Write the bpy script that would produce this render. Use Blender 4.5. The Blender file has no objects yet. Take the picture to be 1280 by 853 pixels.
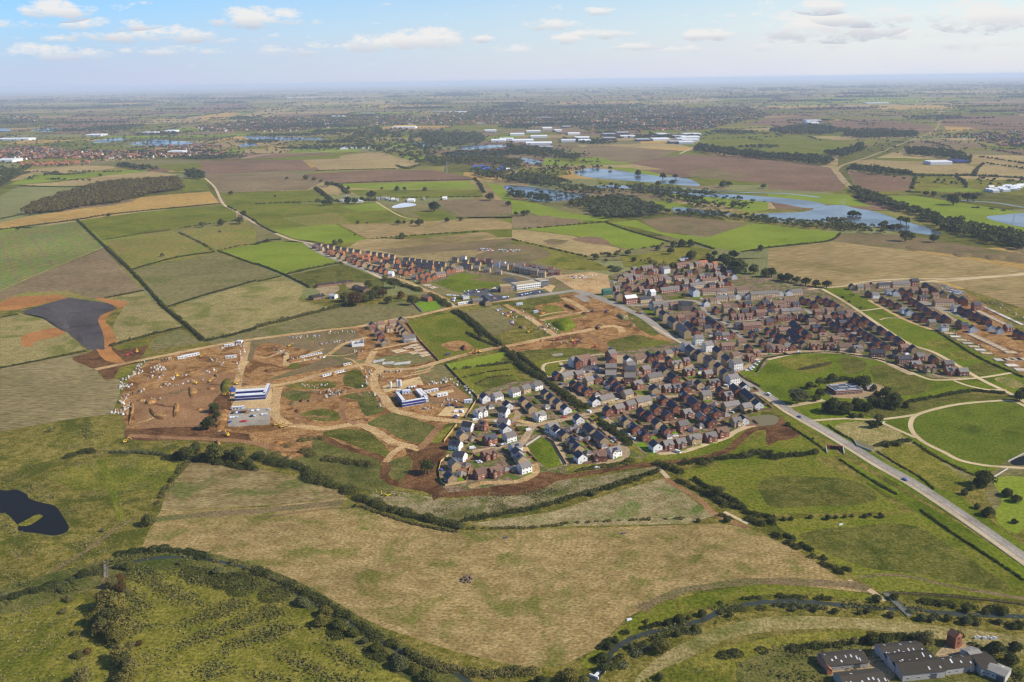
import math
# light and air
SUN_EL = math.radians(37); SUN_AZ = math.radians(-12)      # sun to the right, slightly behind the camera
SUN_S, SKY_S, EXPO = 5.0, 0.102, 0.36
HAZE_D = 3.9e-5
CLOUD_LIT, CLOUD_SHD, CLOUD_VEIL = (6.7,6.6,6.5), (3.0,3.4,4.5), (4.3,4.8,6.3)
import bpy, math, random
import numpy as np
from mathutils import Vector, Matrix

RN = random.Random(11)
NR = np.random.default_rng(11)
sc = bpy.context.scene
COL = sc.collection

# ------------------------------------------------------------------ camera
CAM_H, FOC = 290.0, 1150.0
PITCH = math.atan((426.5 - 101.0) / FOC)
ROLL = math.radians(0.83)
_f = Vector((0, math.cos(PITCH), -math.sin(PITCH)))
_r0 = Vector((1, 0, 0)); _u0 = Vector((0, math.sin(PITCH), math.cos(PITCH)))
_r = _r0 * math.cos(ROLL) - _u0 * math.sin(ROLL)
_u = _u0 * math.cos(ROLL) + _r0 * math.sin(ROLL)

def at(px, py, z=0.0):
    """ground point (height z) seen at a photo position"""
    d = _f * FOC + _r * (px - 640.0) - _u * (py - 426.5)
    dz = min(d.z, -6.0)
    t = (CAM_H - z) / -dz
    return Vector((d.x * t, d.y * t, z))

def mpp(px, py):
    p = at(px, py)
    return math.sqrt(p.x ** 2 + p.y ** 2 + CAM_H ** 2) / FOC

TILES = {'P': (0, 0, 1.0)}
for k, x, y, s in (('T1', 0, 0, 430/1280), ('T2', 425, 0, 430/1280), ('T3', 850, 0, 430/1280),
    ('M1', 0, 200, .25), ('M2', 320, 200, .25), ('M3', 640, 200, .25), ('M4', 960, 200, .25),
    ('C1', 0, 400, .25), ('C2', 320, 400, .25), ('C3', 640, 400, .25), ('C4', 960, 400, .25),
    ('B1', 0, 600, 380/1280), ('B2', 320, 600, 380/1280), ('B3', 600, 600, 380/1280), ('B4', 900, 600, 380/1280),
    ('E1', 540, 460, 160/853), ('E2', 680, 430, 140/1280), ('E3', 680, 510, 140/1280), ('E4', 810, 430, 140/1280),
    ('E5', 810, 500, 140/1280), ('E6', 760, 310, 160/1276), ('E7', 840, 360, 160/1276), ('E8', 980, 370, 160/1276),
    ('F1', 1060, 340, 220/1277), ('F2', 380, 290, 180/1280), ('F3', 520, 300, 180/1280), ('F4', 140, 420, 180/1280),
    ('F5', 280, 400, 180/1280), ('F6', 440, 400, 180/1280), ('F7', 600, 360, 180/1280), ('F8', 1010, 780, 270/1280)):
    TILES[k] = (x, y, s)

def tp(tile, x, y):
    ox, oy, s = TILES[tile]
    return ox + x * s, oy + y * s

def pts(s):
    """'x,y x,y ...' -> list of pairs"""
    return [tuple(float(v) for v in q.split(',')) for q in s.split()]

def smooth(P, closed=False, n=4):
    """Catmull-Rom through 2-D/3-D points"""
    m = len(P); out = []
    if m < 3: return list(P)
    rng = range(m if closed else m - 1)
    for i in rng:
        p1, p2 = P[i], P[(i + 1) % m]
        p0 = P[i - 1] if (closed or i > 0) else p1
        p3 = P[(i + 2) % m] if (closed or i < m - 2) else p2
        for k in range(n):
            t = k / n
            out.append(tuple(0.5 * (2*b + (c - a)*t + (2*a - 5*b + 4*c - d)*t*t + (3*b - a - 3*c + d)*t**3)
                             for a, b, c, d in zip(p0, p1, p2, p3)))
    if not closed: out.append(tuple(P[-1]))
    return out

# ------------------------------------------------------------------ materials
def new_mat(name):
    m = bpy.data.materials.new(name); m.use_nodes = True
    nt = m.node_tree
    b = nt.nodes['Principled BSDF']
    b.inputs['Roughness'].default_value = 0.9
    b.inputs['Specular IOR Level'].default_value = 0.15
    return m, nt, b

def plain(name, col, rough=0.8, spec=0.2, var=0.12, scale=0.6):
    m, nt, b = new_mat(name)
    tc = nt.nodes.new('ShaderNodeTexCoord')
    n = nt.nodes.new('ShaderNodeTexNoise'); n.inputs['Scale'].default_value = scale; n.inputs['Detail'].default_value = 3
    nt.links.new(tc.outputs['Object'], n.inputs['Vector'])
    oi = nt.nodes.new('ShaderNodeObjectInfo')
    add = nt.nodes.new('ShaderNodeMath'); add.operation = 'ADD'
    nt.links.new(n.outputs['Fac'], add.inputs[0]); nt.links.new(oi.outputs['Random'], add.inputs[1])
    mr = nt.nodes.new('ShaderNodeMapRange')
    mr.inputs['From Min'].default_value = 0.3; mr.inputs['From Max'].default_value = 1.7
    mr.inputs['To Min'].default_value = 1 - var * 1.5; mr.inputs['To Max'].default_value = 1 + var * 1.5
    nt.links.new(add.outputs[0], mr.inputs['Value'])
    hs = nt.nodes.new('ShaderNodeHueSaturation'); hs.inputs['Color'].default_value = (*col, 1)
    nt.links.new(mr.outputs['Result'], hs.inputs['Value'])
    nt.links.new(hs.outputs['Color'], b.inputs['Base Color'])
    b.inputs['Roughness'].default_value = rough; b.inputs['Specular IOR Level'].default_value = spec
    return m

def field(name, c1, c2, c3=None, big=90.0, mid=16.0, fine=2.6, stripe=None, bump=0.5, stretch=None, sharp=0.16, fmul=1.0):
    """ground cover: two or three colours mixed by noise in metres; optional stripes (angle, spacing, colour, strength)"""
    m, nt, b = new_mat(name); L = nt.links; N = nt.nodes
    tc = N.new('ShaderNodeTexCoord')
    src = tc.outputs['Object']
    def noise(size, detail=3.0, rough=0.6, vec=None, dist=0.0):
        n = N.new('ShaderNodeTexNoise'); n.inputs['Scale'].default_value = 1.0 / size
        n.inputs['Detail'].default_value = detail; n.inputs['Roughness'].default_value = rough
        n.inputs['Distortion'].default_value = dist
        L.new(vec or src, n.inputs['Vector']); return n.outputs['Fac']
    vec = src
    if stretch:
        mp = N.new('ShaderNodeMapping'); mp.inputs['Rotation'].default_value = (0, 0, -stretch[0])
        mp.inputs['Scale'].default_value = (1.0 / stretch[1], 1, 1)
        L.new(src, mp.inputs['Vector']); vec = mp.outputs['Vector']
    def ramp(v, lo, hi):
        r = N.new('ShaderNodeMapRange'); r.inputs['From Min'].default_value = lo; r.inputs['From Max'].default_value = hi
        L.new(v, r.inputs['Value']); return r.outputs['Result']
    def mix(fac, a, bcol):
        x = N.new('ShaderNodeMix'); x.data_type = 'RGBA'
        L.new(fac, x.inputs['Factor'])
        for s, v in (('A', a), ('B', bcol)):
            i = [q for q in x.inputs if q.name == s and q.type == 'RGBA'][0]
            if isinstance(v, tuple): i.default_value = (*v, 1)
            else: L.new(v, i)
        return [q for q in x.outputs if q.type == 'RGBA'][0]
    col = mix(ramp(noise(mid, 5, 0.65, vec, 0.4), .5 - sharp, .5 + sharp), c1, c2)
    if c3: col = mix(ramp(noise(big, 5, 0.62, None, 0.6), .5, .5 + sharp * 1.1), col, c3)
    # fine tufts and tonal drift
    fn = noise(fine, 4, 0.7, vec)
    drift = noise(big * 2.3, 2, 0.5)
    ml = N.new('ShaderNodeMath'); ml.operation = 'MULTIPLY'
    L.new(ramp2(N, L, fn, .34, .66, 1 - .5 * fmul, 1 + .5 * fmul), ml.inputs[0]); L.new(ramp2(N, L, drift, .3, .7, .86, 1.14), ml.inputs[1])
    fac = ml.outputs[0]
    if stripe:
        ang, sp, sc_col, st = stripe[:4]
        mp = N.new('ShaderNodeMapping'); mp.inputs['Rotation'].default_value = (0, 0, -ang)
        L.new(src, mp.inputs['Vector'])
        w = N.new('ShaderNodeTexWave'); w.bands_direction = 'Y'
        if len(stripe) > 4: mp.inputs['Rotation'].default_value = (0, 0, 0); mp.inputs['Location'].default_value = (-stripe[4][0], -stripe[4][1], 0); w.wave_type = 'RINGS'; w.rings_direction = 'Z'
        w.bands_direction = 'Y'; w.inputs['Scale'].default_value = 0.314 / sp
        w.inputs['Distortion'].default_value = 2.6; w.inputs['Detail'].default_value = 3; w.inputs['Detail Scale'].default_value = 0.18
        L.new(mp.outputs['Vector'], w.inputs['Vector'])
        sm = ramp2(N, L, w.outputs['Fac'], .45, .95, 0, st)
        sm2 = N.new('ShaderNodeMath'); sm2.operation = 'MULTIPLY'
        L.new(sm, sm2.inputs[0]); L.new(ramp2(N, L, noise(70, 4), .42, .6, .05, 1), sm2.inputs[1])
        col = mix(sm2.outputs[0], col, sc_col)
    hs = N.new('ShaderNodeHueSaturation'); hs.inputs['Saturation'].default_value = 1.07; L.new(col, hs.inputs['Color']); L.new(fac, hs.inputs['Value'])
    L.new(hs.outputs['Color'], b.inputs['Base Color'])
    b.inputs['Roughness'].default_value = 1.0; b.inputs['Specular IOR Level'].default_value = 0.0
    if bump:
        bp = N.new('ShaderNodeBump'); bp.inputs['Strength'].default_value = bump; bp.inputs['Distance'].default_value = fine * 0.5
        L.new(fn, bp.inputs['Height']); L.new(bp.outputs['Normal'], b.inputs['Normal'])
    return m

def ramp2(N, L, v, lo, hi, a, b):
    r = N.new('ShaderNodeMapRange'); r.inputs['From Min'].default_value = lo; r.inputs['From Max'].default_value = hi
    r.inputs['To Min'].default_value = a; r.inputs['To Max'].default_value = b
    L.new(v, r.inputs['Value']); return r.outputs['Result']

def leafmat(name, c1, c2, scale=0.35, trans=0.25):
    """foliage: colour clumps plus a little light through the leaves"""
    m, nt, b = new_mat(name); L = nt.links; N = nt.nodes
    geo = N.new('ShaderNodeNewGeometry')
    n = N.new('ShaderNodeTexNoise'); n.inputs['Scale'].default_value = scale; n.inputs['Detail'].default_value = 3
    L.new(geo.outputs['Position'], n.inputs['Vector'])
    oi = N.new('ShaderNodeObjectInfo')
    ad = N.new('ShaderNodeMath'); ad.operation = 'ADD'
    L.new(n.outputs['Fac'], ad.inputs[0])
    L.new(ramp2(N, L, oi.outputs['Random'], 0, 1, -.22, .22), ad.inputs[1])
    x = N.new('ShaderNodeMix'); x.data_type = 'RGBA'
    L.new(ramp2(N, L, ad.outputs[0], .33, .67, 0, 1), x.inputs['Factor'])
    x.inputs[6].default_value = (*c1, 1); x.inputs[7].default_value = (*c2, 1)
    L.new(x.outputs[2], b.inputs['Base Color'])
    b.inputs['Roughness'].default_value = 0.85; b.inputs['Specular IOR Level'].default_value = 0.1
    if trans:
        t = N.new('ShaderNodeBsdfTranslucent'); L.new(x.outputs[2], t.inputs['Color'])
        ms = N.new('ShaderNodeMixShader'); ms.inputs[0].default_value = trans
        L.new(b.outputs[0], ms.inputs[1]); L.new(t.outputs[0], ms.inputs[2])
        L.new(ms.outputs[0], N['Material Output'].inputs['Surface'])
    return m

def watermat(name, col, rough=0.12, wav=3.0, bump=0.12):
    m, nt, b = new_mat(name); L = nt.links; N = nt.nodes
    b.inputs['Base Color'].default_value = (*col, 1)
    b.inputs['Roughness'].default_value = rough; b.inputs['Specular IOR Level'].default_value = 0.5
    b.inputs['IOR'].default_value = 1.33
    tc = N.new('ShaderNodeTexCoord'); n = N.new('ShaderNodeTexNoise')
    n.inputs['Scale'].default_value = 1 / wav; n.inputs['Detail'].default_value = 3
    L.new(tc.outputs['Object'], n.inputs['Vector'])
    n2 = N.new('ShaderNodeTexNoise'); n2.inputs['Scale'].default_value = 1 / 120; n2.inputs['Detail'].default_value = 3
    L.new(tc.outputs['Object'], n2.inputs['Vector'])
    L.new(ramp2(N, L, n2.outputs['Fac'], .4, .62, rough, rough + .16), b.inputs['Roughness'])
    bp = N.new('ShaderNodeBump'); bp.inputs['Strength'].default_value = bump; bp.inputs['Distance'].default_value = 0.3
    L.new(n.outputs['Fac'], bp.inputs['Height']); L.new(bp.outputs['Normal'], b.inputs['Normal'])
    return m

# ------------------------------------------------------------------ mesh helpers
def npmesh(name, V, Fc, mats, mi=None, smooth_=False):
    me = bpy.data.meshes.new(name)
    V = np.asarray(V, dtype=np.float32)
    if isinstance(Fc, np.ndarray):
        n, k = Fc.shape
        me.vertices.add(len(V)); me.vertices.foreach_set('co', V.ravel())
        me.loops.add(n * k); me.loops.foreach_set('vertex_index', Fc.astype(np.int32).ravel())
        me.polygons.add(n); me.polygons.foreach_set('loop_start', (np.arange(n) * k).astype(np.int32))
        me.update(calc_edges=True)
    else:
        me.from_pydata([tuple(map(float, v)) for v in V], [], Fc); me.update()
    for m in (mats if isinstance(mats, (list, tuple)) else [mats]): me.materials.append(m)
    if mi is not None: me.polygons.foreach_set('material_index', np.asarray(mi, dtype=np.int32))
    if smooth_: me.polygons.foreach_set('use_smooth', np.ones(len(me.polygons), dtype=bool))
    return me

class MB:
    def __init__(s): s.V = []; s.F = []; s.M = []
    def add(s, V, F, m=0, M=None):
        o = len(s.V)
        for v in V: s.V.append(tuple(M @ Vector(v)) if M else tuple(v))
        for f in F: s.F.append([i + o for i in f]); s.M.append(m)
    def box(s, x0, x1, y0, y1, z0, z1, m=0, M=None, taper=0.0):
        t = taper
        V = [(x0,y0,z0),(x1,y0,z0),(x1,y1,z0),(x0,y1,z0),(x0+t,y0+t,z1),(x1-t,y0+t,z1),(x1-t,y1-t,z1),(x0+t,y1-t,z1)]
        s.add(V, [[0,3,2,1],[4,5,6,7],[0,1,5,4],[1,2,6,5],[2,3,7,6],[3,0,4,7]], m, M)
    def extr(s, prof, a0, a1, axis='x', m=0, M=None):
        """closed profile extruded along x (profile = y,z) or y (profile = x,z)"""
        n = len(prof); V = []
        for a in (a0, a1):
            for p, q in prof: V.append((a, p, q) if axis == 'x' else (p, a, q))
        F = [list(range(n)), list(range(2*n-1, n-1, -1))]
        for i in range(n): j = (i+1) % n; F.append([j, i, n+i, n+j])
        s.add(V, F, m, M)
    def tube(s, p, q, r0, r1, n=6, m=0):
        p, q = Vector(p), Vector(q); d = (q - p).normalized()
        a = d.orthogonal().normalized(); b = d.cross(a); V = []
        for c, r in ((p, r0), (q, r1)):
            for i in range(n):
                t = 2*math.pi*i/n; V.append(c + a*r*math.cos(t) + b*r*math.sin(t))
        F = [[i, (i+1) % n, n+(i+1) % n, n+i] for i in range(n)] + [list(range(n-1, -1, -1)), list(range(n, 2*n))]
        s.add(V, F, m)
    def mesh(s, name, mats): 
        return npmesh(name, s.V, s.F, mats, s.M)

def link(name, data, parent=None, loc=None, rz=None, scale=None):
    o = bpy.data.objects.new(name, data); COL.objects.link(o)
    if parent is not None: o.parent = parent
    if loc is not None: o.location = loc
    if rz is not None: o.rotation_euler = (0, 0, rz)
    if scale is not None: o.scale = (scale,) * 3 if not isinstance(scale, (tuple, list)) else scale
    return o

REG = []          # things to label at the end: (object, description, px, py, shared?)
def reg(o, desc, cat, px, py, group=None, shared=False, fixed=None):
    o['category'] = cat
    if group: o['group'] = group
    if fixed: o['label'] = fixed
    else: REG.append((o, desc, px, py, shared))
    return o

def structure(o): o['kind'] = 'structure'; return o
def stuff(o): o['kind'] = 'stuff'; return o

# ------------------------------------------------------------------ ground sheets
SHEETS = []; G = {}
def _level(P):
    xs = [p[0] for p in P]; ys = [p[1] for p in P]
    b = (min(xs), max(xs), min(ys), max(ys)); lv = 0
    for c, l in SHEETS:
        if b[0] < c[1] and b[1] > c[0] and b[2] < c[3] and b[3] > c[2] and l >= lv: lv = l + 1
    SHEETS.append((b, lv)); return lv
Z0, DZ = 0.02, 0.006

def sheet(name, P, mat, curvy=False, kind='structure'):
    """flat ground polygon from ground points"""
    P = [(p[0], p[1]) for p in P]
    if curvy:
        P = smooth(P, True, 7); ext = max(max(p[0] for p in P)-min(p[0] for p in P), 1)
        ar = abs(sum(P[i][0]*P[i-1][1]-P[i-1][0]*P[i][1] for i in range(len(P))))/2; pe = sum(math.hypot(P[i][0]-P[i-1][0], P[i][1]-P[i-1][1]) for i in range(len(P)))
        J = min(3.6, .10*2*ar/max(pe, 1)) * (0 if name in ('lake','pond') or mat is G.get('circle') else 1); ph = RN.uniform(0, 6)
        P = [(x+J*(math.sin(y/19+ph)+RN.uniform(-.25,.25)), y+J*(math.sin(x/17+ph)+RN.uniform(-.25,.25))) for x, y in P]
    z = Z0 + DZ * _level(P)
    me = npmesh(name, [(x, y, z) for x, y in P], [list(range(len(P)))], mat)
    if me.polygons[0].normal.z < 0: me.flip_normals()
    o = link(name, me); o['kind'] = kind; return o

def patch(name, tile, s, mat, curvy=False):
    P = []
    for x, y in pts(s):
        px, py = tp(tile, x, y); p = at(px, py); P.append((p.x, p.y))
    return sheet(name, P, mat, curvy)

def groundline(tile, s, n=6):
    G = [at(*tp(tile, x, y)) for x, y in pts(s)]
    return smooth([(g.x, g.y) for g in G], False, n) if len(G) > 2 else [(g.x, g.y) for g in G]

def offset_line(L, w):
    out = []
    for i, p in enumerate(L):
        a = L[max(i-1, 0)]; b = L[min(i+1, len(L)-1)]
        dx, dy = b[0]-a[0], b[1]-a[1]; l = math.hypot(dx, dy) or 1
        out.append((p[0] - dy/l*w, p[1] + dx/l*w))
    return out

def ribbon(name, tile, s, width, mat, kerb=None, line=None, wob=0.0):
    L = groundline(tile, s)
    A, B = offset_line(L, width/2), offset_line(L, -width/2)
    if wob:
        A = [(x+RN.uniform(-wob, wob), y+RN.uniform(-wob, wob)) for x, y in A]
        B = [(x+RN.uniform(-wob, wob), y+RN.uniform(-wob, wob)) for x, y in B]
    lv = 0
    for i in range(0, len(L) - 1, 4):            # level against what lies under each stretch
        seg = L[i:i+5]
        xs = [p[0] for p in seg]; ys = [p[1] for p in seg]
        for c, l in SHEETS:
            if min(xs) < c[1] and max(xs) > c[0] and min(ys) < c[3] and max(ys) > c[2] and l >= lv: lv = l + 1
    for i in range(0, len(L) - 1, 4):
        seg = L[i:i+5]
        xs = [p[0] for p in seg]; ys = [p[1] for p in seg]
        SHEETS.append(((min(xs)-width/2, max(xs)+width/2, min(ys)-width/2, max(ys)+width/2), lv))
    z = Z0 + DZ * lv
    n = len(L)
    V = [(x, y, z) for x, y in A] + [(x, y, z) for x, y in B]
    o = link(name, npmesh(name, V, [[i, n+i, n+i+1, i+1] for i in range(n-1)], mat))
    if o.data.polygons[0].normal.z < 0: o.data.flip_normals()
    structure(o)
    if kerb:
        mb = MB()
        for sgn in (1, -1):
            I, O = offset_line(L, sgn*(width/2)), offset_line(L, sgn*(width/2+.3))
            V = [(x,y,z) for x,y in I]+[(x,y,z+.13) for x,y in I]+[(x,y,z+.13) for x,y in O]+[(x,y,z-.02) for x,y in O]
            Fq = []
            for i in range(n-1):
                for k in range(3): Fq.append([k*n+i, k*n+i+1, (k+1)*n+i+1, (k+1)*n+i])
            mb.add(V, Fq)
        structure(link('kerb', mb.mesh('kerb', kerb)))
    if line:
        mat_l, off, w, dash, gap = line
        # march along for dashes
        C = offset_line(L, off); mb = MB(); run = 0.0; on = True
        for i in range(n-1):
            a, b = Vector(C[i]), Vector(C[i+1]); l = (b-a).length
            if l < 1e-6: continue
            d = (b-a)/l; s0 = 0.0
            while s0 < l:
                per = dash+gap; ph = run % per
                if ph < dash:
                    e = min(l, s0+dash-ph); nn = Vector((-d.y, d.x))*w/2; p, q = a+d*s0, a+d*e
                    mb.add([(p.x+nn.x,p.y+nn.y,z+.004),(p.x-nn.x,p.y-nn.y,z+.004),(q.x-nn.x,q.y-nn.y,z+.004),(q.x+nn.x,q.y+nn.y,z+.004)], [[0,1,2,3]])
                else: e = min(l, s0+per-ph)
                run += max(e-s0, 1e-3); s0 = max(e, s0+1e-3)
        if mb.V: structure(link('road_marking', mb.mesh('road_marking', mat_l)))
    return o
# ------------------------------------------------------------------ ground materials (real base colours)
G['rough'] = field('rough_grass_ground', (.105,.094,.019), (.200,.160,.050), (.070,.074,.014), 38, 7, 1.8, bump=1.0, sharp=.10)
G['rough2']  = field('scrub_ground', (.075,.080,.020), (.150,.130,.045), (.050,.062,.014), 40, 9, 1.7, bump=1.0)
G['olive'] = field('olive_meadow_ground', (.122,.116,.021), (.190,.164,.040), (.090,.098,.016), 45, 9, 2.0, bump=.8, sharp=.10)
G['olive2'] = field('dark_olive_ground', (.080,.082,.017), (.130,.116,.032), (.060,.067,.013), 30, 7, 1.9, bump=1.0, sharp=.09)
G['past'] = field('pasture_ground', (.112,.122,.018), (.148,.138,.028), (.092,.108,.015), 55, 13, 2.4, bump=.6, sharp=.10)
G['bright'] = field('bright_grass_ground', (.150,.190,.026), (.180,.205,.036), (.130,.165,.022), 90, 20, 3.0, bump=.3, fmul=.6)
G['park'] = field('park_grass_ground', (.094,.124,.014), (.128,.142,.021), (.074,.096,.012), 45, 14, 2.4, bump=.5, fmul=.8, sharp=.11)
G['circle'] = field('mown_oval_ground', (.082,.106,.014), (.112,.124,.022), (.052,.070,.010), 75, 24, 2.4, bump=.5, fmul=.8, sharp=.13)
G['pgreen']  = field('brown_green_pasture_ground', (.150,.160,.036), (.215,.150,.055), (.120,.150,.026), 70, 15, 2.4, bump=.4, stretch=(1.4, 3), stripe=(1.45, 7, (.20,.14,.05), .5))
G['strip']   = field('drilled_green_ground', (.120,.150,.036), (.150,.165,.050), (.130,.150,.050), 90, 20, 2.4, bump=.4, stretch=(1.25, 4), stripe=(1.27, 24, (.230,.150,.065), .9))
G['greyg']   = field('grey_green_ground', (.150,.155,.055), (.190,.175,.080), (.125,.140,.045), 110, 25, 3.0, bump=.4)
G['tan']     = field('tan_stubble_ground', (.270,.200,.090), (.310,.235,.115), (.230,.175,.080), 120, 22, 3.0, bump=.4, stretch=(.2, 5), stripe=(.2, 9, (.23,.165,.07), .5))
G['gold']    = field('gold_stubble_ground', (.330,.210,.070), (.370,.245,.090), (.290,.190,.070), 120, 20, 3.0, bump=.4, stretch=(.35, 5))
G['stub']    = field('cut_field_ground', (.240,.170,.075), (.285,.210,.100), (.165,.135,.050), 130, 20, 3.0, bump=.5, stretch=(-.42, 7), stripe=(-.42, 13, (.185,.125,.055), .6))
G['brown']   = field('brown_field_ground', (.165,.118,.062), (.205,.152,.085), (.140,.112,.055), 90, 14, 2.4, bump=.5, stretch=(1.0, 4), stripe=(1.05, 6, (.13,.09,.05), .6))
G['brownol'] = field('brown_olive_ground', (.140,.115,.048), (.175,.150,.065), (.110,.112,.035), 80, 15, 2.4, bump=.6, stretch=(.6, 3))
G['plough']  = field('ploughed_ground', (.150,.092,.055), (.185,.120,.075), (.120,.080,.048), 130, 25, 3.0, bump=.4, stretch=(.1, 5))
G['straw'] = field('straw_grass_ground', (.200,.162,.062), (.275,.222,.100), (.135,.132,.038), 50, 9, 2.0, bump=.8, sharp=.11)
G['tram']    = field('tan_grey_tramline_ground', (.190,.150,.070), (.225,.182,.092), (.160,.132,.060), 80, 12, 2.2, bump=.5, stretch=(-.25, 5), stripe=(-.25, 4.5, (.135,.105,.05), .7))
G['main'] = field('harvested_foreground_ground', (.205,.145,.060), (.315,.228,.105), (.135,.125,.034), 30, 9, 1.5, bump=.8, stretch=(-.35, 1.5), stripe=(.95, 3.4, (.150,.108,.042), .30, at(590,672)), sharp=.12)
G['main2'] = field('upper_foreground_ground', (.165,.118,.052), (.250,.190,.090), (.112,.112,.034), 36, 10, 1.7, bump=.8, stretch=(.15, 2.5), sharp=.10)
G['tri'] = field('triangle_field_ground', (.190,.150,.068), (.300,.240,.125), (.115,.140,.036), 34, 8, 1.7, bump=.7, sharp=.10)
G['bankpale']= field('rough_bank_ground', (.150,.130,.050), (.280,.220,.130), (.100,.105,.028), 22, 6, 1.6, bump=1.2, sharp=.12)
G['dirt'] = field('orange_dirt_ground', (.235,.122,.050), (.325,.196,.092), (.145,.076,.032), 22, 6, 1.6, bump=1.0, sharp=.08)
G['dirtdk'] = field('dark_topsoil_ground', (.100,.050,.024), (.155,.085,.042), (.075,.038,.020), 18, 5, 1.5, bump=1.0, sharp=.09)
G['dirtrd']  = field('red_subsoil_ground', (.290,.135,.055), (.340,.170,.070), (.230,.110,.045), 30, 8, 1.6, bump=.7)
G['haul'] = field('haul_road_ground', (.370,.245,.118), (.440,.310,.165), (.300,.185,.085), 24, 6, 1.5, bump=.3, sharp=.12)
G['haulbr']  = field('brown_track_ground', (.210,.115,.058), (.260,.155,.080), (.170,.090,.045), 20, 5, 1.4, bump=.5)
G['pave']    = field('estate_paving_ground', (.310,.225,.130), (.350,.265,.160), (.250,.190,.120), 40, 9, 1.6, bump=.1)
G['estate'] = field('estate_plot_ground', (.130,.086,.056), (.235,.172,.105), (.085,.100,.026), 13, 4.5, 1.3, bump=.4, sharp=.06)
G['lawn']    = field('garden_lawn_ground', (.110,.190,.020), (.150,.220,.030), (.130,.150,.036), 30, 6, 1.3, bump=.4)
G['sandy']   = field('sandy_hardcore_ground', (.430,.300,.150), (.480,.350,.190), (.370,.250,.125), 25, 6, 1.4, bump=.2)
G['asph']    = field('asphalt_ground', (.075,.074,.076), (.095,.092,.090), (.060,.060,.064), 30, 8, 1.2, bump=.1, fmul=.4)
G['tarm'] = field('worn_tarmac_ground', (.255,.222,.175), (.300,.262,.208), (.205,.176,.140), 22, 6, 1.2, bump=.1, fmul=.5)
G['black']   = field('black_planings_ground', (.062,.055,.053), (.084,.074,.069), (.044,.039,.038), 50, 12, 1.8, bump=.8)
G['path']    = field('gravel_path_ground', (.430,.330,.200), (.480,.380,.240), (.390,.290,.170), 30, 8, 1.2, bump=.1, fmul=.4)
G['mud']     = field('rough_brown_ground', (.140,.100,.050), (.190,.140,.075), (.100,.100,.032), 40, 9, 1.8, bump=.9)
G['yard']    = field('farm_yard_ground', (.270,.195,.110), (.330,.250,.150), (.160,.130,.060), 18, 6, 1.4, bump=.6)
M_WATER = watermat('lake_water', (.060,.074,.084), .10, 3.0, .10)
M_RIVER = watermat('slow_river_water', (.035,.040,.026), .32, 2.0, .05)
M_POND  = watermat('dark_pond_water', (.011,.013,.015), .12, 2.0, .05); M_POND.node_tree.nodes['Principled BSDF'].inputs['Specular IOR Level'].default_value = .05; M_POND.node_tree.nodes['Principled BSDF'].inputs['IOR'].default_value = 1.14
M_BROWNW= watermat('silty_pond_water', (.150,.125,.060), .35, 2.0, .06); M_BROWNW.node_tree.nodes['Principled BSDF'].inputs['Specular IOR Level'].default_value = .12
M_WHITEPAINT = plain('white_road_paint', (.75,.75,.72), .7)
M_KERB  = plain('kerb_stone', (.38,.35,.31), .9)

# ------------------------------------------------------------------ base ground and the far patchwork of fields
base_me = npmesh('ground', [(-90000,-3000,0),(90000,-3000,0),(90000,110000,0),(-90000,110000,0)], [[0,1,2,3]], G['rough'])
structure(link('ground', base_me))

FARMATS = [G[k] for k in ('past','olive','tan','brown','greyg','plough','stub','bright','olive2','gold','pgreen','brownol')]
FARW = [4, 5, 2.6, 3.4, 4, 3, 2, 1.2, 4, 1.3, 2, 3]
HEDGE_SEGS = []
def farmland():
    ys = [1250.0]
    while ys[-1] < 60000: ys.append(ys[-1] + max(260, ys[-1] * .058))
    V = []; Fq = []; mi = []; rows = []
    for r, y in enumerate(ys):
        half = y * .62 + 700
        w = max(330, y * .075); n = int(2 * half / w) + 2
        rows.append([(-half + w * (k + RN.uniform(-.28, .28)), y + RN.uniform(-.22, .22) * max(260, y*.058) + .10 * (k - n/2) * w * .3) for k in range(n + 1)])
    z = 0.012
    for r in range(len(rows) - 1):
        A, Bq = rows[r], rows[r+1]
        xa = np.array([p[0] for p in A]); 
        # fields between row r and r+1, cut at row r's points
        yb = lambda x, Rw: float(np.interp(x, [p[0] for p in Rw], [p[1] for p in Rw]))
        for k in range(len(A) - 1):
            p, q = A[k], A[k+1]
            skew = RN.uniform(-40, 40); 
            if k == 0: sk0 = 0.0
            p2 = (p[0] + sk0, yb(p[0] + sk0, Bq)); q2 = (q[0] + skew, yb(q[0] + skew, Bq)); sk0 = skew
            # lower edge follows row r exactly between its points
            o = len(V); V += [(p[0],p[1],z),(q[0],q[1],z),(q2[0],q2[1],z),(p2[0],p2[1],z)]
            Fq.append([o,o+1,o+2,o+3]); mi.append(RN.choices(range(len(FARMATS)), FARW)[0])
            HEDGE_SEGS.append((p, q)); HEDGE_SEGS.append((q, q2))
    structure(link('farmland', npmesh('farmland', V, Fq, FARMATS, mi)))
farmland()
SHEETS.append(((-1e5, 1e5, 1250, 1e5), 0))

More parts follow.
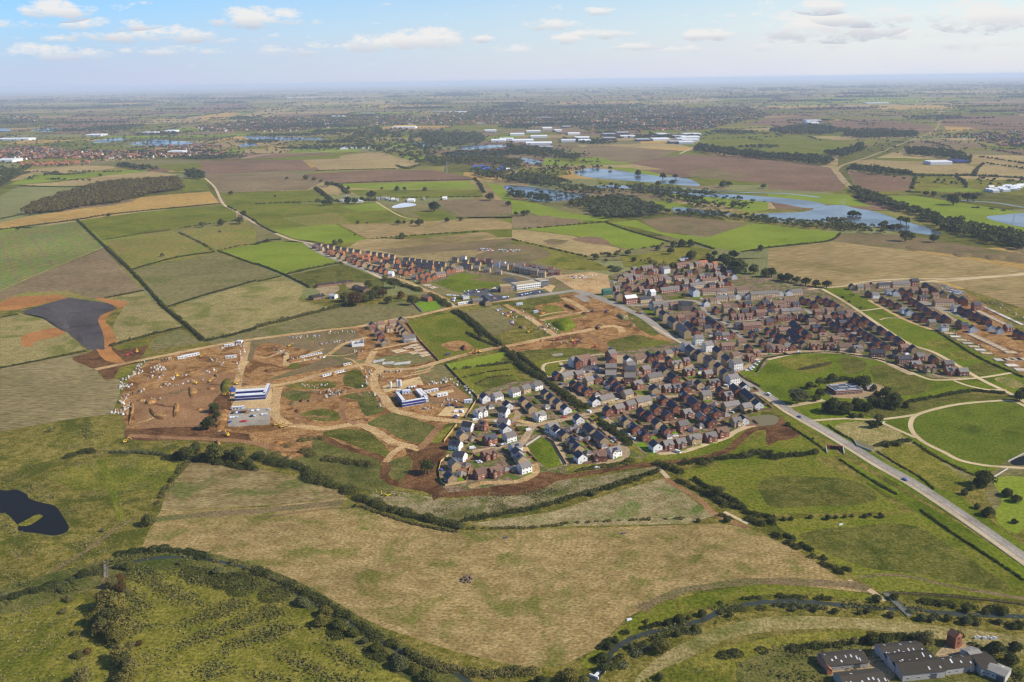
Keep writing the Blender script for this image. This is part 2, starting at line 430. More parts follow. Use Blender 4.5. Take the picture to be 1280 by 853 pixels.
FD = [ # name, tile, material, outline, curvy
('field','T1','plough','690,630 1130,600 1170,635 790,650'),
('field','T1','tan','1150,600 1280,585 1280,635 1190,635'),
('meadow','T1','past','560,615 900,600 1120,580 1280,575 1280,590 900,605 660,640'),
('field','T1','plough','170,475 300,445 440,443 520,450 430,470 250,478'),
('field','T1','tan','480,455 620,440 760,432 700,455 520,465'),
('field','T1','gold','760,430 860,418 900,422 820,445 740,450'),
('meadow','T1','past','510,478 600,460 650,466 560,482'),
('field','T1','plough','700,400 860,385 960,392 900,405 720,415'),
('field','T1','tan','870,440 1000,405 1110,398 1060,415 960,440'),
('field','T1','gold','400,388 520,376 560,380 450,394'),
('meadow','T1','past','100,540 300,520 480,545 350,556 180,552'),
('field','T1','tan','0,640 300,615 460,622 330,640 60,672 0,680'),
('field','T2','tan','0,580 140,565 290,605 120,625 0,635'),
('field','T2','plough','0,640 340,632 490,660 300,680 0,685'),
('field','T2','brown','870,560 930,540 1260,560 1180,590 1040,605'),
('field','T2','plough','1060,605 1180,590 1280,590 1280,645'),
('meadow','T2','past','780,590 830,586 940,602 870,610'),
('meadow','T2','olive','640,630 830,622 850,650 760,668 690,655'),
('meadow','T2','bright','540,680 600,690 640,740 800,790 930,822 800,830 600,740'),
('field','T2','tan','0,380 120,372 220,375 180,385 20,392'),
('meadow','T2','past','490,392 600,380 710,378 650,390 540,398'),
('field','T2','gold','310,360 440,355 440,362 340,366'),
('field','T2','tan','1160,375 1280,368 1280,384 1220,386'),
('field','T3','past','80,475 270,485 420,500 560,520 655,545 640,565 520,585 300,575 60,540'),
('field','T3','plough','0,575 150,580 400,600 560,625 605,690 590,715 280,680 0,650'),
('meadow','T3','past','700,440 760,440 950,456 940,466 800,458'),
('meadow','T3','olive','830,415 960,415 960,440 860,430'),
('meadow','T3','past','980,405 1110,400 1260,420 1240,430 990,425'),
('field','T3','plough','980,428 1120,430 1280,440 1280,490 1100,482 975,470'),
('field','T3','plough','570,450 700,440 940,468 930,495 720,490 560,475'),
('field','T3','tan','1060,575 1280,580 1280,650 1100,640 1130,600'),
('field','T3','brown','860,522 980,518 1130,535 1150,550 980,560 850,552'),
('meadow','T3','olive2','590,572 700,545 830,518 865,520 850,548 720,592 640,602 625,640 655,702 610,692 585,640'),
('field','T3','gold','980,470 1080,474 1100,484 1000,492'),
('field','T3','tan','640,600 760,596 1040,605 1100,625 1060,650 880,640 640,625'),
('meadow','T3','past','690,590 830,588 1000,598 1000,606 760,598'),
('field','T3','plough','340,440 460,430 570,450 480,470 220,465'),
('meadow','T3','bright','380,375 600,358 900,365 905,385 700,382 500,385'),
('field','T3','tan','0,370 120,362 160,372 60,384'),
('meadow','T2','olive2','0,440 150,425 300,440 480,405 700,395 1000,392 1280,395 1280,485 1000,488 780,470 520,462 300,465 0,478'),('meadow','T3','olive2','0,405 240,395 340,430 220,455 100,482 0,490'),('meadow','T1','olive2','720,472 1000,440 1280,438 1280,472 1060,492 760,490'),('meadow','T1','olive2','0,562 60,545 320,562 840,565 840,583 420,592 200,592 0,600'),
# --- left block
('field','M1','tan','130,130 440,130 620,110 640,100 900,75 760,58 560,75 300,110 100,125'),
('meadow','M1','bright','40,125 180,70 430,65 730,45 740,58 420,90 130,122'),
('meadow','M1','greyg','0,180 90,135 430,137 330,160 110,270 0,295'),
('field','M1','gold','0,315 130,285 440,240 560,230 660,210 690,190 780,178 1050,158 1095,215 700,257 390,302 0,350'),
('meadow','M1','past','890,105 1010,100 1050,150 920,160'),
('meadow','M1','past','400,303 700,262 1100,225 1180,260 1180,300 880,350 510,400'),
('field','M1','strip','0,360 390,308 520,440 150,590 0,660'),
('field','M1','brown','0,660 150,590 520,445 715,655 530,695 450,690 330,655 120,665 0,705'),
('field','M1','pgreen','520,405 860,355 900,370 1070,460 660,545'),
('meadow','M1','pgreen','900,355 1230,305 1280,345 1280,425 1090,450'),
('meadow','P','bright','277,314 320,305 347,301.5 382,304 402,317 427,328 360,343 320,331'),
('field','P','brownol','167,337 270,316 320,332 352,345 320,352 212,383'),
('field','P','straw','215,385 320,352 352,346 382,360 372,376 425,386 320,412 258,427 238,412'),
('field','P','straw','135,373 178,365 230,410 215,413 140,432 142,405 157,380'),
('field','P','straw','0,397 25,392 62,397 80,412 105,437 0,460'),
('field','C1','tram','0,245 430,160 500,280 600,300 600,370 560,470 330,500 0,560'),
('field','C1','brownol','770,95 900,45 1010,115 750,160'),
('field','P','brownol','258,427 320,412 425,386 530,374 560,385 505,396 450,406 392,413 320,423 265,431'),
# --- middle block
('field','M2','tan','260,0 780,0 820,20 700,45 320,55'),
('field','M2','plough','240,70 720,48 1090,90 1060,105 400,120 260,80'),
('field','M2','plough','-280,5 230,0 290,55 -260,74'),
('field','M2','brown','-262,76 200,65 330,110 250,150 -190,166'),
('meadow','M2','bright','410,120 1060,105 1110,145 620,148 470,140'),
('meadow','M2','past','450,150 1120,150 1140,185 700,195 520,180'),
('meadow','M2','past','-188,168 300,150 340,195 310,210 -135,222'),
('meadow','M2','past','-130,226 600,212 680,250 780,285 720,310 420,320 550,400 380,420 90,365 0,310'),
('meadow','M2','bright','80,350 390,320 550,400 390,420 200,395'),
('meadow','M2','bright','430,235 600,214 680,250 520,258'),
('meadow','M2','pgreen','130,290 400,262 480,318 250,330'),
('field','M2','stub','420,325 1190,290 1280,320 1280,345 1100,352 560,395'),
('field','M2','stub','430,440 620,410 1150,360 1210,385 1100,405 600,450'),
('field','M2','mud','600,450 1110,405 1280,390 1280,440 900,460 740,480'),
('field','M2','brown','900,200 1180,195 1280,215 1280,265 1040,290 960,250'),
('meadow','M2','past','780,260 930,250 1010,295 850,310'),
('meadow','M2','olive2','170,575 430,520 640,600 640,680 500,690 270,640'),
('field','M2','brownol','440,730 780,715 830,765 400,830 250,845 200,795'),
('garden','M2','lawn','790,710 920,705 920,745 840,760'),
('meadow','F3','park','150,380 280,330 400,295 690,338 860,310 920,350 760,350 815,395 650,430 380,470'),
('meadow','M3','bright','60,345 330,325 460,315 770,405 740,425 600,450 520,430 300,375'),
('meadow','M3','bright','490,315 620,300 740,360 960,390 1180,325 1280,320 1280,440 1160,460 1000,440 850,400 640,345'),
('field','M3','mud','640,300 860,280 1180,320 990,385 740,360'),
('meadow','M3','olive','0,400 300,440 380,490 500,550 480,555 280,550 90,500 0,440'),
('field','M3','tan','0,350 60,350 300,380 530,440 560,460 400,485 250,450 0,395'),
('field','M3','brown','0,285 300,275 360,315 60,345 0,340'),
('meadow','M3','bright','0,200 100,210 280,265 500,290 460,310 240,290 80,260 0,270'),
('meadow','M3','bright','620,230 720,205 910,225 900,240 780,250'),
('meadow','M3','bright','560,150 860,175 1040,190 1280,212 1280,250 1180,262 1000,212 860,198'),
('meadow','M3','past','420,100 560,120 760,128 1030,150 1280,165 1280,185 1000,165 700,150 430,122'),
('meadow','M3','bright','440,35 600,40 760,75 840,82 700,84 560,56'),
('meadow','M3','olive','540,485 760,455 860,425 1000,450 1000,480 800,540 640,560 560,530'),
('meadow','M4','bright','0,325 360,365 310,405 0,440'),
('meadow','M4','bright','0,165 400,175 520,235 440,232 300,222 0,185'),
('meadow','M4','bright','550,180 720,178 1000,220 1280,265 1280,385 1060,340 860,280 640,215'),
('field','M4','plough','0,45 200,65 370,120 380,150 270,160 0,145'),
('field','M4','plough','400,55 720,85 710,155 540,160 440,130'),
('field','M4','tan','440,5 1030,30 1000,75 730,65 420,40'),
('meadow','M4','olive','740,85 960,95 980,140 830,145 740,130'),
('meadow','M4','olive','1000,95 1280,105 1280,180 1100,160 1000,140'),
('field','M4','mud','310,405 380,365 700,375 1000,430 1280,470 1280,520 900,470 500,430'),
('field','M4','stub','0,445 310,410 430,420 900,480 1280,545 1280,565 860,600 420,635 200,625 0,540'),
('field','M4','stub','870,605 1280,575 1280,745 1150,700 1000,650'),
# --- near meadows
('meadow','C1','olive','500,690 560,685 900,690 830,850 400,850 200,780'),
('field','P','main2','240,577 300,580 385,600 433,616 425,628 330,632 200,640 205,625 215,605'),
('field','P','main','190,655 200,640 330,634 433,622 445,632 480,645 575,665 620,664 900,655 935,660 1000,690 1060,730 1090,742 960,728 870,738 820,752 780,775 745,812 700,833 650,834 570,815 480,785 430,762 400,740 340,715 280,695 240,688 175,690'),
('field','P','tri','585,655 690,640 780,612 830,598 893,645 860,655 620,660'),
('meadow','P','bankpale','470,610 560,625 640,615 700,600 735,598 820,583 820,592 760,605 690,632 640,640 575,655 510,640 460,622'),
('meadow','P','past','845,590 905,580 960,575 1015,572 1050,590 1080,603 1120,632 1125,640 960,643 930,640 890,625 870,605'),
('meadow','P','past','965,652 1000,648 1120,642 1145,640 1290,735 1290,752 1180,742 1100,740 1060,715 1000,680'),
('meadow','P','past','960,500 985,520 1018,545 1050,570 1010,572 960,575 905,580 880,575 920,560 950,545 990,535'),
('meadow','P','olive2','965,600 1060,597 1095,620 1040,632 960,635',1),
('meadow','P','olive2','1005,668 1070,662 1150,655 1230,715 1250,735 1180,725 1090,715 1050,700',1),
('meadow','P','park','1018,545 1050,570 1110,605 1200,655 1290,715 1290,735 1145,640 1080,600 1050,572'),
('meadow','P','past','724,828 764,796 800,768 860,745 940,732 1000,734 1090,743 1100,752 1000,744 930,747 870,761 820,781 785,801 760,830 740,836',1),
('meadow','P','straw','790,853 830,815 900,785 980,772 1090,772 1160,782 1290,800 1290,822 1180,800 1080,785 980,790 900,802 850,830 830,860',1),
('meadow','P','olive','800,860 860,826 950,798 1060,790 1180,806 1230,815 1150,800 1030,800 960,815 920,840 900,870',1),
('meadow','P','olive','120,780 170,705 240,700 300,715 400,770 500,820 560,870 130,870',1),
('meadow','P','olive','0,770 70,735 120,760 100,800 110,870 0,870',1),
('meadow','P','rough2','0,735 110,705 180,690 260,690 330,708 420,755 500,800 600,860 560,870 470,822 380,768 300,730 240,712 170,720 80,748 0,765',1),
('meadow','P','rough2','960,870 930,835 1000,805 1060,800 1130,800 1290,835 1290,870',1),
# --- parks
('meadow','P','park','935,470 960,450 992,442.5 1030,441 1080,444 1100,451 1145,462 1170,474 1225,472 1262,490 1200,490 1140,502 1100,520 1080,525 1010,520 985,508 955,490'),
('meadow','P','park','1022,362 1060,360 1088,374 1137,402 1172,416 1232,445 1290,476 1290,505 1262,492 1225,475 1187,448 1146,436 1112,415 1060,380'),
('meadow','P','park','985,520 1140,502 1215,500 1290,520 1290,600 1230,610 1180,605 1290,690 1290,705 1180,640 1110,598 1050,560 1000,530'),
('meadow','C4','circle','1280,435 1210,410 1100,412 950,427 830,452 745,482 718,518 728,560 783,608 883,658 962,698 1080,722 1200,732 1300,735',1),
('meadow','C4','olive2','450,465 640,410 850,380 1000,372 1200,380 1190,400 1000,405 760,455 580,490',1),
('meadow','C4','straw','310,530 400,505 560,520 720,610 860,700 1040,800 1000,830 900,850 700,760 560,670 440,610',1),
('meadow','C4','olive','560,650 720,630 960,770 1040,820 900,860 800,800 640,720',1),
('meadow','C4','olive2','500,245 560,230 680,260 800,310 830,345 740,380 640,370 560,320',1),
('meadow','C4','olive2','345,195 420,190 485,215 480,255 410,270 370,240',1),
('meadow','C4','olive','60,190 240,180 320,205 310,235 200,262 100,240',1),
('meadow','C4','olive','800,105 870,100 940,130 870,150 810,130',1),
('meadow','C4','olive','900,165 980,155 1050,190 960,200',1),
('meadow','C4','olive2','1000,230 1080,215 1160,250 1080,275 1020,258',1),
('meadow','C4','straw','1140,295 1220,290 1290,330 1220,340',1),
('field','P','brownol','1240,590 1290,570 1290,640 1262,655 1235,630',1),
('meadow','B4','bright','1145,0 1290,0 1290,215 1200,200 1170,140 1190,90',1),
]
for q in FD: patch(q[0], q[1], q[3], G[q[2]], len(q) > 4)

# --- earthworks and building sites
SITE = [
('earthwork','P','black','25,390 85,372 140,380 145,386 124,398 132,430 131,437 110,438 80,412 62,395 40,392',0),
('earthwork','M1','dirtrd','0,715 60,685 300,675 340,690 200,725 90,750 0,755',0),
('earthwork','P','dirtrd','120,372 155,377 157,382 140,390 133,402 140,413 157,454 132,452 122,437 131,437 132,430 124,398 145,386 138,380',1),
('earthwork','C1','dirtrd','110,95 150,70 290,40 330,70 185,108 150,135 100,132',1),
('earthwork','C1','dirtdk','370,190 450,165 490,150 530,210 630,215 700,205 720,190 580,290 520,295 500,270 420,230',1),
('earthwork','C1','dirtdk','555,130 760,95 740,130 720,170 690,205 630,215 560,150',0),
('meadow','C1','olive','560,132 755,97 740,128 590,153',0),
('meadow','C1','olive','570,290 600,240 690,215 640,288',0),
('building_site','P','dirt','150,500 163,470 185,452 230,440 320,424 460,408 500,398 508,398 535,430 550,452 520,462 560,485 580,500 575,527 545,533 515,562 490,585 450,575 400,552 345,547 290,550 230,547 165,547 155,528',0),
('building_site','P','dirtdk','540,585 545,560 560,545 590,600 545,615 500,600 515,590',1),
('building_site','P','mud','310,425 440,410 455,425 445,452 330,478 305,478',0),
('building_site','P','dirt','300,480 330,430 400,445 350,470',1),
('building_site','P','haulbr','170,500 240,470 300,470 290,510 260,530 180,540',1),
('building_site','P','dirtdk','165,537 230,535 290,540 340,545 300,552 200,550',1),
('building_site','P','dirtdk','270,500 285,490 290,515 270,535 255,530',1),
('meadow','C2','rough2','140,370 190,350 280,365 260,400 180,400',1),
('meadow','C2','rough','150,330 260,310 390,310 380,340 210,350',1),
('meadow','C2','olive2','210,470 320,445 400,470 410,500 330,510 250,490',1),
('meadow','C2','olive2','460,260 520,250 560,330 480,345 445,310',1),
('meadow','C2','rough2','440,385 580,360 620,420 640,450 540,480 510,410',1),
('meadow','C2','rough2','560,520 700,470 905,545 890,580 810,620 700,600 640,550',1),
('meadow','C2','olive2','340,570 430,550 560,560 640,620 665,670 640,690 560,660 440,610',1),
('meadow','C2','rough2','180,640 330,590 420,640 600,700 640,760 700,850 400,850 250,760 0,700 0,640 120,660',1),
('meadow','C2','olive','880,590 970,535 985,545 930,615 880,620',1),
('meadow','C2','rough2','660,720 720,690 780,700 760,790 690,790 650,750',1),
('meadow','C2','olive2','160,225 190,215 230,220 215,240 170,243',1),
('meadow','C2','brownol','805,245 940,222 990,280 880,320 815,310',0),
('meadow','P','brownol','440,452 520,440 545,450 500,460',0),
('field','F6','past','485,10 560,0 960,-80 1270,230 1130,260 840,340 770,350 620,190',0),
('building_site','F6','dirt','780,220 960,190 1080,260 960,280 860,270',1),
('field','F3','brownol','430,640 740,575 800,620 870,790 700,853 560,853',0),
('building_site','P','dirt','640,378 720,366 760,376 835,420 850,428 800,442 760,440 715,448 655,452 620,436 690,420',0),
('meadow','F7','olive2','270,130 690,60 830,205 520,280',0),
('building_site','F7','dirt','490,170 640,130 740,120 870,200 700,230 590,230',1),
('building_site','F7','olive','540,170 640,150 740,210 560,245',1),
('meadow','F7','past','550,295 940,232 960,240 900,255 620,310 720,400 690,410',0),
('meadow','F7','olive2','380,560 900,540 1100,570 800,640 470,670',1),
('meadow','F7','past','480,655 800,620 1110,570 1120,590 860,640 810,700 840,720 600,790 560,750',1),
('meadow','F7','olive2','1130,470 1280,430 1400,420 1560,500 1300,590 1180,560',1),
('meadow','F7','past','1230,580 1500,480 1620,470 1700,500 1500,560 1280,595',1),
('meadow','F7','olive2','1290,190 1440,260 1580,400 1500,420 1380,330',1),
('meadow','F6','bright','830,395 1280,300 1400,280 1280,400 880,450',0),
('meadow','F6','past','880,455 1280,400 1420,390 1500,560 1280,640 1100,690',0),
('meadow','F6','olive2','1100,570 1280,490 1440,510 1480,570 1280,610 1190,610',1),
('car_park','F6','sandy','270,590 600,505 640,580 420,620 290,650',0),
('car_park','F6','sandy','760,853 840,765 1050,790 1010,860',0),
('building_site','F6','haulbr','620,620 880,560 1060,700 900,740 680,740',0),
('building_site','F6','sandy','640,660 900,620 910,640 650,690',0),
('car_park','F4','tarm','1040,660 1290,640 1420,640 1400,790 1030,810',0),
('building_site','F4','sandy','1090,480 1420,470 1440,640 1050,650 1100,540',0),
('building_site','F1','dirt','670,420 760,440 1060,590 1290,760 1290,560 1230,430 1000,240 860,150 740,100 860,180 880,240 640,250 660,270 900,380 780,440',0),
('building_site','F1','dirt','880,440 1000,430 1270,580 1240,600 1060,600',0),
('meadow','F1','bright','630,275 680,270 900,370 880,385 760,345',0),
('meadow','P','mud','585,350 640,338 660,330 700,345 760,350 750,362 700,360',0),
('building_site','P','mud','600,318 640,306 665,308 690,320 640,330 600,332',1),
('building_site','P','haul','690,345 740,340 765,345 780,352 770,372 720,364',0),
('earthwork','M3','mud','880,60 980,45 1100,60 1180,85 1100,95 940,90',1),
('building_site','M3','mud','155,405 200,395 285,405 240,425 180,422',0),
('field','M3','plough','290,395 400,385 490,410 480,430 380,415',1),
]
for nm, tl, mt, s, c in SITE: patch(nm, tl, s, G[mt], bool(c))

for nm, q, mt in (('earthwork','C3 0,815 100,758 160,752 235,778 300,770 200,802 0,852','dirtdk'),('earthwork','C4 0,500 60,490 85,525 165,580 60,605 0,615','dirtdk'),('earthwork','E1 20,520 150,500 130,590 60,640 40,760 120,830 250,810 640,790 850,690 853,740 600,850 100,853 0,853','dirtdk'),('earthwork','C2 760,640 900,620 960,700 900,820 800,790 720,800 780,720','dirtdk'),('earthwork','C1 640,540 800,575 1000,575 1280,585 1280,610 1000,605 650,600','dirtdk'),('earthwork','C2 0,555 260,570 280,640 180,690 60,640 0,620','dirt')):
    tl, q = q.split(' ', 1); patch(nm, tl, q, G[mt], True)
# --- estates: plots between the roads
EST = [
('estate_ground','P','545,600 560,560 572,535 590,515 600,490 640,478 690,470 720,470 745,500 760,505 780,560 790,580 760,586 730,590 705,592 680,590 660,598 610,612 560,616'),
('estate_ground','P','690,470 715,445 790,438 835,430 850,425 930,480 955,500 950,520 935,535 905,552 860,568 820,574 790,576 760,540 735,505 700,490'),
('estate_ground','P','760,345 800,335 870,325 905,335 920,345 975,345 1025,362 1115,418 1180,450 1210,468 1170,474 1100,452 1040,441 990,443 962,450 945,470 930,472 880,430 835,410 790,385 765,370'),
('estate_ground','F1','0,100 160,70 500,60 700,90 860,150 900,240 660,270 780,330 880,390 640,430 440,350 160,205 20,140'),
('estate_ground','F2','0,110 130,95 480,160 780,215 1280,290 1280,420 1150,450 1010,440 720,395 400,290 150,190'),
('estate_ground','F3','0,190 280,190 320,150 480,150 640,170 1000,220 1280,270 1280,310 1140,320 780,290 690,325 400,290 280,325 150,375 40,390 0,330'),
]
for nm, tl, s in EST: patch(nm, tl, s, G['estate'])

# --- tyre tracks and churned strips inside the sites
for poly in (((170,475),(300,540)),((300,440),(460,470)),((350,480),(450,530)),((500,460),(560,500)),((620,380),(800,440)),((240,440),(300,480))):
    for k in range(7):
        x, y = RN.uniform(poly[0][0], poly[1][0]), RN.uniform(poly[0][1], poly[1][1]); a = RN.uniform(-.7,.7); P_ = []
        for i in range(5):
            P_.append('%.1f,%.1f' % (min(max(x, poly[0][0]-8), poly[1][0]+8), min(max(y, poly[0][1]-4), poly[1][1]+4))); x += 11*math.cos(a); y += 4.5*math.sin(a); a += RN.uniform(-.6,.6)
        ribbon('track', 'P', ' '.join(P_), RN.uniform(2.2, 5), G[RN.choice(['haulbr','dirtdk','haulbr','haul','mud'])], wob=.6)
# --- greens and verges of the estate
for nm, tl, mt, q, c in (
 ('lawn','C3','park','78,632 150,588 200,612 235,670 265,725 180,748 120,700',0),
 ('verge','E3','olive','250,660 600,640 820,610 920,565 1000,560 1200,600 1000,640 400,740 250,720',0),
 ('verge','E5','past','-60,640 120,625 390,600 600,535 760,485 900,435 1000,370 1140,315 1220,300 1290,330 1180,340 1080,440 1000,520 900,570 650,640 250,690 -60,700',0),
 ('lawn','E2','park','1030,540 1200,530 1240,570 1100,605',0),
 ('verge','E2','olive2','30,430 130,440 260,540 520,740 430,790 300,690 120,520',0),
 ('verge','E3','olive','480,110 640,60 720,170 1040,420 1180,590 1060,520 900,400 700,250',0),
 ('lawn','E6','past','575,485 700,475 830,520 700,537',0),('lawn','E6','park','820,490 960,470 990,480 900,515',0),('lawn','E6','park','330,615 420,600 520,690 470,690',0),
 ('lawn','E1','past','590,330 640,320 680,345 600,350',0),('lawn','E1','olive2','545,380 620,380 640,420 590,450 550,430',1),('lawn','E1','past','540,280 560,300 540,330 505,330',0),
 ('lawn','E4','park','1030,330 1140,300 1230,230 1290,180 1290,290 1170,400 1100,370',0),('lawn','E5','park','1140,190 1230,150 1290,150 1290,190 1200,200',0),
 ('lawn','E7','park','190,105 300,90 320,100 220,122',0),('lawn','E7','park','810,810 850,750 900,735 830,830',0),('lawn','E5','lawn','20,600 110,585 100,610 20,640',0),('lawn','E3','lawn','1040,410 1120,390 1280,520 1180,520',0),
): patch(nm, tl, q, G[mt], bool(c))
# --- water
for tl, s, m, nm in (
 ('T2','615,690 700,695 850,715 930,728 850,745 740,750 660,725 620,708',M_WATER,'lake'),
 ('T2','868,642 900,632 945,626 1050,638 1180,655 1290,665 1340,690 1300,692 1180,682 1040,670 920,660',M_WATER,'lake'),
 ('M4','0,268 60,265 160,262 220,250 235,238 300,228 380,228 430,240 540,260 660,300 800,340 868,365 850,375 800,375 700,360 600,352 560,335 480,332 400,312 240,312 60,308 0,292 -80,275',M_WATER,'lake'),
 ('M4','0,185 60,190 200,205 290,225 260,238 180,240 60,218 -60,205 -300,185 -480,165 -720,142 -860,140 -850,130 -720,128 -420,160 -240,168',M_WATER,'lake'),
 ('M3','805,240 870,240 1000,255 1120,272 1060,276 960,272 830,265',M_WATER,'lake'),
 ('T1','480,537 580,520 640,524 720,530 700,538 620,543',M_WATER,'lake'),
 ('T1','340,527 430,515 470,520 380,532',M_WATER,'lake'),
 ('T1','905,510 970,508 1090,510 1200,515 1190,521 1100,523 960,522',M_WATER,'lake'),
 ('T1','890,541 930,532 960,540 900,547',M_WATER,'lake'),
 ('T1','120,485 170,478 240,482 180,491',M_WATER,'lake'),
 ('T1','0,480 30,480 40,486 0,490',M_WATER,'lake'),
 ('T2','280,530 350,533 372,540 300,546',M_WATER,'lake'),
 ('T2','440,548 520,540 640,541 560,553 460,557',M_WATER,'lake'),
 ('T2','400,572 480,570 600,578 570,588 430,583',M_WATER,'lake'),
 ('T2','665,592 700,590 755,605 720,613',M_WATER,'lake'),
 ('M4','755,255 825,263 822,272 790,272',M_WATER,'pond'),
 ('M4','1095,290 1180,275 1290,270 1290,335 1180,308',M_WATER,'lake'),
 ('T3','1140,808 1200,800 1280,795 1340,800 1340,850 1200,830',M_WATER,'lake'),
 ('C3','1180,490 1280,475 1330,490 1310,525 1200,530',M_BROWNW,'pond'),
 ('C4','1215,705 1290,680 1300,720 1230,728',M_POND,'pond'),
 ('C4','430,605 470,610 530,640 500,655 440,625',M_BROWNW,'pond'),
 ('B1','-20,50 30,46 70,42 110,60 125,80 170,95 230,110 262,150 290,200 270,225 220,235 160,225 80,215 75,190 30,145 -20,130',M_POND,'pond'),
 ('M2','680,230 740,215 790,220 780,232 700,240',plain('flooded_arena_sheet',(.5,.52,.55),.4),'car_park'),
):
    if nm in ('lake','pond') and m is not M_BROWNW and tl[0] != 'T' : patch('bank', tl, s, G['rough2'], True)
    patch(nm, tl, s, m, True)
patch('meadow', 'B1', '78,190 120,165 160,145 186,152 150,178 120,192', G['olive'], True)
ribbon('river','P','735,866 745,845 758,828 768,811 790,798 830,787 870,778 905,763 950,754 1000,752 1060,757 1110,761 1150,763 1200,768 1300,772', 4.2, M_RIVER, wob=.8)
ribbon('river','P','-20,752 60,736 110,718 180,700 240,697 300,708 340,722 380,748 420,768 460,792 500,814 560,838 610,866', 3.0, M_RIVER, wob=.5)
ribbon('river','T3','0,700 200,715 400,722 520,735', 14, M_WATER)
ribbon('river','M4','860,190 1000,205 1140,215 1290,240', 9, M_WATER)

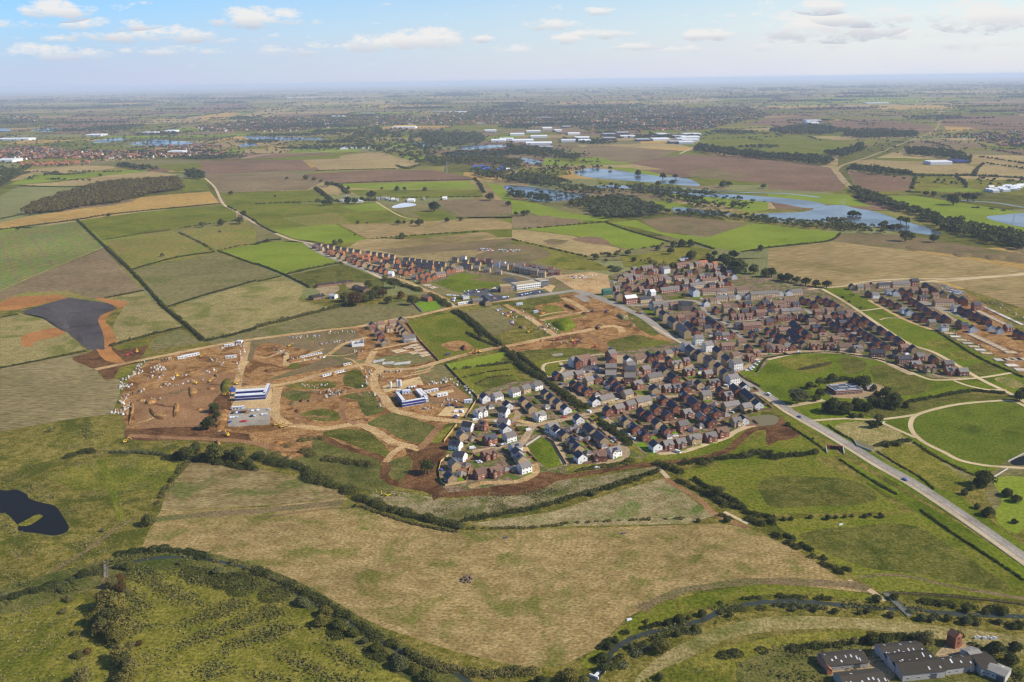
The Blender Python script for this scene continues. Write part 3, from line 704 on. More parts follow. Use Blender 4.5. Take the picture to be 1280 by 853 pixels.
# --- roads, tracks and paths
MAIN = '640,374.6 700,366 721,364 745,371 760,376.5 772.5,381.5 785,388 801,395 816,405 830,416 858,430 875.6,438.7 894,452 908.4,464 930,478 950,492 960,496 987,515 1010,527 1035,542 1065,560 1100,582 1135,601 1197,641.5 1280,699.5 1310,722'
ribbon('road','P',MAIN,11.0,G['tarm'],kerb=M_KERB,line=(M_WHITEPAINT,1.2,.12,6,3))
ribbon('pavement','P','816,408 858,433 894,455 930,481 960,500 987,518.5 1035,546 1100,586 1135,606 1197,646 1280,705 1310,728',3.0,G['path'])
for nm, tl, s, w, mt, wob in (
 ('road','P','120,462 189,448 266.6,432.7 320,424 392.5,414.8 448.7,408.4 502,398 520,395.6 569,384 618.4,377.3 646,374.5',9,'haul',.6),
 ('road','P','255,222 268,234 279,255 293,263 320,280 342,291 365,300 390,305 405,317 450,335 482,350 505,355 540,366 560,378 569,384',6.5,'path',.2),
 ('track','M1','0,400 45,505 90,605',3,'brown',.2),('track','M1','60,365 120,465 180,572',2.4,'brown',.2),('track','M1','140,355 200,445 265,535',3,'brown',.2),('track','M1','215,345 275,420 335,495',2.4,'brown',.2),('track','M1','300,340 355,405 415,470',2.4,'brown',.2),('track','M1','370,325 430,385 490,445',2.4,'brown',.2),('track','M1','0,655 150,588 330,512 515,438',4,'straw',.3),
 ('track','P','310,428 303,455 296,484 292,500',8,'haul',.6),
 ('track','P','175,505 230,478 270,470 300,467',7,'haulbr',.8),
 ('track','P','290,486 336,483 371,477 420,463 460,456 482,462 518.8,460.5 546.9,453.4 580,444 620,435 649,430 691,421 740,412 762,408 775,410 778,416',9,'haul',.7),
 ('track','P','347.5,484.4 345,500 343,517 355,529 370,532.5 405,536 445,531 470,540 490,552.5 515,559 525,562',9,'haul',.6),
 ('track','P','460,456 475,460 467,475 470,487 480,497 492.5,512.5 532.5,522.5 577.5,527.5',9,'haul',.6),
 ('track','P','400,546 432.5,560 475,572.5 483,583 480,595 495,605 532,612 560,620 600,614 660,604 700,598 760,588 820,580 860,576 905,565 925,550 940,538 965,534',7,'dirtdk',.9),
 ('track','P','482,578 492,566 505,558',6,'haul',.6),
 ('track','P','525,562 540,545 552,530',7,'haulbr',.8),
 ('track','P','468,439 458,457',8,'haul',.5),
 ('track','P','468,437 500,431 527,426',6,'haul',.5),
 ('track','P','358.8,454.8 406.6,445 427.7,431 448.8,424.6 460,422',6,'haul',.5),
 ('track','P','358,440 358,458',6,'haul',.5),
 ('track','P','371,530 377,505 430,490 460,486',6,'haulbr',.6),
 ('track','P','340,560 300,552 230,548 160,545',7,'haulbr',.8),
 ('track','P','430,500 428,520 445,531',5,'haulbr',.5),
 ('track','F7','220,150 420,260 600,380 680,430',8,'haul',.5),
 ('track','F7','540,290 760,245 920,215 990,205',7,'haul',.5),
 ('track','F7','740,90 860,150 960,215',9,'haul',.5),
 ('track','F7','940,400 1040,460 1140,540',7,'haulbr',.5),
 ('road','F7','860,35 980,70 1240,170',9,'tarm',.1),
 ('road','P','645,531.5 672.5,531 715,522.5 750,512.5 780,500 795,495 810,496.7 842.8,495.6 866.9,491 908.4,484.7 928,480',6.5,'pave',.1),
 ('road','P','540,523.8 586.9,527.5 615,525.6 645,525.6 667.5,531.3',7,'haul',.2),
 ('road','E1','560,345 575,290 540,240 480,215',6.5,'pave',.1),
 ('road','E1','680,380 640,440 600,500 560,520 440,535 270,560',6.5,'pave',.1),
 ('road','E1','610,530 650,600 695,680 650,730 560,760 440,765 330,770 250,800',6,'haul',.3),
 ('road','E1','740,400 790,450 850,520',6.5,'pave',.1),
 ('road','E3','20,340 110,390 180,500 240,640',6,'pave',.1),
 ('road','E3','470,100 700,290 880,420 940,500 920,560 820,605 600,635',5.5,'pave',.1),
 ('road','E3','690,110 830,220 960,320 1060,400',5.5,'pave',.1),
 ('road','E5','120,620 390,595 600,530 760,480 900,430 1000,365 1140,310 1220,295',5.5,'path',.1),
 ('road','E5','200,250 300,320 400,420',6,'pave',.1),
 ('road','E5','380,60 470,130 540,160 640,200 800,250 930,330',6,'pave',.1),
 ('road','E2','870,130 870,280 870,430 960,530 1060,620',7,'pave',.1),
 ('road','E2','420,230 560,310 440,390 350,440 280,500',6.5,'pave',.1),
 ('road','E2','560,330 700,370 830,410',6,'pave',.1),
 ('road','E2','180,480 290,560 420,620 480,700',6,'pave',.1),
 ('road','E4','60,160 200,220 270,300 430,290 520,240 640,290 700,300',6,'pave',.1),
 ('road','E4','400,420 520,540',6,'pave',.1),
 ('road','E4','640,60 720,170 800,240 870,300',5,'pave',.1),
 ('road','E4','1000,320 1120,270 1240,190 1280,160',6,'pave',.1),
 ('road','E6','560,540 720,520 850,530 1000,560 1276,480',6.5,'tarm',.1),
 ('road','E6','120,565 300,575 410,565',7,'tarm',.1),
 ('road','E7','280,160 340,240 450,310 560,370 640,440 700,500',6,'tarm',.1),
 ('road','E7','640,330 830,320 1020,270 1276,290',6,'tarm',.1),
 ('road','E7','860,650 920,660 1080,650 1276,630',6,'pave',.1),
 ('road','E8','0,580 160,555 420,550 660,565 820,610 960,630 1080,700 1276,790',6,'pave',.1),
 ('road','E8','210,130 280,180 420,220 640,330 860,480',6,'tarm',.1),
 ('road','F1','150,205 420,350 640,430',5.5,'haul',.1),
 ('road','F1','230,150 420,180 620,250 760,340 900,410',6,'pave',.1),
 ('road','F1','0,95 230,60 500,50 860,50 1290,20',7,'path',.1),
 ('road','F1','400,640 560,720 720,770 870,765',5,'pave',.1),
 ('road','P','1010,362 1055,358 1120,352 1180,352 1280,342',6.5,'path',.1),
 ('road','F3','780,290 1000,340 1060,360 1290,310',7,'tarm',.1),
 ('road','F3','900,470 1060,440 1140,430 1200,400',6,'path',.1),
 ('road','F2','0,95 140,190 340,270 480,320 720,395',6.5,'tarm',.1),
 ('road','F2','720,395 900,440 1080,520 1280,610',8,'haul',.4),
 ('road','F2','150,150 340,210 560,275 800,340 1010,400',6,'pave',.1),
 ('path','F7','600,800 560,730 580,680 700,655 810,640 1000,600 1120,590',3.5,'path',0),
 ('path','F7','620,800 700,760 740,720 715,665',3.5,'path',0),
 ('path','C4','0,200 130,172 280,165 480,178 560,205 650,235 780,290 860,302 1060,290 1220,265',4,'path',0),
 ('path','P','1025,360 1060,380 1129,426 1170,442 1225,474 1262,492 1290,508',5,'path',0),
 ('path','F1','0,290 130,280 260,262',4,'path',0),
 ('path','F1','230,350 290,335 400,340',2.5,'path',0),
 ('path','C4','930,305 1000,330 1100,350 1190,350',3.5,'path',0),
 ('path','C4','1300,440 1220,406 1100,408 950,423 830,448 740,478 713,517 725,562 780,612 880,662 960,702 1080,727 1200,737 1300,742',4,'path',0),
 ('path','C4','100,435 280,402',6,'path',0),
 ('path','C4','220,505 380,495 520,500 640,490 740,475',4,'path',0),
 ('path','C4','560,510 660,555 740,590',3.5,'path',0),
 ('path','E3','10,350 100,390 180,520 250,660',2.5,'path',0),
 ('track','P','65,715 105,690 140,665 172,645',3,'mud',.6),
  ('track','P','133,722 122,738',3,'mud',.3),
 ('track','P','190,650 260,643 330,638 430,628',9,'mud',.6),
 ('track','P','126,575 140,610 152,650',5,'past',.5),
 ('track','P','830,598 850,610 875,625 893,642 933,660',5,'haulbr',.5),
 ('track','P','905,640 935,655',3,'path',.2),
 ('track','P','1060,726 1090,740 1105,752',4,'path',.3),
 ('track','P','1075,722 1105,719 1140,722 1200,735 1290,750',3.5,'mud',.6),
 ('track','P','800,762 835,745 870,735 950,727 1060,731 1085,738',7,'mud',1.2),
 ('track','P','820,582 835,598',4,'path',.2),
 ('road','T3','975,385 968,430 960,470 930,495 880,515 800,545 700,585 620,610 590,625 585,640 600,670 640,705',11,'yard',.2),
 ('road','T3','0,572 60,545',10,'path',.2),
 ('road','M4','350,60 400,120 430,140',11,'yard',.2),
 ('road','T1','900,590 1000,575 1120,570 1280,560',12,'path',.2),
 ('track','M2','600,210 720,280 820,300',4,'path',.2),
 ('track','M4','600,640 860,600 1290,572',5,'path',.2),
):
    ribbon(nm, tl, s, w, G[mt], wob=wob)
patch('yard','F2','110,490 280,470 300,520 200,560 130,540',G['yard'],True)
patch('yard','F2','380,450 560,460 520,530 380,490',G['yard'],True)
patch('yard','C4','290,330 440,310 560,330 580,380 440,400 300,380',G['yard'],True)
patch('yard','F8','150,270 350,210 400,120 450,130 500,200 540,300 440,360 150,300',G['yard'],True)
patch('yard','F8','760,190 840,110 1000,130 960,200 800,200',G['yard'],True)
patch('car_park','F3','420,470 640,430 690,490 830,500 820,530 640,560 560,500 430,500',G['asph'])
patch('car_park','F3','880,480 1090,440 1180,470 900,510',G['asph'])
patch('car_park','F3','760,350 850,330 940,380 830,395',G['asph'])
patch('pavement','F3','1150,390 1240,410 1200,470 1130,430',G['sandy'])
patch('car_park','E2','450,230 600,220 640,290 560,310 450,290',G['asph'])
patch('car_park','F1','480,210 540,205 900,330 860,345',G['tarm'])
for s in ('640,590 730,580 740,600 650,610', '830,70 920,50 990,110 930,130'): patch('building_site','F7',s,G['tarm'])
# ------------------------------------------------------------------ vegetation
L_OAK  = leafmat('oak_leaves', (.062,.072,.017), (.112,.112,.028))
L_DARK = leafmat('dark_leaves', (.046,.058,.016), (.090,.094,.026))
L_YEL  = leafmat('yellowing_leaves', (.130,.118,.026), (.195,.165,.040))
L_PALE = leafmat('pale_willow_leaves', (.120,.128,.048), (.180,.175,.080))
L_RUST = leafmat('rust_leaves', (.095,.055,.018), (.150,.090,.025))
L_SCRB = leafmat('scrub_leaves', (.092,.092,.024), (.175,.150,.050), .15)
L_HEDG = leafmat('hedge_leaves', (.050,.060,.016), (.095,.096,.028), .2)
L_GRASS= leafmat('tall_grass_blades', (.110,.105,.030), (.190,.160,.065), .12, .15)
L_REED = leafmat('reed_blades', (.070,.085,.020), (.120,.120,.030), .12, .15)
L_AUT  = leafmat('autumn_wood_leaves', (.080,.068,.022), (.135,.105,.032), .03)
L_FAR  = leafmat('far_wood_leaves', (.040,.050,.019), (.078,.080,.028), .01, .0)
L_GREYW= leafmat('grey_willow_leaves', (.078,.088,.036), (.125,.128,.054), .06)
M_BARK = plain('bark', (.075,.058,.042), .95, .05, .2, 2)
LEAF = {'o': L_OAK, 'd': L_DARK, 'y': L_YEL, 'p': L_PALE, 'r': L_RUST, 's': L_SCRB, 'h': L_HEDG, 'g': L_GREYW}

def quads(C, size, nrm, rng, jit=.8, aspect=1.0):
    """leaf quads at centres C facing roughly nrm"""
    n = len(C)
    N_ = nrm + rng.normal(0, jit, (n, 3)); N_ /= np.linalg.norm(N_, axis=1)[:, None] + 1e-9
    t = rng.normal(0, 1, (n, 3)); A = np.cross(N_, t); A /= np.linalg.norm(A, axis=1)[:, None] + 1e-9
    B = np.cross(N_, A)
    s = (size * rng.uniform(.6, 1.35, n))[:, None] * .5
    A, B = A * s * aspect, B * s
    V = np.empty((n, 4, 3), dtype=np.float32)
    k = rng.uniform(.55, 1.0, (n, 4, 1))
    V[:, 0] = C - (A + B) * k[:, 0]; V[:, 1] = C + (A - B) * k[:, 1]; V[:, 2] = C + (A + B) * k[:, 2]; V[:, 3] = C - (A - B) * k[:, 3]
    return V.reshape(-1, 3)

def qmesh(name, V, mat):
    n = len(V) // 4
    return npmesh(name, V, np.arange(n * 4).reshape(n, 4), mat)

def crown_pts(rng, n, lobes, rad, hgt, base):
    """points on the outside of several lobes that together make an uneven crown (unit radius rad)"""
    out, nn = [], []
    cs = []
    for i in range(lobes):
        a = rng.uniform(0, 2*math.pi); rr = math.sqrt(rng.uniform(0, 1)) * .62
        zz = rng.uniform(.12, .74)
        prof = math.sin(math.pi * min(.98, zz * .75 + .2)) 
        cs.append((rr*prof*math.cos(a), rr*prof*math.sin(a), zz, rng.uniform(.30, .50)))
    cs.append((0, 0, .38, .72)); cs.append((0, 0, .55, .6)); cs.append((rng.uniform(-.1,.1), rng.uniform(-.1,.1), .8, .3))
    w = np.array([c[3]**2 for c in cs]); w /= w.sum()
    for c, k in zip(cs, rng.multinomial(n, w)):
        d = rng.normal(0, 1, (k, 3)); d[:, 2] = np.where(d[:, 2] < -.35, -d[:, 2]*.6, d[:, 2]); d /= np.linalg.norm(d, axis=1)[:, None]
        r = c[3] * rng.uniform(.72, 1.06, k)[:, None]
        p = d * r * [1, 1, .62 if hgt else 1]
        p += [c[0], c[1], 0]
        q = np.empty_like(p); q[:, :2] = p[:, :2] * rad; q[:, 2] = base + (c[2] * .86 + .04 + p[:, 2] * .8) * hgt
        out.append(q); nn.append(d + [0, 0, .25])
    P = np.concatenate(out); Nn = np.concatenate(nn)
    return P, Nn

TREE_CACHE = {}
def tree_proto(kind, lod, k):
    """unit tree: crown radius 1, total height 2.2 (scaled later)"""
    key = (kind, lod, k)
    if key in TREE_CACHE: return TREE_CACHE[key]
    rng = np.random.default_rng(sum(ord(c) for c in kind)*7 + lod*31 + k)
    n = (1900, 650, 190)[lod]; sz = (.115, .19, .34)[lod]
    if kind == 'bush':
        P, Nn = crown_pts(rng, n, 5, 1.0, 1.35, -.05); 
    else:
        P, Nn = crown_pts(rng, n, 10 if lod < 2 else 6, 1.0, 1.62, .0)
    V = quads(P, sz, Nn, rng, .75)
    me = qmesh('crown', V, L_OAK)
    tr = None
    if lod < 2:
        mb = MB()
        if kind != 'bush':
            mb.tube((0,0,-.05), (.02,.01,.75), .085, .06, 7)
            for i in range(6):
                a = i*1.05 + rng.uniform(-.3,.3); r = rng.uniform(.35,.6)
                z0 = .5 + .07*i
                mb.tube((.015,.01,z0), (r*math.cos(a), r*math.sin(a), z0+.55), .038, .012, 5)
            mb.tube((.02,.01,.7), (.05,-.03,1.7), .055, .015, 6)
        else:
            for i in range(5):
                a = i*1.26; mb.tube((0,0,-.02), (.4*math.cos(a), .4*math.sin(a), .75), .035, .012, 5)
        tr = mb.mesh('trunk', M_BARK)
    TREE_CACHE[key] = (me, tr); return me, tr

TREE_WORD = {'o': 'olive green tree', 'd': 'dark green tree', 'y': 'yellowing round tree', 'p': 'pale willow tree', 'r': 'rust brown tree', 's': 'scrubby tree', 'h':'dark hedgerow tree', 'g': 'grey green willow'}
BUSH_WORD = {'o': 'olive green bush', 'd': 'dark green bush', 'y': 'yellowing bush', 'p': 'pale willow bush', 'r': 'rust brown bush', 's': 'scrubby bush', 'h': 'dark thorn bush', 'g': 'grey green bush'}
CROWNS = {}
def tree(tile, x, y, dia, leaf='o', bush=False, tall=1.0, group=None, parts=True):
    """x,y = middle of the crown, dia = its width, both in the tile's own units"""
    px, py = tp(tile, x, y); s = TILES[tile][2]
    d = dia * s * mpp(px, py); R_ = d / 2
    hh = R_ * (1.0 if bush else 1.25) * tall
    p = at(px, py, hh * .9); p.z = 0
    lod = 0 if dia*s > 14 else (1 if dia*s > 5.5 else 2)
    kind = 'bush' if bush else 'tree'
    k = RN.randrange(4)
    me, tr = tree_proto(kind, lod, k)
    ck = (kind, lod, k, leaf)
    if ck not in CROWNS:
        m2 = me.copy(); m2.name = 'crown'; m2.materials[0] = LEAF[leaf]; CROWNS[ck] = m2
    nm = {'tree': {'p':'willow_tree','g':'willow_tree','y':'yellowing_tree','r':'autumn_tree'}.get(leaf, 'broadleaf_tree'), 'bush': 'bush'}[kind]
    rz = RN.uniform(0, 6.28)
    wx = R_ * RN.uniform(.94, 1.06)
    desc = (BUSH_WORD if bush else TREE_WORD)[leaf]
    if tr and parts:
        root = link(nm, None, None, p, rz, (wx, R_, R_ * tall))
        link('crown', CROWNS[ck], root); link('trunk', tr, root)
    else:
        root = link(nm, CROWNS[ck], None, p, rz, (wx, R_, R_ * tall))
    reg(root, desc, 'bush' if bush else 'tree', px, py, group)
    return root

def trees(tile, s, group, bush=False, tall=1.0, parts=True):
    for q in s.split():
        v = q.split(','); tree(tile, float(v[0]), float(v[1]), float(v[2]), v[3], bush, tall, group, parts)

trees('C2', '855,718,98,d', 'trees beside the haul roads')
trees('C1', '1035,500,82,d 1070,425,66,d 1085,465,45,o', 'trees inside the building site')
trees('C1', '930,650,90,o 975,625,70,o 1070,640,110,o 1130,660,60,d 1185,650,95,d 1010,675,60,d 880,665,50,d 1240,700,60,o', 'trees along the meadow hedge')
trees('B1', '617,155,64,o', 'trees beside the farm track')
trees('B1', '480,500,100,y 430,530,70,y 505,590,105,y 420,600,85,s 500,660,55,y 515,745,80,s 535,800,85,y 500,830,70,s 335,815,85,s', 'trees of the lower left copse')
trees('B1', '450,480,110,y 520,560,90,y 440,560,100,s 480,625,90,y 500,715,90,y 540,770,80,s 520,845,95,y 395,565,70,y 545,690,50,s 470,420,60,s 505,440,56,r', 'trees of the lower left copse')
trees('B1', '310,640,32,o 325,725,50,s 365,715,40,r 500,405,60,r 530,460,50,s 585,680,38,r 470,690,35,o 560,540,36,s 345,385,55,d 260,455,40,d 290,490,45,s 265,545,36,s 755,345,28,s 540,350,58,o 490,360,30,d', 'bushes of the lower left copse', True, .9)
trees('B1', '912,372,48,p 1258,498,52,p 432,206,24,p 10,475,40,p', 'pale bushes by the left river', True, 1.0)
trees('B2', '195,500,66,p 290,540,72,y 272,580,78,y 350,592,72,o 405,628,62,o 455,668,45,g 508,690,66,o 600,752,86,g 632,712,42,o 595,695,34,o 668,785,60,y 722,808,80,o 585,735,50,g', 'bushes beside the left river', True, 1.0)
trees('B2', '458,78,34,d 855,190,34,g 1190,835,60,d 415,105,22,d', 'bushes on the near hedges', True)
trees('B3', '770,688,80,y', 'trees by the river bend', False)
trees('B3', '790,592,44,d 838,576,58,d 935,552,48,d 515,735,66,d 545,690,50,o 575,670,36,o 520,780,60,d 635,695,40,g 690,680,30,o 830,640,40,d 905,620,44,o 1055,560,36,s 700,590,26,o 655,690,30,d 880,575,30,s 760,820,50,o', 'bushes on the river bend', True)
trees('B3', '380,812,96,y 340,822,70,y 265,838,60,o 430,835,60,o', 'trees at the bottom of the field')
trees('B3', '1003,38,62,o', 'trees beside the stone track')
trees('B3', '475,50,40,g 920,166,28,g 1040,160,38,d', 'bushes beside the stone track', True)
trees('B4', '645,652,66,o 690,655,62,o 870,652,76,s 812,657,46,d 565,668,40,s', 'trees behind the barns')
trees('B4', '1170,692,80,d 1232,742,66,d 1140,700,50,o 1250,690,60,d 1270,600,50,o', 'bushes beside the barns', True)
trees('B4', '735,485,42,o 665,490,46,o 485,545,36,o 590,552,30,s 725,560,40,s 850,570,46,g 892,578,40,g 962,572,44,o 1040,582,54,g 1190,542,50,o 1238,606,40,o 1180,590,36,g 1040,535,44,o 1120,545,36,o 310,535,34,g 400,540,32,o 620,545,34,o 930,520,28,d 990,525,30,o 1085,595,34,s', 'bushes on the right river', True)
trees('B4', '456,152,34,d 490,152,24,o 526,150,22,o 556,148,18,o 612,146,30,o 630,142,26,d 680,144,34,o 382,150,28,o 300,158,26,d 270,160,26,d', 'bushes on the grass field boundary', True)
trees('B4', '1135,122,62,o 1085,105,34,o 1030,45,36,s 1240,168,30,d 1210,50,44,d 1250,70,50,d', 'bushes in the right parkland', True)
trees('C4', '150,362,100,g 210,315,50,o 258,300,58,o 262,352,62,o 190,370,60,g 240,385,40,d', 'trees left of the park building')
trees('C4', '325,405,100,d 390,422,84,d 448,403,76,d 525,390,66,d 600,392,70,d 640,380,84,d 590,348,74,d 480,292,90,d 445,302,64,d 360,440,54,d 640,412,60,d 560,402,60,o 420,302,50,d 690,415,40,d 545,362,50,d 500,420,60,d 470,425,50,d 530,330,44,d 295,425,60,o', 'trees round the park building')
trees('C4', '325,275,66,o 372,285,40,o 430,470,50,s 305,445,44,d', 'bushes round the park building', True, .8)
trees('C4', '555,480,58,o 525,510,52,d 555,512,42,d', 'trees by the path fork')
trees('C4', '1090,768,100,d', 'trees beside the oval')
trees('C4', '1262,366,66,d 1290,350,60,d', 'trees at the path junction')
trees('C4', '1048,800,50,s 1020,830,44,s 600,620,34,o 650,612,40,o 100,515,34,d 1200,850,60,d 225,590,18,d', 'bushes beside the oval', True)
trees('M2', '392,404,34,o 420,400,36,o', 'trees by the terrace end')
trees('M2', '495,674,96,r 545,680,56,o 580,660,74,o 632,655,62,r 605,640,60,d 445,668,70,s 690,604,66,d 560,610,50,o', 'trees of the old farm')
trees('M2', '725,664,52,r 660,690,50,o 776,690,64,o 800,690,40,o', 'trees right of the old farm')
trees('M2', '730,370,42,o 508,308,22,o 710,305,36,o 740,306,24,o 780,305,26,o 815,303,48,d 955,293,32,o 1025,289,28,o 890,217,66,d 905,222,40,d 1170,172,52,d 1262,210,36,d 495,372,12,r 555,312,14,d', 'field trees behind the terraces')
trees('M2', '630,139,18,d 704,136,32,d 741,138,22,d 845,140,26,d 575,163,56,d 247,80,30,d 290,90,28,d 325,101,20,d 355,112,36,d 378,112,24,o 460,190,44,d 492,196,40,d 530,190,36,d 440,150,30,d 460,136,24,d 342,205,40,d 370,205,30,d 153,88,18,d 95,178,14,o', 'trees along the far field edges')
trees('M1', '1152,160,28,d 1105,303,40,o 1010,315,36,o 1197,290,50,o 1217,258,34,o 810,470,22,s 500,71,20,o 541,270,24,o 1098,356,14,d 85,340,20,d', 'field trees on the left')
trees('M3', '895,464,66,d 990,488,56,d 1060,480,72,d 1095,500,92,d 1140,512,86,d 1120,540,60,d 1208,532,64,o 1268,550,60,o 1110,460,56,d 1245,432,40,o 1015,458,40,d', 'big trees above the estate')
trees('M3', '808,410,42,d 850,405,52,d 892,406,50,d 792,445,46,d 730,432,36,o 580,454,42,o 520,465,32,o 420,475,42,o 488,468,30,o 470,497,26,d 610,491,32,d 690,505,26,o 800,520,40,o 752,415,18,d 804,430,22,d', 'trees in the rough pasture')
trees('M3', '755,70,42,d 632,55,36,d 730,110,38,d 800,105,36,d 818,75,30,d 496,116,24,d 428,26,24,d 490,36,22,d 60,257,40,d 20,262,28,d 76,256,34,d 1055,110,44,d 1085,112,34,d 1258,125,30,d 355,30,30,d', 'trees round the lakes')
trees('M4', '20,548,62,d 66,575,50,d 100,576,60,d 145,590,46,d 190,596,56,d 240,606,46,d 295,610,52,d', 'row of trees at the estate road')
trees('M4', '425,258,56,d 448,264,44,d 410,265,36,d 570,318,50,d 625,328,56,d 655,325,46,d 600,330,46,d 585,308,40,d', 'islands of the long lake', True, .8)
trees('M4', '665,287,40,d 695,293,42,d 690,365,66,d 720,372,40,d 830,380,50,d 930,182,64,o 1000,172,50,d 1030,180,40,d 830,162,34,d 790,160,30,d', 'trees by the long lake')
trees('F7', '370,592,82,o 290,560,60,d 340,575,50,d', 'trees on the site hedge')
trees('E2', '130,470,80,s 90,490,60,o', 'trees by the hedged footpath', True)
trees('E3', '640,110,100,s 590,130,60,d 560,90,50,s', 'bushes by the footpath entrance', True, .7)
trees('E6', '640,160,60,o 425,135,44,d 1030,90,90,d 990,215,50,o 840,240,50,o 690,215,50,o 740,215,44,o 820,160,50,d 1000,60,60,d 750,460,60,d 1120,80,60,d', 'trees on the estate edge')
trees('E6', '90,195,150,g 30,180,90,g 255,100,60,d', 'shrubbery on the estate edge', True, .5)
trees('F1', '10,210,26,d 95,255,18,d 20,160,18,d 40,165,18,d', 'young trees in the park strip', True)
trees('E8', '650,50,26,d 765,110,22,d 580,5,26,d 595,10,22,d', 'young trees by the park path', True)
trees('E5', '1110,135,60,o 1160,120,70,d 1230,110,60,d', 'bushes behind the pond', True)

# ------------------------------------------------------------------ hedges: each one a thing of leaf-sized faces
def hedge_mesh(L, w, h, leaf, size, rng, dens=1.5, gaps=0.0):
    """a run of uneven bushes grown together"""
    C, Nn = [], []; carry = 0.0
    for i in range(len(L) - 1):
        a, b = np.array(L[i]), np.array(L[i+1]); d = b - a; l = np.linalg.norm(d)
        if l < .1: continue
        nx, ny = -d[1]/l, d[0]/l
        sp = w * .42; s = carry
        while s < l:
            f = s/l; s += sp * rng.uniform(.6, 1.5)
            if rng.random() < gaps * 1.3: s += w * rng.uniform(.4, 1.6); continue
            r = w/2 * rng.uniform(.55, 1.2) * (1.25 if rng.random() < .12 else 1); hh = h * rng.uniform(.6, 1.15) * (1.45 if rng.random() < .09 else 1)
            n = max(5, int(2.2*math.pi*r*(r+hh)*.5*dens/(size*size)))
            q = rng.normal(0, 1, (n, 3)); q[:, 2] = np.abs(q[:, 2]); q /= np.linalg.norm(q, axis=1)[:, None]
            o = rng.normal(0, w*.12)
            P = q * [r, r, hh] * rng.uniform(.75, 1.05, (n, 1)); P += [a[0]+d[0]*f+nx*o, a[1]+d[1]*f+ny*o, .1]
            C.append(P); Nn.append(q)
        carry = s - l
    if not C: return None
    C = np.concatenate(C); Nn = np.concatenate(Nn)
    return qmesh('hedge', quads(C, size, Nn, rng, .7), LEAF[leaf])

def hedge(tile, s, w=3.5, h=2.4, leaf='h', gaps=0.0, desc='clipped dark hedge', name='hedge'):
    L = groundline(tile, s, 5)
    P = pts(s); m = P[len(P)//2]; px, py = tp(tile, *m)
    d = mpp(px, py) 
    size = max(.65, d * .85)
    # even stretches
    E = [L[0]]
    for q in L[1:]:
        a = E[-1]; l = math.hypot(q[0]-a[0], q[1]-a[1]); k = max(1, int(l/14))
        for i in range(1, k+1): E.append((a[0]+(q[0]-a[0])*i/k, a[1]+(q[1]-a[1])*i/k))
    me = hedge_mesh(E, w, h, leaf, size, NR, 1.5, gaps)
    if me is None: return
    c = E[len(E)//2]
    me.transform(Matrix.Translation((-c[0], -c[1], 0)))
    o = link(name, me, None, (c[0], c[1], 0))
    reg(o, desc, 'hedge', px, py, 'hedges between the fields')

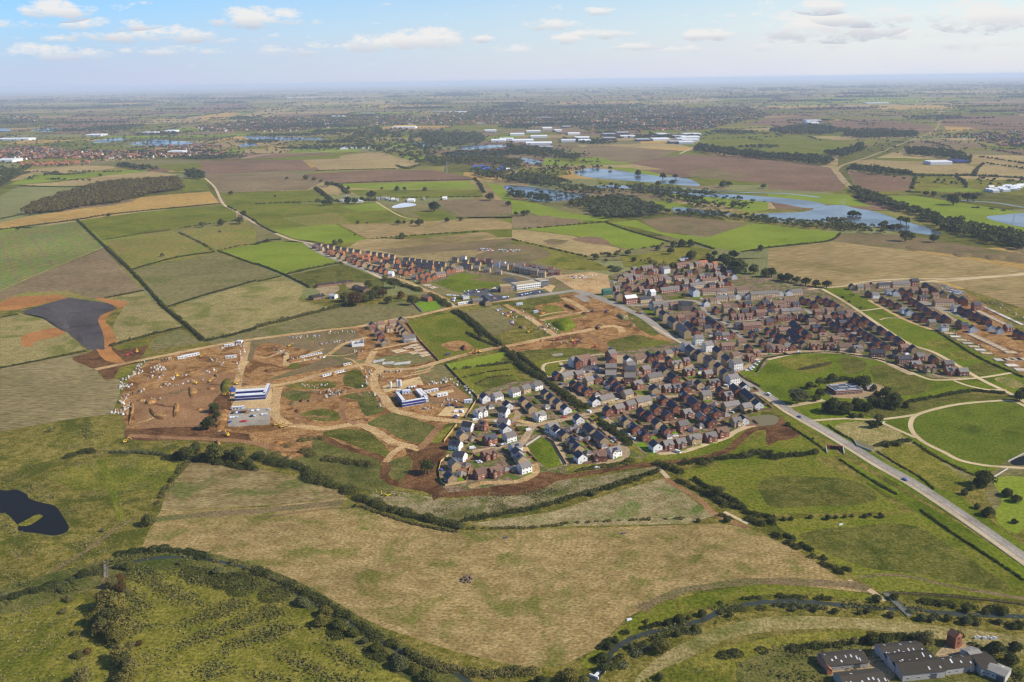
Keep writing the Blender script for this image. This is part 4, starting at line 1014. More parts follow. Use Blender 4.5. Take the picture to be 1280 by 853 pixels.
HEDGES = [
('M1','385,300 520,430 660,560 780,690 830,745 960,850 1015,905',5,3.2,'h',0,'long dark field hedge'),
('M1','0,350 120,335 390,300 600,268 1100,220',4,2.6,'h',0,''),
('M1','515,402 700,372 850,352',4,2.6,'s',0,''),('M1','885,345 1000,328 1180,305',4,2.6,'h',.1,''),
('M1','895,365 1000,415 1070,458',4,2.6,'h',.25,'gappy field hedge'),('M1','665,548 880,490 1070,462',3.5,2.2,'h',0,''),
('M1','845,735 1000,685 1280,605',3.5,2.2,'h',0,''),('M1','1090,455 1190,432 1280,422',3,2,'h',.1,''),
('M1','1095,458 1280,525',3.5,2.2,'h',0,''),('M1','530,692 715,655',3,2,'h',0,''),
('M1','0,297 110,275',4,2.6,'h',0,''),('M1','100,130 330,137 480,128 640,110',4,2.6,'d',0,''),('M1','620,115 760,95 900,78',4,2.6,'d',.2,'gappy field hedge'),
('M1','0,130 60,90 150,62',14,6,'d',0,'broad tree hedge'),('M1','230,70 320,75 420,68',16,6,'d',0,'broad tree hedge'),
('M1','0,790 95,775',3,2,'h',0,''),('C1','0,243 200,205 430,158',3,2,'h',0,''),
('C1','550,132 720,85 910,40',4,2.6,'h',0,''),('C1','1030,108 1150,80 1280,45',5,3,'h',0,''),
('M2','0,840 200,790 440,730 600,690',7,4,'s',0,'broad scrubby hedge'),('M2','0,520 140,575 270,640',4,2.6,'h',0,''),
('M2','160,572 300,540 430,515',5,3,'h',0,''),('M2','0,425 60,405 120,400',5,3,'h',0,''),('M2','10,610 130,582',3,2,'h',0,''),
('M2','0,315 50,345 100,368',5,3,'h',0,''),('M1','1140,235 1200,265 1280,310',5,3,'h',.1,''),
('M2','1140,360 930,370 570,395',3.5,2.2,'d',.15,'gappy field hedge'),('M2','300,55 500,50 700,45',4,2.5,'d',0,''),
('M2','400,120 700,108 1085,100',4,2.5,'d',0,''),('M2','450,195 700,190 1140,185',4,2.5,'d',.2,'gappy field hedge'),
('M2','310,212 420,208 520,205 600,205',14,6,'d',0,'broad tree hedge'),('M2','300,145 335,170 375,205',14,6,'d',0,'broad tree hedge'),
('M2','380,120 430,140 460,170',12,6,'d',0,'broad tree hedge'),('M2','0,220 150,215 300,212',4,2.5,'d',.1,''),
('M2','1090,95 1115,120 1140,165',10,5,'d',.1,''),('M2','700,30 760,45 820,25',10,5,'d',.1,'broad tree hedge'),
('M2','645,600 730,630 835,660',12,5,'d',0,'broad tree hedge'),('M2','870,680 920,705 970,735',12,5,'o',0,'broad tree hedge'),
('M2','985,760 1050,800 1100,845 1130,885',6,3.5,'h',0,''),('M2','1010,755 1085,805 1150,860',4,2.5,'h',0,''),
('M3','470,315 600,360 790,412',4,2.6,'h',0,''),('M3','910,415 1010,447',5,3,'h',0,''),('M3','0,398 130,430 380,487',4,2.5,'h',.1,''),
('M3','600,450 680,440 760,430',6,3.5,'o',.1,''),('M3','1150,462 1280,440',4,2.5,'h',0,''),('M3','60,345 200,335 480,310',4,2.4,'h',.1,''),
('M3','400,480 480,470 540,460',6,3.5,'o',.1,''),
('M4','0,440 150,425 310,405 362,368',4,2.6,'h',0,''),('M4','400,45 560,55 720,75',14,7,'d',0,'broad tree hedge'),
('M4','720,78 860,82 1000,80 1280,92',10,6,'d',0,'broad tree hedge'),('M4','940,85 980,110 990,140',8,5,'d',.1,''),('M4','740,80 730,110 720,145',8,5,'d',.1,''),
('M4','1030,75 1050,40 1080,20',10,5,'d',0,''),('M4','1020,240 1100,245 1200,258',5,3,'d',.1,''),('M4','880,188 960,180 1060,178',16,7,'o',0,'broad tree hedge'),
('M4','690,160 760,165 840,165',10,5,'d',.1,''),
('F7','210,545 290,620 400,720 480,770 590,830',9,4.5,'h',0,'broad clipped hedge'),('F7','330,590 420,660 520,740 590,800',5,3.5,'h',0,''),
('F7','-60,330 60,420 190,520',6,4,'h',0,''),('F7','-120,400 20,470 160,525',5,3,'h',0,''),
('E2','60,460 200,560 340,660 470,740',9,4,'o',0,'broad clipped hedge'),('E2','10,430 180,560 400,760',4,2.5,'h',0,''),
('E3','650,180 760,260 880,350 1000,430',7,3.2,'d',0,'broad clipped hedge'),('E3','700,170 830,250 930,330 1020,420',4,2.6,'h',.1,''),
('E3','380,720 700,670 1040,610',8,1.6,'o',0,'low rough hedge'),
('C3','470,850 560,812 740,757',5,3,'h',0,''),('C3','735,730 800,750 850,768',8,3.6,'h',0,''),
('C3','850,725 950,705 1150,688',5,3,'h',0,''),('C3','1165,690 1220,672 1300,668',6,3.5,'h',0,''),
('C4','-20,690 100,685 240,665',6,3.4,'h',0,''),('C4','540,628 640,615 715,604',6,3.2,'d',0,''),
('C4','165,250 240,235 318,215',6,2.4,'s',0,''),('C4','700,412 850,385 1000,358',5,2.8,'o',0,''),('C4','1000,355 1100,362 1190,370',4,2.4,'h',0,''),
('C4','285,318 360,305 430,298',5,3,'o',0,''),('C4','440,440 560,428 660,400',7,4,'d',0,'broad tree hedge'),('C4','400,470 430,480 475,488',4,2.4,'d',0,''),
('C2','990,248 1120,235 1280,215',4,2.4,'h',.05,''),('C2','1040,290 1160,262 1280,248',2.5,1.3,'h',.1,'low field hedge'),('C2','1100,320 1180,290 1280,280',2.5,1.3,'s',.1,'low field hedge'),
('C2','0,690 100,720 200,735 300,785',10,4,'d',0,'broad scrubby hedge'),('C2','250,780 380,830 500,870',12,4.5,'o',0,'broad scrubby hedge'),
('C2','240,660 330,690 420,705 620,735',9,3.2,'s',.1,'broad scrubby hedge'),('C2','80,690 160,640 260,600 340,600',7,3,'s',.2,'broad scrubby hedge'),
('C1','340,690 400,670 480,660',8,3.5,'o',.05,'broad scrubby hedge'),('C1','555,665 700,665 840,680',4,2.6,'p',0,'pale bramble hedge'),
('C1','840,690 1000,700 1150,730 1290,745',8,4,'d',0,'broad scrubby hedge'),('C1','940,712 880,780 820,850',4,2,'s',.1,''),
('B1','725,0 690,50 655,115',4,2.4,'s',.1,''),
('B2','430,82 560,125 700,165 860,200',8,3.6,'h',0,'broad scrubby hedge'),('B2','440,112 560,155 700,195 850,220',3,1.6,'s',0,'low field hedge'),
('B2','870,175 960,160 1100,135 1290,95',5,3,'h',0,''),('B3','340,88 480,50 560,30 660,0',5,3,'h',0,''),
('B2','870,205 1000,205 1150,202 1290,190',3,1.4,'s',.15,'low field hedge'),('B3','340,185 600,172 900,162',3,1.4,'s',.25,'low field hedge'),
('B3','835,5 900,35 960,65 1040,115',6,3.4,'h',0,''),('B3','900,0 960,35 1050,80 1110,125',5,3.2,'h',0,''),
('B4','130,170 180,190 225,205',7,3.2,'h',.05,''),('B4','150,155 200,172 235,190',5,2.6,'h',.1,''),
('B4','230,232 300,275 400,335 530,400',5,2.8,'h',.12,'gappy field hedge'),('B4','265,225 340,275 440,335 545,385',4,2.6,'h',.1,''),
('B4','0,95 50,110 100,130',6,3.2,'h',0,''),('B4','0,150 45,165',4,2,'d',0,''),
('B4','110,140 165,150 225,160',5,2.6,'h',.1,''),
('B4','640,0 690,30 745,65',2,1.3,'h',0,'low field hedge'),('B4','845,130 1000,240 1140,330 1280,425',2,1.3,'h',0,'low field hedge'),
('B4','700,475 900,485 1100,505 1280,525',2,1.1,'s',0,'low field hedge'),
('B4','230,530 340,535 440,545',4,2.4,'g',.05,''),('B4','800,560 900,580 1060,590',5,2.6,'g',.15,''),('B4','1060,590 1180,605 1290,625',5,2.4,'o',.2,'gappy field hedge'),
('B4','850,515 1000,530 1120,545 1230,550',5,2.4,'o',.1,''),
('B4','430,700 560,690 700,665 860,660',6,2.4,'d',.1,'broad scrubby hedge'),('B4','0,740 120,725 260,715 420,700',7,2,'d',.1,'broad scrubby hedge'),
('B4','1010,650 1100,720 1200,800 1290,860',5,2.4,'d',.05,'broad scrubby hedge'),
('C4','300,530 360,570 430,605',1.6,1.2,'h',0,'low field hedge'),('C4','545,660 640,720 760,790 830,850',1.6,1.1,'h',0,'low field hedge'),
('C4','730,615 850,690 1000,765 1040,780',3,1.3,'s',0,'low field hedge'),('C4','90,520 180,580 270,640',2,1.2,'h',0,'low field hedge'),
('C4','360,700 450,760 590,850',1.6,1.2,'h',0,'low field hedge'),
('E5','600,740 760,690 930,660 1070,650',5,3,'h',.05,''),('E5','1110,660 1200,620 1290,600',7,4,'h',0,''),('E5','110,740 220,780 330,790',7,3.4,'o',0,''),
('E4','1030,350 1120,410 1280,490',2,1.3,'h',0,'low field hedge'),
('E7','840,840 930,710 1000,690 1276,655',2,1.2,'h',0,'low field hedge'),('E8','0,595 380,565 640,585 1000,650 1276,760',1.6,1.1,'h',0,'low field hedge'),
('F1','640,430 780,520 960,630 1276,770',2.5,1.6,'h',0,'low field hedge'),
('B1','500,312 600,300 700,296 800,308 900,338',7,2.2,'d',.05,'broad scrubby hedge'),('B1','900,338 1000,362 1100,392 1200,430 1280,468',7,2.2,'s',.05,'broad scrubby hedge'),
('B2','0,385 150,445 300,525 420,600',7,2.4,'d',.03,'broad scrubby hedge'),('B2','420,600 560,690 700,765',7,2.4,'d',.03,'broad scrubby hedge'),('B2','700,765 850,805 1000,815 1200,805',8,2.2,'s',.05,'broad scrubby hedge'),
('B1','0,505 100,480 200,450 300,425',7,2.2,'d',.1,'broad scrubby hedge'),('B1','300,425 380,400 430,385',7,2.4,'d',.1,'broad scrubby hedge'),
('B3','480,760 520,700 580,660 680,630 760,605',4,2.0,'d',.15,'broad scrubby hedge'),('B3','560,800 600,740 700,690 800,655 940,610',4,1.6,'o',.2,'broad scrubby hedge'),
('B2','260,620 350,650 450,700 540,770',10,1.3,'o',.15,'low rough hedge'),('B1','700,360 900,410 1100,470 1250,560',16,1.0,'o',.2,'low rough hedge'),
('B3','600,790 680,720 800,672 930,628',5,1.8,'g',.15,'broad scrubby hedge'),('B4','0,560 120,540 250,545',5,1.8,'o',.2,'broad scrubby hedge'),('B4','0,520 120,500 240,495 420,500 640,520',4,1.8,'d',.2,'broad scrubby hedge'),
]
for q in HEDGES: hedge(q[0], q[1], q[2], q[3], q[4], q[5], q[6] or 'dark field hedge')

# ------------------------------------------------------------------ masses nobody could count
def inside(P, x, y):
    c = np.zeros(len(x), bool); n = len(P)
    for i in range(n):
        x0, y0 = P[i]; x1, y1 = P[(i+1) % n]
        if y0 == y1: continue
        c ^= ((y0 > y) != (y1 > y)) & (x < (x1-x0)*(y-y0)/(y1-y0) + x0)
    return c

def ground_poly(tile, s):
    return [(p.x, p.y) for p in (at(*tp(tile, x, y)) for x, y in pts(s))]

def fill(poly, spacing, rng):
    xs = [p[0] for p in poly]; ys = [p[1] for p in poly]
    a = (max(xs)-min(xs)) * (max(ys)-min(ys)); n = int(a / spacing**2)
    x = rng.uniform(min(xs), max(xs), n); y = rng.uniform(min(ys), max(ys), n)
    k = inside(poly, x, y); return x[k], y[k]

def crowns(x, y, r, rng, nq, size, mat, name, h=1.6):
    """many small crowns of leaf-sized faces as one mass"""
    n = len(x)
    d = rng.normal(0, 1, (n, nq, 3)); d[:, :, 2] = np.abs(d[:, :, 2]) * .9 - .15
    d /= np.linalg.norm(d, axis=2)[:, :, None]
    rr = r[:, None, None] * rng.uniform(.7, 1.08, (n, nq, 1))
    C = d * rr * [1, 1, .8]; C[:, :, 0] += x[:, None]; C[:, :, 1] += y[:, None]; C[:, :, 2] += (r * h * rng.uniform(.75, 1.15, n))[:, None] * .75
    sz = np.repeat(r * size, nq)
    V = quads(C.reshape(-1, 3), sz, d.reshape(-1, 3), rng, .55)
    return qmesh(name, V, mat)

def wood(tile, s, spacing, rad, mat, desc, nq=46, size=.55, name='woodland', h=1.7):
    x, y = fill(ground_poly(tile, s), spacing, NR)
    if not len(x): return
    r = rad * NR.uniform(.45, 1.3, len(x))
    o = stuff(link(name, crowns(x, y, r, NR, nq, size, mat, name, h)))
    o['label'] = desc; o['category'] = 'wood'
    return o

wood('M1','115,265 160,235 280,190 480,130 600,115 760,105 890,100 920,150 760,172 680,195 560,222 440,232 300,258 130,282',7.5,5.6,L_AUT,'long brown autumn wood between the gold field and the grey pasture', 70, .42)
wood('M3','390,245 470,208 560,190 640,218 740,252 790,272 640,290 480,295 390,282',8.5,6,L_GREYW,'grey green plantation wood right of the dark blue lake',60,.45)
wood('M3','270,225 360,205 480,195 560,190 500,225 400,250 300,240',12,6,L_OAK,'low mixed wood on the left of the grey plantation',40,.5)
wood('M4','395,140 520,180 640,230 860,300 1080,350 1290,385 1290,460 1100,420 860,350 700,270 460,205 450,180',9,6,L_DARK,'dark wooded railway embankment right of the long lake',46,.5)
wood('M3','820,262 1000,272 1160,285 1280,300 1290,325 1180,310 1000,295 830,285',10,4.2,L_DARK,'dark belt of trees below the small lakes',46,.5)
wood('M4','-80,290 60,308 240,315 330,300 400,318 480,335 590,360 580,375 400,360 200,345 0,325',10,4.2,L_DARK,'dark belt of trees along the near shore of the long lake',46,.5)
wood('M3','640,140 860,165 1040,175 1020,185 860,182 640,165 560,150',11,6,L_GREYW,'grey green belt of willows along the narrow water',40,.5)
wood('M3','700,175 780,185 980,205 960,215 800,200 700,190',12,6,L_DARK,'dark thin belt of trees on the meadow island',40,.5)
wood('M3','880,225 1000,230 1190,240 1180,250 1000,245 890,240',13,6,L_DARK,'dark tree belt left of the small lake arm',40,.5)
wood('M3','-10,165 120,190 200,205 190,225 80,205 -10,195',11,6,L_DARK,'dark tree belt on the near shore of the dark blue lake',40,.5)
wood('M3','0,90 120,85 240,100 230,130 380,150 480,165 370,172 240,150 100,125 0,120',14,6,L_OAK,'mixed trees on the far shore of the dark blue lake',40,.5)
wood('T2','0,490 120,480 300,492 520,500 560,520 420,545 330,590 300,622 200,585 90,560 0,520',48,9,L_OAK,'broad dark wood left of the river lakes',30,.62)
wood('T2','300,500 520,505 540,530 440,548 350,530',16,8,L_GREYW,'grey green wood above the upper river lake',30,.62)
wood('T2','310,592 420,590 600,592 680,610 660,625 480,610 360,622',16,7,L_OAK,'mixed trees between the two narrow lakes',30,.62)
wood('T2','500,640 640,650 700,655 840,680 860,690 760,690 620,680 520,660',15,7,L_DARK,'dark trees above the dark blue lake',30,.62)
wood('T2','620,545 780,560 900,590 880,600 740,585 640,570',17,7,L_DARK,'dark trees right of the narrow lakes',30,.62)
wood('T3','60,548 300,578 480,588 570,600 560,622 400,602 150,580 50,565',15,8,L_DARK,'dark tree belt below the large olive field',30,.62)
wood('T3','530,575 640,562 670,540 690,560 600,592',15,8,L_DARK,'dark wood beside the railway bend',30,.62)
wood('T3','610,500 700,490 890,500 880,515 700,518 620,515',17,9,L_DARK,'dark wood strip above the railway bend',28,.55)
wood('T3','330,490 480,470 560,480 640,490 520,505 380,502',19,9,L_FAR,'dark park trees behind the large olive field',26,.6)
wood('T3','640,625 740,632 860,648 860,658 720,650 630,638',13,7,L_DARK,'dark hedge wood above the ploughed field',28,.55)
wood('T3','840,560 980,565 1080,590 1080,610 960,590 840,580',15,8,L_DARK,'dark wood right of the tan stubble',28,.55)
wood('T1','0,640 60,640 120,622 30,690 0,690',14,7,L_OAK,'brown green wood at the left edge',30,.62)
wood('T1','430,615 540,628 600,632 560,640 440,625',15,7,L_DARK,'dark trees above the brown wood',30,.62)
wood('T1','690,640 760,655 760,672 700,665',12,7,L_DARK,'dark trees at the far lane end',30,.62)
wood('C1','230,560 330,530 450,500 480,520 470,580 330,600',14,3.2,L_REED,'green reedy hollow left of the earthworks',30,.4,'reed_bed',.6)
wood('E6','180,90 330,110 420,120 600,170 560,200 430,170 300,150',13,3.4,L_SCRB,'scrub in the rough pasture above the estate',30,.5,'scrub',1.0)

# far trees along the field edges, thinning with distance, and in the town
def far_trees():
    rng = NR; X, Y, Rr = [], [], []
    for (a, b) in HEDGE_SEGS:
        if RN.random() < .34: continue
        l = math.hypot(b[0]-a[0], b[1]-a[1]); ym = (a[1]+b[1])/2
        if ym < 2900 or ym > 30000: continue
        if ym < 4500 and abs(a[0]) < 1500: continue
        if ym > 9000 and RN.random() < .4: continue
        if abs(a[0]) > ym*.66: continue
        sp = max(9, ym*.0021); n = int(l/sp)
        if n < 1: continue
        t = rng.uniform(0, 1, n)
        X.append(a[0]+(b[0]-a[0])*t+rng.normal(0,1.5,n)); Y.append(a[1]+(b[1]-a[1])*t+rng.normal(0,1.5,n))
        Rr.append(max(3.4, ym*.00062)*rng.uniform(.5,1.4,n))
    # woods: random blocks
    for k in range(95):
        y = 3600*math.exp(RN.uniform(0, 1.9)); x = RN.uniform(-.6, .6)*y
        wx, wy = RN.uniform(90, 330)*(y/5000)**.6, RN.uniform(60, 220)*(y/5000)**.6
        n = int(wx*wy/(max(12, y*.0026)**2)*2.2)
        t = rng.uniform(-1, 1, (n, 2)); keep = (t**2).sum(1) < rng.uniform(.6, 1, n)
        t = t[keep]; X.append(x+t[:,0]*wx); Y.append(y+t[:,1]*wy); Rr.append(max(5, y*.0010)*rng.uniform(.6,1.25,len(t)))
    x, y, r = np.concatenate(X), np.concatenate(Y), np.concatenate(Rr)
    o = stuff(link('far_trees', crowns(x, y, r, rng, 12, 1.0, L_FAR, 'far_trees', 1.3)))
    o['label'] = 'far dark hedgerow trees and woods fading into the blue distance'; o['category'] = 'far wood'
    print('far trees', len(x))
far_trees()

def px_fill(tile, s, n, rng):
    """points spread evenly over a picture area, dropped on the ground (near ones are as large as far ones are many)"""
    P = pts(s); xs = [p[0] for p in P]; ys = [p[1] for p in P]; out = []
    while len(out) < n:
        x, y = rng.uniform(min(xs), max(xs)), rng.uniform(min(ys), max(ys))
        if inside(P, np.array([x]), np.array([y]))[0]:
            g = at(*tp(tile, x, y)); out.append((g.x, g.y))
    return np.array(out)
TOWNS = [('T2','0,440 150,425 300,440 480,405 700,395 1000,392 1280,395 1280,485 1000,488 780,470 520,462 300,465 0,478',1250),
 ('T3','0,405 240,395 340,430 220,455 100,482 0,490',420),('T1','720,472 1000,440 1280,438 1280,472 1060,492 760,490',420),
 ('T1','0,562 60,545 320,562 840,565 840,583 420,592 200,592 0,600',430),('T1','0,430 150,430 140,460 0,462',70),
 ('T3','900,505 1130,495 1280,490 1280,540 1200,545 1080,520',110),('T3','360,485 520,480 540,500 380,502',40),('T1','560,545 760,540 840,548 700,562',60)]
TX = np.concatenate([px_fill(t, s, int(n*2.2), NR) for t, s, n in TOWNS])
tr_ = np.maximum(4.4, TX[:,1]*.0009)*NR.uniform(.6,1.2,len(TX))
o = stuff(link('town_trees', crowns(TX[:,0], TX[:,1], tr_, NR, 12, 1.0, L_FAR, 'town_trees', 1.2)))
o['label'] = 'garden trees scattered through the far town'; o['category'] = 'far wood'
# scattered trees of the river valley
VAL = [('T2','300,480 560,500 900,560 1000,620 860,640 700,610 560,600 380,600 300,540',260),('T2','480,600 860,620 900,640 640,660 480,650',120),
  ('T1','300,500 720,500 900,520 1280,480 1280,560 900,580 500,560 300,530',420),('T1','0,500 300,520 480,550 300,560 0,540',160),('T1','100,455 700,480 740,500 300,500 100,480',200),
  ('T2','700,690 1280,700 1280,760 900,760 760,740',130),('M3','420,120 720,170 1280,200 1280,230 900,215 560,170',35),('M3','0,60 300,20 420,60 240,90 0,85',50),
  ('T2','0,390 1280,330 1280,395 480,402 0,430',170),('T3','0,340 1280,330 1280,400 960,380 600,395 340,420 0,400',170),('T1','0,360 1280,340 1280,430 720,460 0,425',220),('T3','560,500 1280,520 1280,570 900,570 700,590',110),('T3','700,640 1280,660 1280,700 900,690',70)]
TV = np.concatenate([px_fill(t, s, n, NR) for t, s, n in VAL])
rv = np.maximum(4.2, TV[:,1]*.0009)*NR.uniform(.6,1.3,len(TV))
o = stuff(link('valley_trees', crowns(TV[:,0], TV[:,1], rv, NR, 22, .75, L_FAR, 'valley_trees', 1.4)))
o['label'] = 'scattered trees and thickets over the far river valley'; o['category'] = 'far wood'

# tall grass, reeds and brambles of the near river corridors
def tufts(name, polys, spacing, size, h, mat, label):
    Vs = []
    for tile, s in polys:
        x, y = fill(ground_poly(tile, s), spacing, NR)
        k = ~inside(POND_P, x, y); x, y = x[k], y[k]
        n = len(x)
        if not n: continue
        cl = np.sin(x/9.0+np.sin(y/13.0)*2)*np.sin(y/7.0+np.sin(x/17.0)*2) + NR.normal(0,.35,n)
        k = cl > .32; x, y = x[k], y[k]; n = len(x)
        C = np.stack([x, y, h*NR.uniform(.15,.75,n)], 1)
        Vs.append(quads(C, size*NR.uniform(.7,1.3,n), np.tile([0,-.25,.8],(n,1)), NR, .7))
    o = stuff(link(name, qmesh(name, np.concatenate(Vs), mat)))
    o['label'] = label; o['category'] = 'ground cover'
POND_P = ground_poly('B1','-20,48 30,44 70,40 112,58 127,78 172,93 232,108 264,148 293,200 272,228 220,238 160,228 78,218 72,192 28,147 -20,132')
RIV_L = [('P','0,735 110,705 180,690 260,690 330,708 420,755 500,800 600,850 560,853 470,822 380,768 300,730 240,712 170,720 80,748 0,765'),('P','130,720 200,712 300,730 400,790 480,853 250,853 160,800')]
tufts('river_brambles', RIV_L + [('P','960,853 930,835 1000,805 1060,800 1130,800 1280,835 1280,853'),('P','740,845 765,808 830,785 905,760 1000,748 1110,757 1280,768 1280,782 1110,768 1000,758 910,770 840,793 780,812 760,850'),('P','455,612 560,628 640,618 700,602 730,600 690,628 600,650 560,645 480,622')], 1.15, 1.0, 1.3, L_SCRB, 'rough brambles and weeds along the near rivers')
tufts('river_reeds', RIV_L + [('P','-5,607 30,605 60,611 85,632 97,664 70,681 20,677 -5,662'),('P','740,845 765,800 830,778 905,755 1000,744 1110,752 1280,765 1280,780 1000,762 840,793 760,850')], 1.6, 1.0, 1.6, L_REED, 'green reeds along the water edges')
tufts('tall_grass', [('P','0,590 140,520 230,560 210,640 150,680 100,720 0,735'),('P','130,780 180,705 300,730 420,790 500,853 130,853'),('P','0,760 100,745 120,853 0,853'),('P','800,853 870,826 950,800 1060,792 1180,806 1030,803 960,818 900,853'),('P','470,612 640,618 830,585 820,592 690,632 575,655')], 1.5, .9, .9, L_GRASS, 'tall dry grass over the near meadows')
# ------------------------------------------------------------------ building materials
WALL = {'W': plain('white_render', (.66,.64,.60), .85), 'T': plain('buff_stone', (.37,.255,.130), .9, .2, .2), 'R': plain('red_brick', (.225,.080,.042), .9, .2, .2),
        'O': plain('orange_brick', (.34,.135,.062), .9)}
ROOF = {'s': plain('dark_slate_and_shaded_tiles', (.040,.041,.052), .65, .25, .25), 'g': plain('grey_and_sunlit_roof_tiles', (.160,.140,.125), .75, .2, .25), 'b': plain('brown_roof_tiles', (.170,.100,.068), .8, .2, .25),  # slate and grey hold tile colour plus painted shade and sun of the slopes
        'o': plain('orange_roof_tiles', (.34,.130,.060), .8, .2, .2), 'w': plain('pale_roof_membrane', (.60,.60,.60), .7)}
M_GLASS = plain('window_glass', (.030,.036,.045), .12, .5, 0)
M_FRAME = plain('white_window_frame', (.72,.72,.70), .6, .2, 0)
M_DOOR  = plain('painted_door', (.085,.095,.12), .6, .3, .3)
M_FENCE = plain('brown_timber_fence', (.190,.112,.062), .9)
M_FENCEL= plain('new_timber_hoarding', (.46,.31,.14), .9)
M_WALLB = plain('brick_garden_wall', (.26,.125,.075), .9)
M_CONC  = plain('concrete', (.40,.37,.33), .9)
WORD_W = {'W': 'white', 'T': 'buff', 'R': 'red brick', 'O': 'orange brick'}
WORD_R = {'s': 'slate roof', 'g': 'grey roof', 'b': 'brown roof', 'o': 'orange roof', 'w': 'pale roof'}

def roof_prof(d, he, hr, o=.35, t=.22):
    k = (hr - he) / (d/2)
    return [(-d/2-o, he-o*k+.03), (0, hr+.03), (d/2+o, he-o*k+.03), (d/2+o, he-o*k+.03+t), (0, hr+.03+t*1.15), (-d/2-o, he-o*k+.03+t)]

# size table: ridge length w, depth d, eaves, ridge, cross gables (x, width, project), storeys
TYPES = {
 '':  (9.6, 8.0, 5.0, 8.0, [], 2), 'c': (10.5, 7.6, 5.0, 7.9, [(-2.6, 4.2, 1.5)], 2), 'x': (11.5, 7.4, 5.0, 7.9, [(-3.2, 4.3, 1.3), (3.2, 4.3, 1.3)], 2),
 't': (16.5, 8.2, 5.1, 8.1, [], 2), 'l': (26.0, 8.6, 5.6, 8.8, [], 2), '3': (11.0, 9.0, 7.7, 10.9, [], 3), 'd': (20.0, 9.4, 7.9, 11.2, [], 3), 'n': (7.6, 8.6, 5.1, 8.3, [], 2),
 'm': (8.2, 8.2, 5.0, 7.8, [(0, 3.0, .9)], 2), 'f': (17.0, 10.5, 8.3, 11.6, [(-5.5, 5.5, 1.6), (5.5, 5.5, 1.6)], 3), 'h': (8.6, 8.0, 5.0, 7.6, [], 2)}
HCACHE = {}
def gable_wing(wall, roof, cx, gw, pr, d, he, hr):
    k = (hr - he) / (d/2)
    gh = he + gw/2*k*1.05
    gh = min(gh, hr - .25)
    y0 = -d/2 - pr
    V = [(cx-gw/2,y0,0),(cx+gw/2,y0,0),(cx+gw/2,y0,he+.01),(cx,y0,gh),(cx-gw/2,y0,he+.01),(cx-gw/2,-d/2+.05,0),(cx+gw/2,-d/2+.05,0),(cx+gw/2,-d/2+.05,he+.01),(cx-gw/2,-d/2+.05,he+.01)]
    wall.add(V, [[0,1,2,3,4],[1,6,7,2],[5,0,4,8]])
    kk = (gh-he)/(gw/2); o = .25; t = .2
    yb = -d/2 + (gh - he)/k + .2            # where its ridge meets the main slope
    yb = min(yb, 0)
    prof = [(cx-gw/2-o, he-o*kk+.05), (cx, gh+.05), (cx+gw/2+o, he-o*kk+.05), (cx+gw/2+o, he-o*kk+.05+t), (cx, gh+.05+t), (cx-gw/2-o, he-o*kk+.05+t)]
    roof.extr(prof, y0-.3, yb, 'y')

def house_meshes(ty, wc, rc):
    key = (ty, wc, rc)
    if key in HCACHE: return HCACHE[key]
    w, d, he, hr, gab, st = TYPES[ty]
    wall, roof = MB(), MB()
    x0, x1, y0, y1 = -w/2, w/2, -d/2, d/2
    V = [(x0,y0,-.3),(x1,y0,-.3),(x1,y1,-.3),(x0,y1,-.3),(x0,y0,he),(x1,y0,he),(x1,y1,he),(x0,y1,he),(x0,0,hr),(x1,0,hr)]
    if ty == 'h':   # hipped
        wall.add(V[:8], [[0,1,5,4],[1,2,6,5],[2,3,7,6],[3,0,4,7]])
        o = .4; k = (hr-he)/(d/2); zb = he - o*k + .06
        RV = [(x0-o,y0-o,zb),(x1+o,y0-o,zb),(x1+o,y1+o,zb),(x0-o,y1+o,zb),(x0+d*.36,0,hr+.06),(x1-d*.36,0,hr+.06)]
        roof.add(RV, [[0,1,5,4],[1,2,5],[2,3,4,5],[3,0,4],[3,2,1,0]])
    else:
        wall.add(V, [[0,1,5,4],[2,3,7,6],[1,2,6,9,5],[3,0,4,8,7]])
        roof.extr(roof_prof(d, he, hr), x0-.18, x1+.18)
        for cx, gw, pr in gab: gable_wing(wall, roof, cx, gw, pr, d, he, hr)
    wins = []       # (x, y, z, rz, kind)
    bays = max(2, int(w/2.7))
    for s in range(st):
        z = 1.0 + s*2.6
        for i in range(bays):
            x = x0 + w*(i+.5)/bays
            g = [q for q in gab if abs(x-q[0]) < q[1]/2 + .7]
            yy = y0
            if g: x = g[0][0] + (1 if x > g[0][0] else -1)*.0; yy = y0 - g[0][2]
            if s == 0 and (i == bays//2 if bays % 2 else i % 3 == 1):
                wins.append((x, yy, 0, 0, 'd')); continue
            if not any(abs(q[0]-x) < .1 and q[1] == yy and q[2] == z for q in wins): wins.append((x, yy, z, 0, 'w'))
        for i in range(max(2, bays-1)):
            wins.append((x0 + w*(i+.5)/max(2, bays-1), y1, z, math.pi, 'w'))
        if ty not in ('h',): wins.append((x1, d*.18 if s else -d*.2, z, math.pi/2, 'w')); wins.append((x0, -d*.18, z, -math.pi/2, 'w'))
    me = (wall.mesh('wall', WALL[wc]), roof.mesh('roof', ROOF[rc]), wins)
    HCACHE[key] = me; return me

